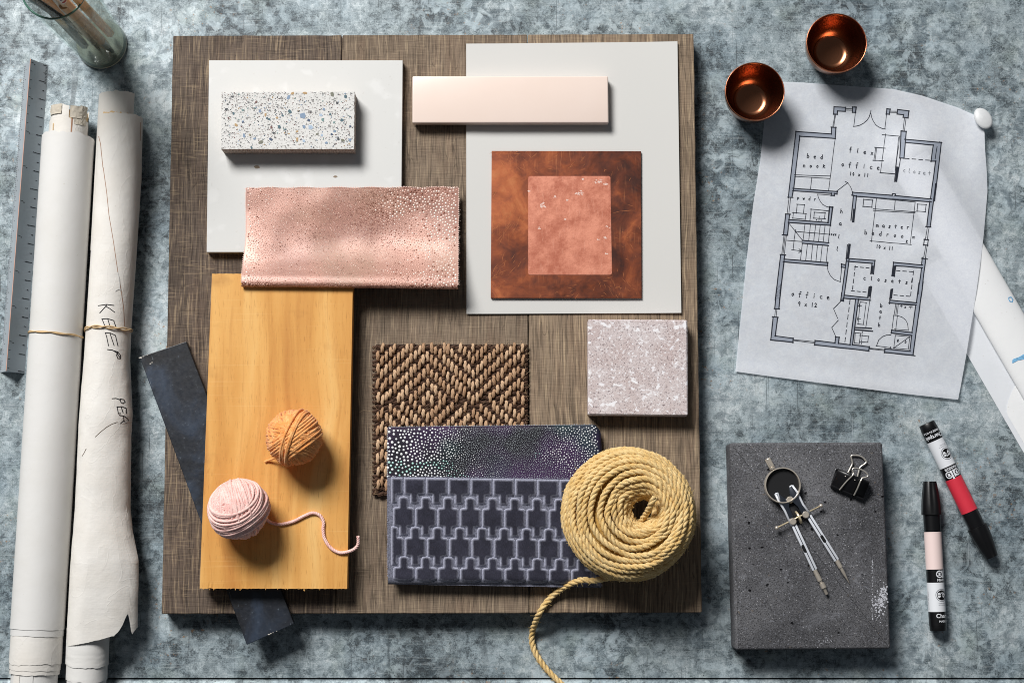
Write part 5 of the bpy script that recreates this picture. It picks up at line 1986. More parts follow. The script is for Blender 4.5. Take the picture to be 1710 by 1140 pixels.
for a_ in (((325, 385), (305, 545)), ((380, 390), (362, 550)), ((432, 395), (412, 555)), ((478, 398), (460, 560)), ((525, 400), (508, 565)), ((578, 400), (558, 575)),
           ((300, 575), (280, 745)), ((350, 582), (332, 750)), ((403, 588), (385, 758)), ((452, 592), (435, 762)), ((498, 597), (480, 770)), ((555, 600), (537, 772)),
           ((140, 547), (300, 560)), ((230, 440), (205, 642)), ((190, 640), (290, 655))):
    line(ZB_(*a_), TH)
line(ZB_((265, 634), (292, 655), (262, 672)), 1.2)
wallf(ZB_((300, 548), (562, 572), (558, 600), (300, 576)), [(0, 1), (2, 3)], 1.8)
wallf(ZB_((118, 735), (553, 770), (550, 800), (110, 762)), [(0, 1), (1, 2), (2, 3)], 1.8)
wallf(ZB_((82, 695), (122, 697), (96, 920), (72, 1140), (28, 1140)), [(0, 4), (1, 3)], 1.8)
line(ZB_((812, 95), (785, 348)), 1.8)
line(ZB_((842, 97), (815, 365)), 1.6)
fillp(ZB_((812, 95), (842, 97), (830, 230), (808, 230)))
dark(ZB_((808, 232), (828, 232), (812, 368), (795, 368)))
dark(ZB_((760, 580), (785, 584), (768, 722), (742, 735)))
line(ZB_((750, 590), (735, 735)), 1.4)
line(ZB_((548, 800), (556, 850), (580, 900), (620, 940), (682, 963)), 1.0)
line(ZB_((694, 785), (678, 965)), 1.2)
wallf(ZB_((692, 785), (730, 792), (728, 820), (692, 815)), [(0, 1), (0, 3), (2, 3)])
wallf(ZB_((742, 735), (768, 738), (712, 1140), (684, 1140)), [(0, 3), (1, 2)], 1.8)
wallf(ZB_((748, 728), (1025, 750), (1012, 882), (985, 880), (997, 778), (752, 757)), [(0, 1), (1, 2), (3, 4), (4, 5)], 1.8)
dark(ZB_((995, 800), (1014, 802), (1004, 885), (982, 882)))
wallf(ZB_((1213, 768), (1500, 795), (1498, 822), (1235, 802), (1220, 905), (1197, 900)), [(0, 1), (2, 3), (3, 4), (4, 5), (5, 0)], 1.8)
dark(ZB_((1210, 800), (1236, 802), (1220, 912), (1197, 905)))
dash(ZB_((815, 810))[0], ZB_((985, 826))[0], 3)
dash(ZB_((830, 795))[0], ZB_((798, 1058))[0], 4)
dash(ZB_((780, 1050))[0], ZB_((955, 1069))[0], 3)
dash(ZB_((1232, 849))[0], ZB_((1425, 864))[0], 3)
dash(ZB_((1414, 846))[0], ZB_((1380, 1122))[0], 4)
dash(ZB_((1207, 1094))[0], ZB_((1392, 1110))[0], 3)
dark(ZB_((962, 1012), (990, 1000), (978, 1110), (948, 1118)))
dark(ZB_((1182, 1035), (1210, 1028), (1196, 1130), (1168, 1140)))
# bedroom
for q_ in (((915, 138), (1002, 145), (995, 215), (907, 208)), ((1455, 185), (1540, 190), (1530, 262), (1447, 255))):
    q_ = ZB_(*q_)
    for i in range(4):
        line([q_[i], q_[(i + 1) % 4]], 1.1, 0.8)
for a_ in (((1038, 125), (1432, 165)), ((1042, 125), (990, 562)), ((1430, 163), (1378, 592)), ((975, 552), (1392, 591)), ((1008, 232), (1432, 263)), ((1008, 250), (1428, 273)), ((1230, 150), (1222, 240))):
    line(ZB_(*a_), TH)
fillp(ZB_((1605, 0), (1635, 0), (1580, 412), (1545, 408), (1575, 160)))
line(ZB_((1635, -20), (1580, 412)), 1.7)
line(ZB_((1577, 155), (1545, 408)), 1.8)
line(ZB_((1533, 409), (1588, 414)), 1.7)
for a_ in (((1552, 412), (1531, 545)), ((1570, 412), (1549, 545)), ((1535, 596), (1513, 735)), ((1550, 596), (1531, 735))):
    line(ZB_(*a_), TH)
for i, q_ in enumerate(ZB_((1522, 540), (1560, 543), (1553, 597), (1515, 593))):
    q4 = ZB_((1522, 540), (1560, 543), (1553, 597), (1515, 593))
    line([q4[i], q4[(i + 1) % 4]], 1.7, 1)
line(ZB_((1493, 728), (1555, 736)), 1.7)
fillp(ZB_((1500, 725), (1535, 735), (1500, 1010), (1465, 1010), (1490, 800)))
line(ZB_((1502, 718), (1492, 798)), 1.6)
line(ZB_((1494, 820), (1458, 1085)), 1.7)
line(ZB_((1536, 722), (1500, 1010)), 1.7)
# office and bath
wallf(ZC_((158, 250), (196, 252), (175, 487), (135, 485)), [(0, 3), (1, 2)], 1.8)
line(ZC_((128, 484), (182, 489)), 1.7)
for a_ in (((142, 490), (134, 562)), ((155, 490), (148, 562)), ((312, 780), (518, 800)), ((312, 788), (518, 812)), ((1035, 860), (1182, 874)), ((1035, 868), (1182, 884))):
    line(ZC_(*a_), TH)
line(ZC_((110, 561), (170, 568)), 1.7)
wallf(ZC_((120, 568), (163, 570), (140, 745), (310, 768), (308, 806), (98, 782)), [(0, 5), (1, 2), (2, 3), (3, 4), (4, 5)], 1.8)
wallf(ZC_((520, 790), (708, 810), (715, 755), (748, 758), (742, 815), (852, 828), (905, 397), (932, 397), (875, 828), (1035, 848), (1030, 886), (515, 830)),
      [(0, 1), (1, 2), (2, 3), (3, 4), (4, 5), (5, 6), (7, 8), (8, 9), (9, 10), (10, 11), (11, 0)], 1.8)
wallf(ZC_((800, 358), (1020, 382), (1045, 406), (790, 386), (788, 412), (765, 408), (772, 340)), [(0, 1), (2, 3), (3, 4), (4, 5), (5, 6)], 1.8)
line(ZC_((1058, 275), (1040, 408)), 1.7)
line(ZC_((1228, 440), (1232, 400)), 1.8)
wallf(ZC_((1235, 405), (1485, 430), (1480, 450), (1225, 432)), [(0, 1), (2, 3)], 1.8)
fillp(ZC_((1500, 250), (1545, 250), (1448, 930), (1420, 890)))
line(ZC_((1548, 230), (1450, 932)), 1.9)
line(ZC_((1508, 240), (1484, 430)), 1.7)
line(ZC_((1478, 450), (1442, 710)), 1.7)
line(ZC_((1438, 740), (1421, 890)), 1.7)
wallf(ZC_((1185, 868), (1422, 890), (1452, 930), (1180, 901)), [(0, 1), (2, 3), (3, 0)], 1.9)
line(ZC_((1440, 928), (1472, 934)), 1.7)
line(ZC_((790, 388), (695, 485), (735, 578)), 1.1)
line(ZC_((740, 595), (678, 665), (716, 752)), 1.1)
dash(ZC_((853, 392))[0], ZC_((800, 822))[0], 6)
for a_ in (((945, 420), (1010, 430)), ((1005, 428), (978, 638)), ((948, 418), (928, 632)), ((922, 630), (985, 637)), ((1040, 405), (1000, 675)), ((925, 458), (962, 461)), ((918, 580), (952, 583)),
           ((940, 440), (938, 470)), ((926, 565), (922, 598)),
           ((898, 713), (962, 720)), ((902, 715), (894, 816)), ((953, 718), (940, 816)), ((938, 740), (1033, 748)), ((1028, 745), (1020, 806)), ((938, 799), (1025, 806)), ((894, 812), (942, 818)),
           ((1288, 437), (1270, 550)), ((1300, 437), (1286, 550)), ((1312, 438), (1298, 550)), ((1262, 548), (1305, 552)), ((1268, 548), (1250, 690)), ((1302, 552), (1285, 702)), ((1273, 680), (1408, 692)),
           ((1280, 738), (1425, 752)), ((1283, 738), (1268, 862)), ((1423, 750), (1405, 873)), ((1260, 860), (1408, 873)), ((1425, 750), (1262, 862)), ((1330, 460), (1352, 462)), ((1341, 450), (1338, 474)),
           ((1412, 468), (1446, 472)), ((1432, 458), (1428, 486)), ((1098, 840), (1242, 858))):
    line(ZC_(*a_), TH)
dash(ZC_((970, 700))[0], ZC_((958, 832))[0], 5, .9)
line(ZC_((895, 664), (1056, 673)), 2.2)
line(ZC_((893, 684), (1068, 700)), 2.2)
line(ZC_((1320, 445), (1450, 455)), 0.8)
line(ZC_((1300, 552), (1345, 565), (1380, 592), (1400, 630), (1408, 692)), 1.0)
wallf(ZC_((1250, 690), (1442, 712), (1438, 740), (1245, 717)), [(0, 1), (2, 3), (3, 0)], 1.9)
line(ZC_((1242, 735), (1200, 737), (1160, 752), (1125, 785), (1104, 840)), 1.0)
line(ZC_((1238, 850), (1243, 868)), 1.6)
ink_o = ink.build("ink_line", INK, fp, recalc=False)
tag(ink_o, kind="stuff")
wash_o = wash.build("wall_shading", WASH, fp, recalc=False)
tag(wash_o, kind="stuff")

# hand lettering: strokes in a unit box, y down
G = {
 'a': [[(.8, .5), (.4, .4), (.1, .7), (.4, 1), (.8, .7), (.8, .5), (.9, 1)]], 'b': [[(.15, 0), (.15, 1)], [(.15, .6), (.6, .45), (.85, .7), (.6, 1), (.15, .95)]],
 'c': [[(.8, .5), (.4, .45), (.15, .75), (.4, 1), (.85, .95)]], 'd': [[(.8, 0), (.8, 1)], [(.8, .55), (.4, .45), (.1, .75), (.4, 1), (.8, .9)]],
 'e': [[(.15, .75), (.75, .65), (.6, .45), (.25, .5), (.1, .75), (.35, 1), (.85, .95)]], 'f': [[(.85, .05), (.55, 0), (.45, .3), (.4, 1.15)], [(.1, .5), (.8, .45)]],
 'h': [[(.2, 0), (.15, 1)], [(.15, .65), (.5, .45), (.75, .6), (.75, 1)]], 'i': [[(.5, .45), (.45, 1)], [(.55, .15), (.56, .2)]], 'k': [[(.2, .2), (.15, 1)], [(.8, .35), (.2, .7), (.85, 1)]],
 'l': [[(.55, .05), (.4, .8), (.6, 1)]], 'm': [[(.05, .5), (.05, 1)], [(.05, .6), (.3, .45), (.45, .6), (.45, 1)], [(.45, .6), (.75, .45), (.9, .6), (.9, 1)]],
 'n': [[(.2, .45), (.15, 1)], [(.15, .65), (.5, .45), (.75, .6), (.75, 1)]], 'o': [[(.5, .45), (.15, .7), (.4, 1), (.8, .8), (.7, .5), (.5, .45)]],
 'p': [[(.2, .45), (.15, 1.25)], [(.2, .5), (.7, .45), (.75, .75), (.2, .85)]], 'r': [[(.25, .45), (.2, 1)], [(.2, .65), (.5, .45), (.8, .5)]],
 's': [[(.8, .5), (.4, .45), (.3, .65), (.75, .8), (.6, 1), (.15, .95)]], 't': [[(.5, .1), (.45, 1)], [(.1, .5), (.85, .45)]],
 'w': [[(.05, .45), (.25, 1), (.45, .6), (.65, 1), (.9, .45)]], 'x': [[(.15, .45), (.8, 1)], [(.8, .45), (.15, 1)]],
 '1': [[(.5, .05), (.45, 1)]], '0': [[(.5, .1), (.2, .5), (.4, 1), (.8, .6), (.5, .1)]], '2': [[(.15, .3), (.5, .05), (.75, .35), (.15, 1), (.9, .95)]], '9': [[(.8, .4), (.4, .55), (.2, .3), (.5, .05), (.8, .2), (.7, 1)]],
 'D': [[(.2, .1), (.15, 1)], [(.2, .1), (.8, .3), (.8, .75), (.15, 1)]], 'O': [[(.5, .1), (.15, .5), (.4, 1), (.85, .6), (.5, .1)]], 'W': [[(.05, .1), (.25, 1), (.5, .4), (.7, 1), (.95, .1)]], 'N': [[(.15, 1), (.2, .1), (.75, 1), (.85, .1)]],
 'K': [[(.2, .05), (.15, 1)], [(.85, .1), (.2, .6), (.85, 1)]], '3': [[(.2, .1), (.7, .1), (.45, .45), (.8, .7), (.5, 1), (.15, .9)]], '4': [[(.65, 1), (.65, .05), (.1, .7), (.9, .7)]],
 '5': [[(.8, .05), (.25, .05), (.2, .45), (.7, .5), (.7, .9), (.15, 1)]], '6': [[(.75, .05), (.25, .5), (.3, .95), (.75, .85), (.65, .55), (.25, .6)]], '8': [[(.5, .5), (.2, .25), (.5, .05), (.8, .25), (.2, .75), (.5, 1), (.8, .75), (.5, .5)]],
 '7': [[(.15, .05), (.85, .05), (.4, 1)]],
}
txt, txt_pale = MB(), MB()
def letter(ch_, cx, cy, h, w=1.2, mb=None, ang=0.075):
    for st_ in G[ch_]:
        pts_ = []
        for a_, b_ in st_:
            x, y = (a_ - .5) * h * .62, (b_ - .6) * h
            pts_.append((cx + x - y * ang, cy + y + x * ang))
        line(pts_, w, 0, mb or txt)
def word(s, p0, p1, h, w=1.2, mb=None):
    n_ = len(s)
    for i, ch_ in enumerate(s):
        if ch_ != ' ':
            t = i / max(1, n_ - 1)
            letter(ch_, p0[0] + (p1[0] - p0[0]) * t, p0[1] + (p1[1] - p0[1]) * t, h, w, mb)
A1 = lambda x, y: ZA((x, y))[0]
B1 = lambda x, y: ZB_((x, y))[0]
C1 = lambda x, y: ZC_((x, y))[0]
word("bed", A1(302, 492), A1(440, 505), 7.2)
word("nook", A1(262, 590), A1(465, 597), 7.0)
word("flex", A1(735, 430), A1(955, 462), 8.0)
line(ZA((775, 503), (880, 510)), 1.2)
word("office", A1(655, 577), A1(1018, 612), 8.0)
word("10 x 11", A1(735, 675), A1(910, 690), 6.0)
word("closet", A1(1283, 638), A1(1540, 670), 7.4, 0.75, txt_pale)
word("pwdr", B1(258, 122), B1(425, 137), 6.0, 1.0)
for ch_, x, y in (('h', 692, 258), ('a', 680, 380), ('l', 665, 512), ('l', 648, 635)):
    letter(ch_, *B1(x, y), 7.2)
word("DOWN", B1(572, 488), B1(632, 492), 3.6, 0.8)
word("master", B1(1050, 398), B1(1358, 418), 7.0)
word("bedroo", B1(935, 470), B1(1300, 505), 7.4)
letter('m', *B1(1415, 514), 6.6, 0.9)
letter('K', *B1(1346, 563), 5.0)
word("10 x 11", B1(1048, 610), B1(1200, 632), 6.0)
word("closets", C1(990, 195), C1(1390, 235), 7.0)
letter('l', *C1(1440, 225), 6.5)
word("office", C1(308, 345), C1(645, 378), 8.4)
word("9 x 12", C1(368, 442), C1(525, 455), 7.2)
for ch_, x, y in (('b', 1150, 458), ('a', 1142, 512), ('t', 1137, 574), ('h', 1130, 642)):
    letter(ch_, *C1(x, y), 6.6)
letter('W', *C1(1307, 790), 4.6, 1.0)
letter('D', *C1(1380, 804), 4.6, 1.0)
letter('x', *C1(1378, 470), 5.0, 1.0)
o = txt.build("hand_lettering", INK, fp, recalc=False)
tag(o, kind="stuff")
o = txt_pale.build("hand_lettering", plain("pale_ink", S(112, 116, 124), 0.8), fp, recalc=False)  # closet lettering in a paler grey ink
tag(o, "pale closet lettering", kind="stuff")

# the small white weight on the top corner of the plan
wp = P(1637, 200, 5 * MM)
mt = NM("white_shell")
mt.set(Base_Color=S(206, 208, 210), Roughness=0.4, Subsurface_Weight=0.3, Subsurface_Radius=(0.004, 0.004, 0.004), Subsurface_Scale=0.5)
mb = MB()
prof = [(0, 0.0), (0.5, 0.0002), (0.85, 0.0012), (1.0, 0.0026), (0.97, 0.0034), (0.8, 0.0042), (0.4, 0.0050), (0, 0.0053)]
vs, n_ = [], 36
for r, h in prof:
    for k in range(n_):
        a = 2 * pi * k / n_
        e = 1 + 0.10 * cos(a - 0.6) + 0.05 * cos(2 * a + 1)
        x, y = cos(a) * 19.0 * r * e, sin(a) * 14.2 * r * e
        rot = radians(-56)
        vs.append(Vector((wp.x + (x * cos(rot) - y * sin(rot)) * U, wp.y + (x * sin(rot) + y * cos(rot)) * U, 9.2 * MM + h + 0.0012 * x / 18)))
fs = [(j * n_ + k, j * n_ + (k + 1) % n_, (j + 1) * n_ + (k + 1) % n_, (j + 1) * n_ + k) for j in range(len(prof) - 1) for k in range(n_)]
mb.add(vs, fs)
o = mb.build("paper_weight", mt.mat, M=xform((wp.x, wp.y, 0)), smooth=True)
tag(o, "small smooth white oval disc holding down the top corner of the floor plan", "paperweight")
# ------------------------------------------------------------------ triangular metal ruler
RH = 20 * MM
ra, rb = P(51.3, 98.5, RH), P(10.5, 619, RH)          # ridge
rd = (rb - ra).normalized()
rs = Vector((-rd.y, rd.x, 0)).normalized()
if rs.x < 0:
    rs = -rs
RW = 11.6 * MM
ru = thing("ruler", "triangular aluminium scale ruler lying beside the paper rolls", "ruler", ((ra.x + rb.x) / 2, (ra.y + rb.y) / 2, 0), math.atan2(rd.y, rd.x) + pi / 2)
def conc(t, side):
    """cross-section of one hollow face from ridge (t=0) to foot (t=1)"""
    sag = 1.1 * MM * sin(pi * t)
    x = side * RW * t
    z = RH * (1 - t) + 0.0002
    nx, nz = side * RH, RW
    L_ = math.hypot(nx, nz)
    return (x - nx / L_ * sag, z - nz / L_ * sag)
prof = [conc(i / 10, -1) for i in range(10, 0, -1)] + [(-.0002, RH + .0002), (.0002, RH + .0002)] + [conc(i / 10, 1) for i in range(1, 11)]
vs = []
for q in (ra, rb):
    for x, z in prof:
        vs.append(Vector((q.x, q.y, 0)) + rs * x + Vector((0, 0, z)))
n_ = len(prof)
mb = MB().add(vs, [(i, i + 1, n_ + i + 1, n_ + i) for i in range(n_ - 1)] + [(n_ - 1, 0, n_, 2 * n_ - 1), tuple(range(n_)), tuple(range(2 * n_ - 1, n_ - 1, -1))])
m = NM("satin_aluminium")
m.set(Base_Color=S(184, 192, 198), Roughness=0.42, Metallic=0.35)
m.bump(m.noise(1.0, 2, vec=m.map(sc=(900, 20, 900))), 0.05, 0.0003)
mb.build("scale_body", m.mat, ru, smooth=35)
mb = MB()
mb.grid([[Vector((q.x, q.y, 0)) + rs * x + Vector((0, 0, z + 0.00012)) for x, z in ((-.0007, RH - .0008), (0, RH + .0004), (.0002, RH + .0003))] for q in (ra, rb)])
mb.build("ridge_stripe", plain("ridge_red", S(226, 170, 146), 0.5), ru, recalc=False)
RL = (rb - ra).length
tick, num = MB(), MB()
def face_pt(s, t, side, lift=0.00015):
    x, z = conc(t, side)
    nx, nz = side * RH, RW
    L_ = math.hypot(nx, nz)
    q = ra + rd * s
    return Vector((q.x, q.y, 0)) + rs * (x + nx / L_ * lift) + Vector((0, 0, z + nz / L_ * lift))
def tickm(s, t0, t1, side, w=0.00032):
    tick.add([face_pt(s - w, t0, side), face_pt(s + w, t0, side), face_pt(s + w, t1, side), face_pt(s - w, t1, side)], [(0, 1, 2, 3)])
def rnum(ch_, s, t, side, h=0.0016, w=0.00022):
    for st_ in G[ch_]:
        for (a0, b0), (a1, b1) in zip(st_, st_[1:]):
            p0 = (s + (a0 - .5) * h * .7, t + (b0 - .5) * h / 0.023)
            p1 = (s + (a1 - .5) * h * .7, t + (b1 - .5) * h / 0.023)
            dx, dy = p1[0] - p0[0], (p1[1] - p0[1]) * 0.023
            L_ = math.hypot(dx, dy) or 1
            ox, oy = -dy / L_ * w, dx / L_ * w / 0.023
            num.add([face_pt(p0[0] + ox, p0[1] + oy, side), face_pt(p0[0] - ox, p0[1] - oy, side), face_pt(p1[0] - ox, p1[1] - oy, side), face_pt(p1[0] + ox, p1[1] + oy, side)], [(0, 1, 2, 3)])
step = RL / 17
for k in range(18):
    s = min(max(k * step, 0.0015), RL - 0.0015)
    tickm(s, 0.66 if k % 2 else 0.74, 0.95, 1)
    if 0 < k < 17:
        for ch_ in str(k if k < 10 else (k * 2) % 10):
            rnum(ch_, s, 0.62 if k % 2 else 0.70, 1, 0.0024)
        rnum(str((3 * k) % 10), s - step / 2, 0.84, 1, 0.0022)
for k in range(12):
    tickm(0.003 + k * step / 12, 0.87, 0.96, 1, .0002)
for k in range(36):
    s = 0.003 + k * (RL - 0.006) / 35
    if k < 9 or k > 31 or k % 4 == 0:
        tickm(s, 0.05, 0.16 if k % 4 else 0.22, 1, .00024)
    if k % 4 == 0 and k < 34:
        rnum(str((k // 2) % 10), s + .001, 0.27, 1, 0.0018)
for k in range(150):
    s = 0.003 + k * (RL - 0.006) / 149
    tickm(s, 0.90 - (0.08 if k % 5 == 0 else 0), 0.97, -1, .0002)
    if k % 5 == 2:
        rnum(str(k % 10), s, 0.76, -1, 0.0015)
tag(tick.build("graduation", PENCIL, ru, recalc=False), kind="stuff")
tag(num.build("numeral", PENCIL, ru, recalc=False), kind="stuff")

# ------------------------------------------------------------------ glass jar of brushes
jb = P(170.5, 75, 0)
JH = 177 * MM
RB, RT = 24.2 * MM, 29.2 * MM
jt = thing("glass_jar", "tall clear greenish drinking glass holding brushes and pencils at the top corner", "glass", jb)
def thin_glass(name, tint, gl=1.0):
    m = NM(name)
    t_ = m.n("ShaderNodeBsdfTransparent", {"Color": tint})
    g_ = m.n("ShaderNodeBsdfGlossy", {"Color": (0.9, 1, 0.97, 1), "Roughness": 0.06})
    lw = m.n("ShaderNodeLayerWeight", {"Blend": 0.30}).outputs["Facing"]
    f_ = m.math('ADD', m.math('MULTIPLY', m.math('POWER', lw, 2.5), 0.26 * gl), 0.03)
    mx = m.n("ShaderNodeMixShader", {0: f_, 1: t_.outputs[0], 2: g_.outputs[0]})
    m.t.links.new(mx.outputs[0], m.out.inputs[0])
    return m.mat
WALLG = thin_glass("green_glass", (0.955, 0.970, 0.962, 1))
def jar_r(z):
    return RB + (RT - RB) * z / JH
MB().lathe([(jar_r(z), z) for z in [0.003 + (JH - 0.004) * k / 10 for k in range(11)]], jb, n=72).build("outer_wall", WALLG, jt, smooth=True)
MB().lathe([(jar_r(z) - 0.0018, z) for z in [0.009 + (JH - 0.010) * k / 10 for k in range(11)]], jb, n=72).build("inner_wall", WALLG, jt, smooth=True)
m = NM("rim_glass")
m.set(Base_Color=S(78, 118, 104), Roughness=0.12, Specular_IOR_Level=0.8)
MB().lathe([(RT - .0018, JH - .0012), (RT - .0016, JH), (RT - .0009, JH + .0006), (RT - .0002, JH), (RT, JH - .0012)], jb, n=72).build("rim", m.mat, jt, smooth=True)
m = NM("thick_glass_base")
m.set(Base_Color=S(150, 160, 146), Roughness=0.1, Specular_IOR_Level=0.8, Transmission_Weight=0.2, IOR=1.35)
MB().lathe([(0, 0.0012), (RB * 0.8, 0.001), (RB * 0.93, 0.0002), (RB * 0.985, 0.001), (RB, 0.003), (RB, 0.0045), (RB - .0016, 0.0085), (RB * 0.8, 0.0075), (0, 0.0068)], jb, n=72).build("base", m.mat, jt, smooth=40)
MB().lathe([(RB * .95, .0004), (RB * 1.0, .0012), (RB * 1.012, .0026), (RB * 1.0, .004)], jb, n=72).build("base_glint", plain("painted_glass_glint", S(226, 222, 200), 0.2, spec=0.8), jt, smooth=True)  # opaque pale ring: the highlight on the base edge put into colour
# cloudy film of dried paint inside
fm = NM("paint_film")
a_ = fm.ramp(fm.noise(45, 5, 0.65, 0.5), [(0.38, 0.10), (0.70, 0.52)])
d_ = fm.n("ShaderNodeBsdfDiffuse", {"Color": fm.mix(fm.noise(30, 3), S(168, 168, 154), S(222, 220, 206))})
t_ = fm.n("ShaderNodeBsdfTransparent", {"Color": (1, 1, 1, 1)})
mx = fm.n("ShaderNodeMixShader", {0: a_, 1: t_.outputs[0], 2: d_.outputs[0]})
fm.t.links.new(mx.outputs[0], fm.out.inputs[0])
MB().lathe([(jar_r(z) - 0.0023, z) for z in [0.010 + JH * 0.80 * k / 10 for k in range(11)]], jb, n=60).build("dried_film", fm.mat, jt, smooth=True, recalc=False)

def stick(name, label, cat, foot, top_px, zt, segs, grp=None):
    """a pencil or brush leaning in the jar: foot (dx, dy) on the glass floor, top seen at top_px at height zt"""
    f0 = Vector((jb.x + foot[0], jb.y + foot[1], 0.0105))
    t1 = P(*top_px, z=zt)
    t_ = thing(name, label, cat, f0, 0, grp)
    d = (t1 - f0).normalized()
    L_ = (t1 - f0).length
    for (nm, r0, r1, a0, a1, mt, n_) in segs:
        prof_ = [(0, a0 * L_), (r0, a0 * L_), (r1, a1 * L_), (0, a1 * L_)]
        MB().lathe(prof_, f0, d, n_).build(nm, mt, t_, smooth=40)
    return t_
W1 = plain("brush_wood", S(218, 156, 96), 0.45, var=0.15, vscale=120)
W2 = plain("brush_pale_wood", S(226, 196, 160), 0.5, var=0.12, vscale=120)
W3 = plain("pencil_yellow", S(230, 160, 66), 0.4)
BLK = plain("black_lacquer", S(20, 18, 20), 0.25)
FER = plain("ferrule_metal", S(180, 176, 168), 0.35, 0.9)
LEADW = plain("cedar_tip", S(206, 160, 112), 0.7)
stick("paint_brush", "thick black handled brush leaning at the outer side of the glass", "brush", (-0.005, 0.003), (46, -16), 0.212,
      [("bristles", .003, .004, 0, .16, W2, 10), ("ferrule", .0042, .0048, .16, .3, FER, 14), ("handle", .0050, .0072, .3, 1, BLK, 18)])
stick("paint_brush", "brown wooden brush handle beside the black one in the glass", "brush", (0.002, 0.004), (64, -18), 0.212,
      [("bristles", .002, .003, 0, .14, W2, 10), ("ferrule", .0032, .0038, .14, .26, FER, 14), ("handle", .0040, .0066, .26, 1, W1, 16)])
stick("paint_brush", "slim white painted brush handle in the middle of the glass", "brush", (0.000, -0.008), (79, -18), 0.210,
      [("bristles", .0012, .002, 0, .12, BLK, 8), ("ferrule", .0022, .0026, .12, .22, FER, 12), ("handle", .0026, .0036, .22, 1, plain("white_lacquer", S(216, 210, 198), 0.35), 14)])
pw = stick("pencil", "pale wooden pencil with a small printed emblem near its end, in the glass", "pencil", (0.008, -0.006), (90, -16), 0.212,
      [("shaft", .0046, .0046, .06, 1, W2, 6), ("point", .0004, .0046, 0, .06, LEADW, 6)])
stick("pencil", "orange yellow pencil leaning nearest the inner rim of the glass", "pencil", (0.012, 0.006), (118, -14), 0.212,
      [("shaft", .0042, .0042, .06, 1, W3, 6), ("point", .0004, .0042, 0, .06, LEADW, 6)])
stick("pencil", "dark pencil standing lower against the far wall of the glass", "pencil", (-0.012, -0.006), (72, 4), 0.168,
      [("shaft", .0040, .0040, .06, 1, plain("dark_green_lacquer", S(70, 64, 46), 0.35), 6), ("point", .0004, .0040, 0, .06, LEADW, 6)])
stick("paint_brush", "tan wooden brush handle standing against the near wall of the glass", "brush", (0.013, -0.010), (106, 8), 0.172,
      [("bristles", .0018, .0026, 0, .12, BLK, 8), ("ferrule", .0028, .0033, .12, .24, FER, 12), ("handle", .0034, .0044, .24, 1, plain("tan_wood", S(210, 168, 124), 0.5), 14)])
# emblem: a white oval with red and blue bars round the pale pencil
f0 = Vector((jb.x + .008, jb.y - .006, .0105))
t1 = P(90, -16, .212)
d = (t1 - f0).normalized()
up = (CAM - t1).normalized()
up = (up - d * up.dot(d)).normalized()
sd = d.cross(up)
def emb(q0, q1, w, lift, mt, nm):
    mb = MB()
    c0 = f0 + d * (t1 - f0).length * q0
    c1 = f0 + d * (t1 - f0).length * q1
    pts_ = []
    mb.grid([[c + (up * cos(a) + sd * sin(a)) * (0.0046 + lift) for a in [(-w + 2 * w * i / 6) for i in range(7)]] for c in (c0, c1)])
    mb.build(nm, mt, pw, recalc=False)
emb(0.86, 0.955, 0.7, 0.00012, plain("label_white", S(226, 222, 214), 0.5), "printed_label")
emb(0.875, 0.893, 0.5, 0.00022, plain("label_red", S(170, 60, 56), 0.5), "printed_mark")
emb(0.915, 0.94, 0.5, 0.00022, plain("label_blue", S(60, 76, 130), 0.5), "printed_mark")

# ------------------------------------------------------------------ copper bowls
m = NM("spun_copper")
an = m.sep()
rad = m.math('SQRT', m.math('ADD', m.math('POWER', an[0], 2.0), m.math('POWER', an[1], 2.0)))
gro = m.noise(1.0, 2, 0.5, vec=m.n("ShaderNodeCombineXYZ", {0: m.math('MULTIPLY', rad, 900.0), 1: m.math('MULTIPLY', an[2], 900.0), 2: 0.0}).outputs[0])
m.set(Base_Color=m.mix(m.noise(40, 3), S(150, 98, 72), S(170, 116, 86)), Metallic=1.0, Roughness=0.25)
m.bump(gro, 0.12, 0.0003)
COP = m.mat
def bowl(px, py, rpx, label):
    zr = 36 * MM
    c = P(px, py, zr)
    k = (CAM.z - zr) / CAM.z
    R_ = rpx * U * k
    bp = (c.x, c.y, 0)
    t_ = thing("copper_bowl", label, "bowl", bp, 0, "copper bowls")
    out_p = [(0, 0.0), (R_ * .50, 0.0), (R_ * .54, 0.0012)]
    for i in range(1, 13):
        a = i / 12
        out_p.append((R_ * (.54 + .46 * sin(a * pi / 2) ** 0.9), 0.0012 + (zr - 0.0012) * (1 - cos(a * pi / 2)) ** 0.85))
    in_p = [(R_ * 0.985, zr + 0.0005), (R_ * .965, zr - 0.0002)]
    for i in range(11, 0, -1):
        a = i / 12
        in_p.append((R_ * (.54 + .46 * sin(a * pi / 2) ** 0.9) - 0.0013, 0.0030 + (zr - 0.0030) * (1 - cos(a * pi / 2)) ** 0.85))
    in_p += [(R_ * .55, 0.0042), (R_ * .48, 0.0030), (R_ * .40, 0.0026), (0, 0.0026)]
    MB().lathe(out_p + in_p, Vector(bp), n=72).build("spun_body", COP, t_, smooth=55)
    MB().lathe([(R_ * 0.998, zr - 0.0003), (R_ * 1.004, zr + 0.0003), (R_ * 0.992, zr + 0.0009), (R_ * 0.975, zr + 0.0005)], Vector(bp), n=72).build(
        "rolled_rim", plain("copper_rim", S(206, 130, 96), 0.3, 1.0) if "copper_rim" not in bpy.data.materials else bpy.data.materials["copper_rim"], t_, smooth=True)
    return t_
bowl(1397, 72, 51.5, "copper bowl standing on the bare metal table, further from the floor plan's drawing")
bowl(1260.5, 153, 50.5, "copper bowl resting on the upper corner of the floor plan sheet")

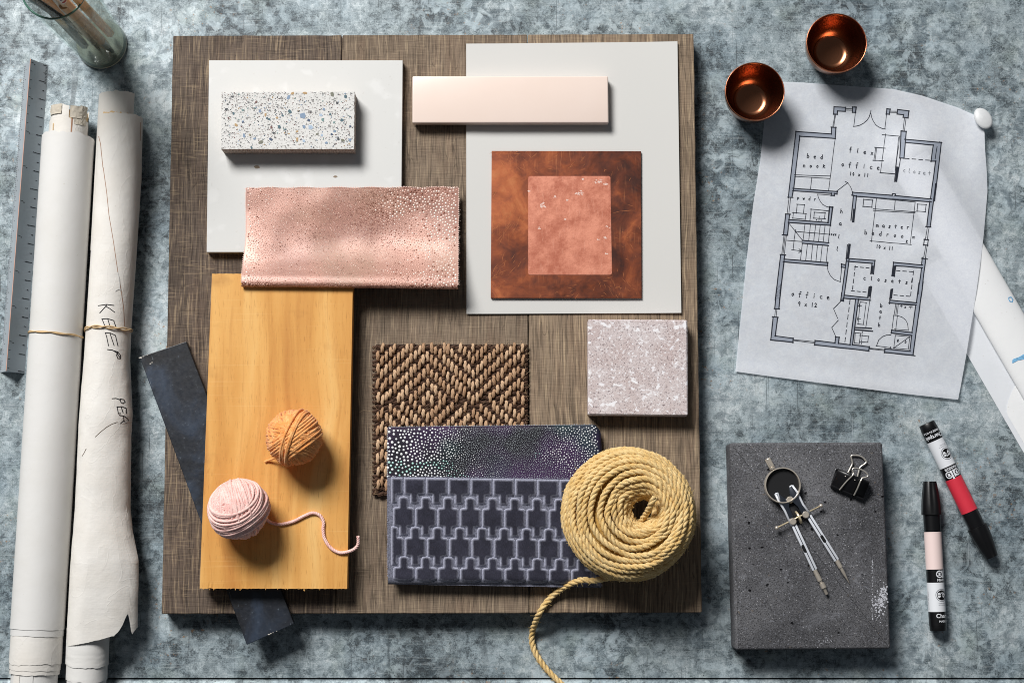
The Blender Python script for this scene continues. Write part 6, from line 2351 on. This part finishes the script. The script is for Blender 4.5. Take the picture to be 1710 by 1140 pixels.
# ------------------------------------------------------------------ concrete paver
ZX = 32 * MM
def mat_concrete():
    m = NM("dark_concrete")
    n1 = m.noise(24, 5, 0.6)
    n2 = m.noise(900, 4, 0.7)
    col = m.mix(m.ramp(n1, [(0.32, 0.0), (0.68, 1.0)]), S(76, 76, 79), S(112, 112, 115))
    col = m.mix(m.ramp(n2, [(0.36, 0.95), (0.50, 0.0)]), col, S(30, 31, 36))
    col = m.mix(m.ramp(m.noise(620, 3, 0.7, vec=m.map(loc=(1, 2, 4))), [(0.54, 0.0), (0.66, 0.6)]), col, S(128, 129, 136))
    col = m.mix(m.ramp(m.noise(480, 3, 0.6), [(0.62, 0.0), (0.68, 0.7)]), col, S(142, 144, 152))
    col = m.mix(m.ramp(m.voro(330), [(0.085, 0.9), (0.12, 0.0)]), col, S(206, 206, 208))
    hole = m.ramp(m.voro(82, vec=m.warp(0.004, 200)), [(0.075, 1.0), (0.11, 0.0)])
    col = m.mix(hole, col, S(16, 16, 20))
    col = m.mix(m.ramp(m.noise(180, 3, vec=m.map(loc=(4, 4, 2))), [(0.69, 0.0), (0.73, 0.5)]), col, S(122, 108, 92))
    # chalky smears
    ck = m.noise(26, 5, 0.7, 0.6, vec=m.map(loc=(1.5, 0.4, 0)))
    col = m.mix(m.ramp(ck, [(0.60, 0.0), (0.75, 0.35)]), col, S(176, 178, 186))
    m.set(Base_Color=col, Roughness=0.85, Specular_IOR_Level=0.2)
    m.bump(m.math('SUBTRACT', m.math('ADD', n2, m.math('MULTIPLY', n1, 0.4)), m.math('MULTIPLY', hole, 1.5)), 0.9, 0.0008)
    return m.mat
pv_c = [(1218.5, 739), (1474, 738), (1488, 1083), (1228, 1085)]
pvp = P(1348, 912, 0)
pv = thing("concrete_paver", "dark grey concrete paver block carrying the drawing compass and binder clip", "paver", (pvp.x, pvp.y, 0))
o = slab(round_rect(pv_c, 5), 0, ZX).build("block", mat_concrete(), pv, bevel=0.0030, segs=3, smooth=40, angle=50)
ck = MB()
rk = random.Random(12)
for k in range(330):
    if k < 60:
        x, y = 1457 + rk.gauss(0, .7), rk.uniform(930, 1035)
        s_ = rk.uniform(.4, .9)
    elif k < 270:
        x, y = 1473 + rk.gauss(0, 5.5), 1000 + rk.gauss(0, 13)
        s_ = rk.uniform(.4, 1.5)
        x += (1000 - y) * 0.25
    elif k < 300:
        x, y = 1400 + rk.gauss(0, 9), 940 + rk.gauss(0, 6)
        s_ = rk.uniform(.3, .7)
    else:
        x, y = 1378 + rk.gauss(0, 14), 1070 + rk.gauss(0, 5)
        s_ = rk.uniform(.3, .7)
    if x > 1478 + (y - 900) * 0.042:
        continue
    c = P(x, y, ZX)
    a0 = rk.uniform(0, 6)
    ck.prism([(c.x + U * s_ * rk.uniform(.6, 1.3) * cos(a0 + i * 1.05), c.y + U * s_ * rk.uniform(.6, 1.3) * sin(a0 + i * 1.05)) for i in range(6)], ZX - 0.0002, ZX + 0.00008 + rk.uniform(0, 0.00008))
tag(ck.build("chalk_smear", plain("chalk", S(190, 192, 200), 0.95), pv), kind="stuff")

# ------------------------------------------------------------------ drawing compass
CH = plain("chrome", S(238, 242, 250), 0.26, 0.3)
CH2 = plain("nickel_worn", S(218, 208, 194), 0.34, 0.6)
BRS = plain("brass_rod", S(230, 214, 180), 0.34, 0.5)
BLKM = plain("blackened_steel", S(14, 14, 17), 0.5)
zc = ZX + 5.2 * MM
cmp_p = P(1335, 870, ZX)
dc = thing("drawing_compass", "chrome spring bow drawing compass lying on the concrete paver", "drawing compass", (cmp_p.x, cmp_p.y, ZX))
rc_ = P(1306.3, 810, zc + 1 * MM)
RR = 28.8 * U
MB().lathe([(RR - 0.0011, -0.0040), (RR, -0.0040), (RR, 0.0040), (RR - 0.0002, 0.0043), (RR - 0.0009, 0.0043), (RR - 0.0011, 0.0038), (RR - 0.0011, -0.0040)], rc_, n=64).build("spring_ring", CH2, dc, smooth=40)
MB().lathe([(0, -0.0042), (RR - 0.0013, -0.0042), (RR - 0.0013, 0.0004), (0, 0.0004)], rc_, n=48).build("ring_black_disc", BLKM, dc, smooth=40)  # plain black disc filling the inside of the ring
h0, h1 = P(1290.5, 783, zc + 1 * MM), P(1281, 765.5, zc + 1 * MM)
hd = (h1 - h0).normalized()
hl = (h1 - h0).length
MB().lathe([(0, 0), (.0026, 0), (.0028, hl * .16), (.0021, hl * .2), (.0026, hl * .24), (.0026, hl * .94), (.0022, hl), (0, hl)], h0, hd, n=28,
           flute=lambda j, a: 1.0 + (0.07 * (1 if sin(a * 14) > 0 else -1) if 4 <= j <= 5 else 0)).build("knurled_handle", CH2, dc, smooth=30)
def bar(mb, a_, b_, w, z0, z1):
    """flat bar between two pixels, w px wide"""
    p, q = P(*a_, z=(z0 + z1) / 2), P(*b_, z=(z0 + z1) / 2)
    d_ = (q - p)
    d_.z = 0
    n_ = Vector((-d_.y, d_.x, 0)).normalized() * w * U / 2
    mb.prism([((p - n_).x, (p - n_).y), ((q - n_).x, (q - n_).y), ((q + n_).x, (q + n_).y), ((p + n_).x, (p + n_).y)], z0, z1)
def rod(mb, pts_, r, n_=12, zs=None):
    mb.tube([P(x, y, z) for (x, y), z in zip(pts_, zs or [zc] * len(pts_))], r, n_)
# upper plates
def plate(px, z0, z1, mt, nm, bv=0.0004):
    pts_ = [P(x, y, z1) for x, y in px]
    mb = MB().prism([(p.x, p.y) for p in reversed(pts_)], z0, z1)
    return mb.build(nm, mt, dc, bevel=bv, segs=2, smooth=40)
plate([(1294.5, 824), (1298.5, 822), (1313, 833), (1318, 838), (1318, 846), (1325, 862), (1330, 872), (1322.5, 878), (1311, 852), (1300.5, 836)], zc - .002, zc + .0022, CH, "leg_plate")
plate([(1318, 812.5), (1323, 809.5), (1331, 821), (1341, 842), (1353, 856), (1348, 864.5), (1340.5, 862), (1333, 846), (1322, 836), (1319, 828)], zc - .002, zc + .0024, CH, "leg_plate")
CHD = plain("chrome_dark", S(150, 156, 168), 0.2, 1.0)
for o_ in [o for o in dc.children if o.name.startswith("leg_plate")]:
    o_.data.materials[0] = CHD
mb = MB()
rod(mb, [(1294.8, 824), (1300.5, 836), (1311, 853), (1322, 878)], 0.0011, zs=[zc + .0016] * 4)
rod(mb, [(1294.8, 824), (1298.3, 822.5), (1302, 834)], 0.0008, zs=[zc + .0020] * 3)
rod(mb, [(1322.8, 810), (1331, 821), (1341, 842), (1352.5, 857)], 0.0011, zs=[zc + .0018] * 4)
rod(mb, [(1322.8, 810), (1318.5, 813)], 0.0008, zs=[zc + .0022] * 2)
mb.build("edge_highlight", CH, dc, smooth=True)  # added white rods standing in for highlights along the plate edges
plate([(1315, 838), (1325, 835), (1337, 855), (1340, 864), (1331, 871), (1327, 868), (1318, 850)], zc - .003, zc - .0008, BLKM, "inner_web")
# legs
def leg(p0, p1, slot):
    mb = MB()
    for off in (-2.5, 2.5):
        d_ = Vector((p1[0] - p0[0], p1[1] - p0[1], 0)).normalized()
        nx, ny = -d_.y * off, d_.x * off
        bar(mb, (p0[0] + nx, p0[1] + ny), (p1[0] + nx, p1[1] + ny), 3.7, zc - .0018, zc + .0018)
    mb2 = MB()
    bar(mb2, p0, p1, 2.2, zc - .0016, zc + .0011)
    o_ = mb.build("leg", CH, dc, bevel=0.0003, segs=2, smooth=40)
    mb2.build("groove", plain("groove_steel", S(44, 48, 56), 0.4, 0.3) if "groove_steel" not in bpy.data.materials else bpy.data.materials["groove_steel"], o_)
    mb = MB()
    d_ = Vector((p1[0] - p0[0], p1[1] - p0[1], 0)).normalized()
    a_ = (slot[0] - d_.x * 4.4, slot[1] - d_.y * 4.4)
    b_ = (slot[0] + d_.x * 4.4, slot[1] + d_.y * 4.4)
    bar(mb, a_, b_, 5.0, zc + .0016, zc + .0021)
    for e in (a_, b_):
        mb.lathe([(0, 0), (2.5 * U, 0), (2.5 * U, .0005), (0, .0005)], P(*e, z=zc + .0016), n=14)
    mb.build("slot", BLKM, o_)
    return o_
leg((1325.5, 876), (1360.5, 951), (1342.5, 915.5))
leg((1350.5, 861), (1397, 935), (1374.5, 899))
mb = MB()
rod(mb, [(1360.5, 951), (1364, 958.5)], 0.0021)
rod(mb, [(1364, 958.5), (1369.5, 969)], 0.0023)
mb.build("lead_holder", CH2, dc, smooth=40)
mb = MB()
rod(mb, [(1369.5, 969), (1373, 975)], 0.0015)
rod(mb, [(1372, 973), (1376, 981)], 0.0025)
rod(mb, [(1376, 981), (1380.5, 991)], 0.0015, zs=[zc, zc - .002])
mb.build("lead_clamp", CH2, dc, smooth=40)
mb = MB()
rod(mb, [(1397, 935), (1404, 947)], 0.0021)
mb.build("needle_holder", CH2, dc, smooth=40)
mb = MB()
mb.tube([P(1404, 947, zc), P(1408, 954.5, zc), P(1419, 974.5, zc - .003)], lambda t: 0.0015 if t < 0.6 else 0.0001, 10)
mb.build("needle_point", CH2, dc, smooth=40)
# screws
for (x, y, r, mt) in ((1318.8, 834, 5.4, CH2), (1323.8, 870.5, 5.6, CH2), (1345.2, 859, 5.6, CH2)):
    c = P(x, y, zc + .0014)
    MB().lathe([(0, 0), (r * U, 0), (r * U, .0018), (r * U * .8, .0024), (0, .0024)], c, n=24).build("screw_head", mt, dc, smooth=40)
mb = MB()
rod(mb, [(1298, 880.5), (1370, 844.5)], 0.00075, zs=[zc + .001] * 2)
mb.build("adjusting_rod", BRS, dc, smooth=True)
for (x, y) in ((1297.3, 881), (1371, 844)):
    MB().sphere(P(x, y, zc + .001), 0.0019, 14, 10).build("rod_knob", CH2, dc, smooth=True)
c = P(1333.5, 863.5, zc + .001)
ad = (P(1371, 844, zc) - P(1297.3, 881, zc)).normalized()
MB().lathe([(0, -.0008), (.0062, -.0008), (.0064, 0), (.0062, .0008), (0, .0008)], c, ad, n=36, flute=lambda j, a: 1 + .02 * sin(a * 18)).build("thumb_wheel", BRS, dc, smooth=30)

# ------------------------------------------------------------------ binder clip
bc_p = P(1419, 808, ZX)
bc = thing("binder_clip", "black binder clip with folded wire handles lying on the concrete paver", "binder clip", (bc_p.x, bc_p.y, ZX))
TL, TR, BR_, BL = (1399, 784.5), (1451.5, 806), (1440.5, 833), (1387.5, 811)
zsp, zjaw = ZX + 11.5 * MM, ZX + 3.4 * MM
BCM = NM("black_enamel")
BCM.set(Base_Color=S(15, 15, 18), Roughness=0.36, Specular_IOR_Level=0.4)
t0, t1 = P(*TL, z=zsp), P(*TR, z=zsp)
j0, j1 = P(*BL, z=zjaw + .001), P(*BR_, z=zjaw + .001)
def lp(a_, b_, t):
    return a_.lerp(b_, t)
mb = MB()          # upper face, spine, lower face as one bent sheet
rows = []
dn = lambda p, z: Vector((p.x, p.y, z))
for k in range(2):
    A_p, J_p = (t0, j0) if k == 0 else (t1, j1)
    row = []
    for i in range(9):
        t = i / 8
        p = lp(J_p, A_p, t)
        row.append(p + Vector((0, 0, 0.0006 * sin(pi * t))))
    bk = (A_p - J_p)
    bk.z = 0
    bk = bk.normalized()
    row.append(dn(A_p + bk * .0008, zsp - .0006))
    row.append(dn(A_p + bk * .0010, zsp - .0016))
    row.append(dn(A_p + bk * .0010, ZX + .0016))
    row.append(dn(A_p + bk * .0006, ZX + .0006))
    for i in range(1, 9):
        p = lp(A_p, J_p, i / 8)
        row.append(dn(p, ZX + .0004 + (zjaw - ZX - .0012) * i / 8))
    rows.append(row)
o = mb.grid(rows).build("clip_body", BCM.mat, bc, smooth=50, recalc=False)
s_ = o.modifiers.new("thickness", 'SOLIDIFY')
s_.thickness = 0.0006
mb = MB()
for a_, b_ in ((0.0, 0.30), (0.36, 0.66), (0.74, 1.0)):
    mb.tube([lp(j0, j1, a_) + Vector((0, 0, .0004)), lp(j0, j1, b_) + Vector((0, 0, .0004))], 0.00135, 12)
mb.tube([dn(lp(j0, j1, 0), zjaw - .0014), dn(lp(j0, j1, 1), zjaw - .0014)], 0.0011, 10)
mb.build("jaw_lip", BCM.mat, bc, smooth=40)
mb = MB()          # bead pressed along the upper face
mb.tube([lp(lp(t0, t1, .04), lp(j0, j1, .04), .30) + Vector((0, 0, .0002)), lp(lp(t0, t1, .96), lp(j0, j1, .96), .30) + Vector((0, 0, .0002))], 0.0007, 8)
mb.build("pressed_bead", BCM.mat, bc, smooth=True)
def zb4(pts_):
    return [(1370 + x / 10.36, 740 + y / 10.36) for x, y in pts_]
WIRE = plain("nickel_wire", S(226, 220, 210), 0.28, 0.75)
hA = zb4([(330, 805), (450, 660), (565, 545), (572, 515), (552, 470), (560, 440), (610, 428), (700, 452), (770, 490), (815, 535), (818, 570), (770, 588), (725, 600), (690, 660), (640, 780), (580, 900)])
zz = [.0062, .0098, .0128, .0122, .0122, .0122, .0122, .0122, .0122, .0122, .0122, .0122, .0122, .0124, .0104, .0060]
MB().tube(catmull([P(x, y, ZX + z + .0006) for (x, y), z in zip(hA, zz)], .0009), 0.00072, 9).build("wire_handle", WIRE, bc, smooth=True)
hB = zb4([(470, 520), (510, 440), (553, 350), (545, 290), (530, 220), (570, 205), (650, 210), (720, 235), (780, 290), (795, 325), (760, 360), (690, 410), (665, 480), (635, 600)])
MB().tube(catmull([P(x, y, ZX + .0022) for x, y in hB], .0009), 0.00085, 9).build("wire_handle", WIRE, bc, smooth=True)
for x, y in zb4([(432, 570), (597, 633)]):
    p = P(x, y, zsp - .0004)
    MB().lathe([(0, 0), (.0007, 0), (.0005, .0006), (0, .0007)], p, n=12).build("rivet", WIRE, bc, smooth=True)

# ------------------------------------------------------------------ markers
BLK2 = plain("marker_black", S(15, 15, 17), 0.3, spec=0.5)
CAPM = plain("marker_cap", S(11, 11, 13), 0.38)
WHT = plain("marker_label_white", S(226, 229, 234), 0.45)
def font_tris(body, size):
    cu = bpy.data.curves.new("lettering", 'FONT')
    cu.body = body
    cu.size = size
    cu.fill_mode = 'FRONT'
    ob_ = bpy.data.objects.new("lettering_source", cu)
    scene.collection.objects.link(ob_)
    dg = bpy.context.evaluated_depsgraph_get()
    me = ob_.evaluated_get(dg).to_mesh()
    bm = bmesh.new()
    bm.from_mesh(me)
    bmesh.ops.triangulate(bm, faces=bm.faces[:])
    es = [e for e in bm.edges if e.calc_length() > size * 0.3]
    bmesh.ops.subdivide_edges(bm, edges=es, cuts=2)
    bmesh.ops.triangulate(bm, faces=bm.faces[:])
    bm.verts.index_update()
    out = ([(v.co.x, v.co.y) for v in bm.verts], [tuple(v.index for v in f2.verts) for f2 in bm.faces])
    bm.free()
    ob_.evaluated_get(dg).to_mesh_clear()
    bpy.data.objects.remove(ob_)
    bpy.data.curves.remove(cu)
    return out
def marker(top_px, bot_px, band_mat, label, band_len, spin):
    """top_px: tip of the fluted cap; bot_px: butt end. All bands measured from the butt, as in the photograph"""
    r = 8.05 * MM
    z = r * 1.16
    c, b_ = P(*top_px, z=z), P(*bot_px, z=z)
    ax = (c - b_).normalized()
    L_ = (c - b_).length
    t_ = thing("marker_pen", label, "marker pen", ((c.x + b_.x) / 2, (c.y + b_.y) / 2, 0), math.atan2(ax.y, ax.x) - pi / 2, "marker pens")
    up = Vector((0, 0, 1))
    up = (up - ax * up.dot(ax)).normalized()
    sd = ax.cross(up)                      # to the right when the cap points up the picture
    def seg(nm, a0, a1, mt, r0=1.0, r1=1.0, n_=40):
        return MB().lathe([(0, a0 * L_), (r * r0, a0 * L_), (r * r1, a1 * L_), (0, a1 * L_)], b_, ax, n_).build(nm, mt, t_, smooth=40)
    MB().lathe([(0, 0), (r * .90, 0), (r * .95, .0006), (r * .965, .035 * L_), (0, .035 * L_)], b_, ax, 40).build("end_plug", CAPM, t_, smooth=40)
    seg("maker_band", .035, .128, BLK2)
    seg("text_band", .128, .322, WHT)
    seg("logo_band", .322, .41, BLK2)
    seg("colour_band", .41, .66, band_mat)
    seg("collar", .66, .79, BLK2, .975, .975)
    def fl(j, a):
        return 1.0 - (0.13 if 2 <= j <= 5 else 0.0) * max(0, cos(a * 4)) ** 2 * (0.35 + 0.65 * (j - 2) / 3)
    MB().lathe([(0, .775 * L_), (r * 1.16, .775 * L_), (r * 1.18, .785 * L_), (r * 1.12, .85 * L_), (r * .98, .92 * L_), (r * .80, .985 * L_), (r * .74, L_), (r * .60, L_), (r * .56, .985 * L_), (0, .985 * L_)],
               b_, ax, 96, flute=fl).build("fluted_cap", CAPM, t_, smooth=30)
    def on(u, v, lift=0.00012):
        """u across in metres from the centre line, v along from the butt in metres"""
        a = u / r + spin
        return b_ + ax * v + (up * cos(a) + sd * sin(a)) * (r + lift)
    def text(body, size, u0, v, mt, nm="lettering", bold=0.0):
        vs_, fs_ = font_tris(body, size)
        mb_ = MB()
        mb_.add([on(u0 + x, v + y) for x, y in vs_], fs_)
        if bold:
            mb_.add([on(u0 + x + bold, v + y, .00014) for x, y in vs_], fs_)
            mb_.add([on(u0 + x, v + y + bold, .00016) for x, y in vs_], fs_)
        mb_.build(nm, mt, t_, recalc=False)
    def disc(u, v, r0, r1, mt, lift, n_=28, a0=0, a1=2 * pi):
        mb_ = MB()
        vs_ = []
        for k in range(n_ + 1):
            a = a0 + (a1 - a0) * k / n_
            vs_ += [on(u + cos(a) * r0, v + sin(a) * r0, lift), on(u + cos(a) * r1, v + sin(a) * r1, lift)]
        mb_.add(vs_, [(2 * k, 2 * k + 1, 2 * k + 3, 2 * k + 2) for k in range(n_)])
        return mb_
    # maker's name and origin on the black end
    text("Chartpak", .0052, -.0030, .088 * L_, WHT, "maker_name", .00022)
    text("MADE IN U.S.A.", .0026, -.0005, .058 * L_, WHT, "origin_text", .00010)
    # round AD logo and the word under it
    for k, (uc, leg_u) in enumerate(((.0024, .0054), (.0108, .0078))):
        v = .378 * L_
        mb_ = disc(uc, v, 0.0, .0034, WHT, .00012)
        mb_.add([on(leg_u - .0008, v - .0034, .00012), on(leg_u + .0008, v - .0034, .00012), on(leg_u + .0008, v + (.0034 if k == 0 else .0050), .00012), on(leg_u - .0008, v + (.0034 if k == 0 else .0050), .00012)], [(0, 1, 2, 3)])
        mb_.build("logo_letter", WHT, t_, recalc=False)
        disc(uc, v, .0016, .0023, BLK2, .0002).build("logo_ring", BLK2, t_, recalc=False)
    text("MARKER", .0034, -.0003, .3305 * L_, WHT, "word_mark", .00014)
    # round seal on the white band
    v = .238 * L_
    disc(.0034, v, 0, .0046, BLK2, .00012).build("seal_disc", BLK2, t_, recalc=False)
    disc(.0034, v, .0054, .0059, plain("seal_grey", S(120, 124, 132), .6) if "seal_grey" not in bpy.data.materials else bpy.data.materials["seal_grey"], .00012).build(
        "seal_ring", bpy.data.materials["seal_grey"], t_, recalc=False)
    mb_ = MB()
    mb_.add([on(-.0006, v - .0008, .0002), on(.0074, v - .0008, .0002), on(.0074, v + .0008, .0002), on(-.0006, v + .0008, .0002)], [(0, 1, 2, 3)])
    mb_.build("seal_bar", WHT, t_, recalc=False)
    text("NONTOXIC", .0015, -.0003, v - .0005, BLK2, "seal_text", .00006)
    text("AP", .0022, .0021, v + .0012, WHT, "seal_text", .00008)
    text("CONFORMS TO", .0012, -.0002, v - .0078, bpy.data.materials["seal_grey"], "small_print")
    text("ASTM D-4236", .0012, -.0002, v - .0094, bpy.data.materials["seal_grey"], "small_print")
    # column of small print on the turned-away side
    vs_, fs_ = font_tris("PERMANENT  INK  MARKER", .0014)
    mb_ = MB()
    mb_.add([on(-.0100 - y, .14 * L_ + x, .00012) for x, y in vs_], fs_)
    mb_.build("small_print", bpy.data.materials["seal_grey"], t_, recalc=False)
    return t_
marker((1552.7, 803.5), (1566.6, 1052.5), plain("band_pale_pink", S(236, 214, 210), 0.45), "black and white marker pen with a pale pink band, its fluted cap pointing up", 0, 0.0)
marker((1656, 929.5), (1547.2, 706.5), plain("band_coral_red", S(214, 52, 70), 0.45, var=0.08, vscale=150), "black and white marker pen with a bright coral red band, lying aslant", 0, -0.82)
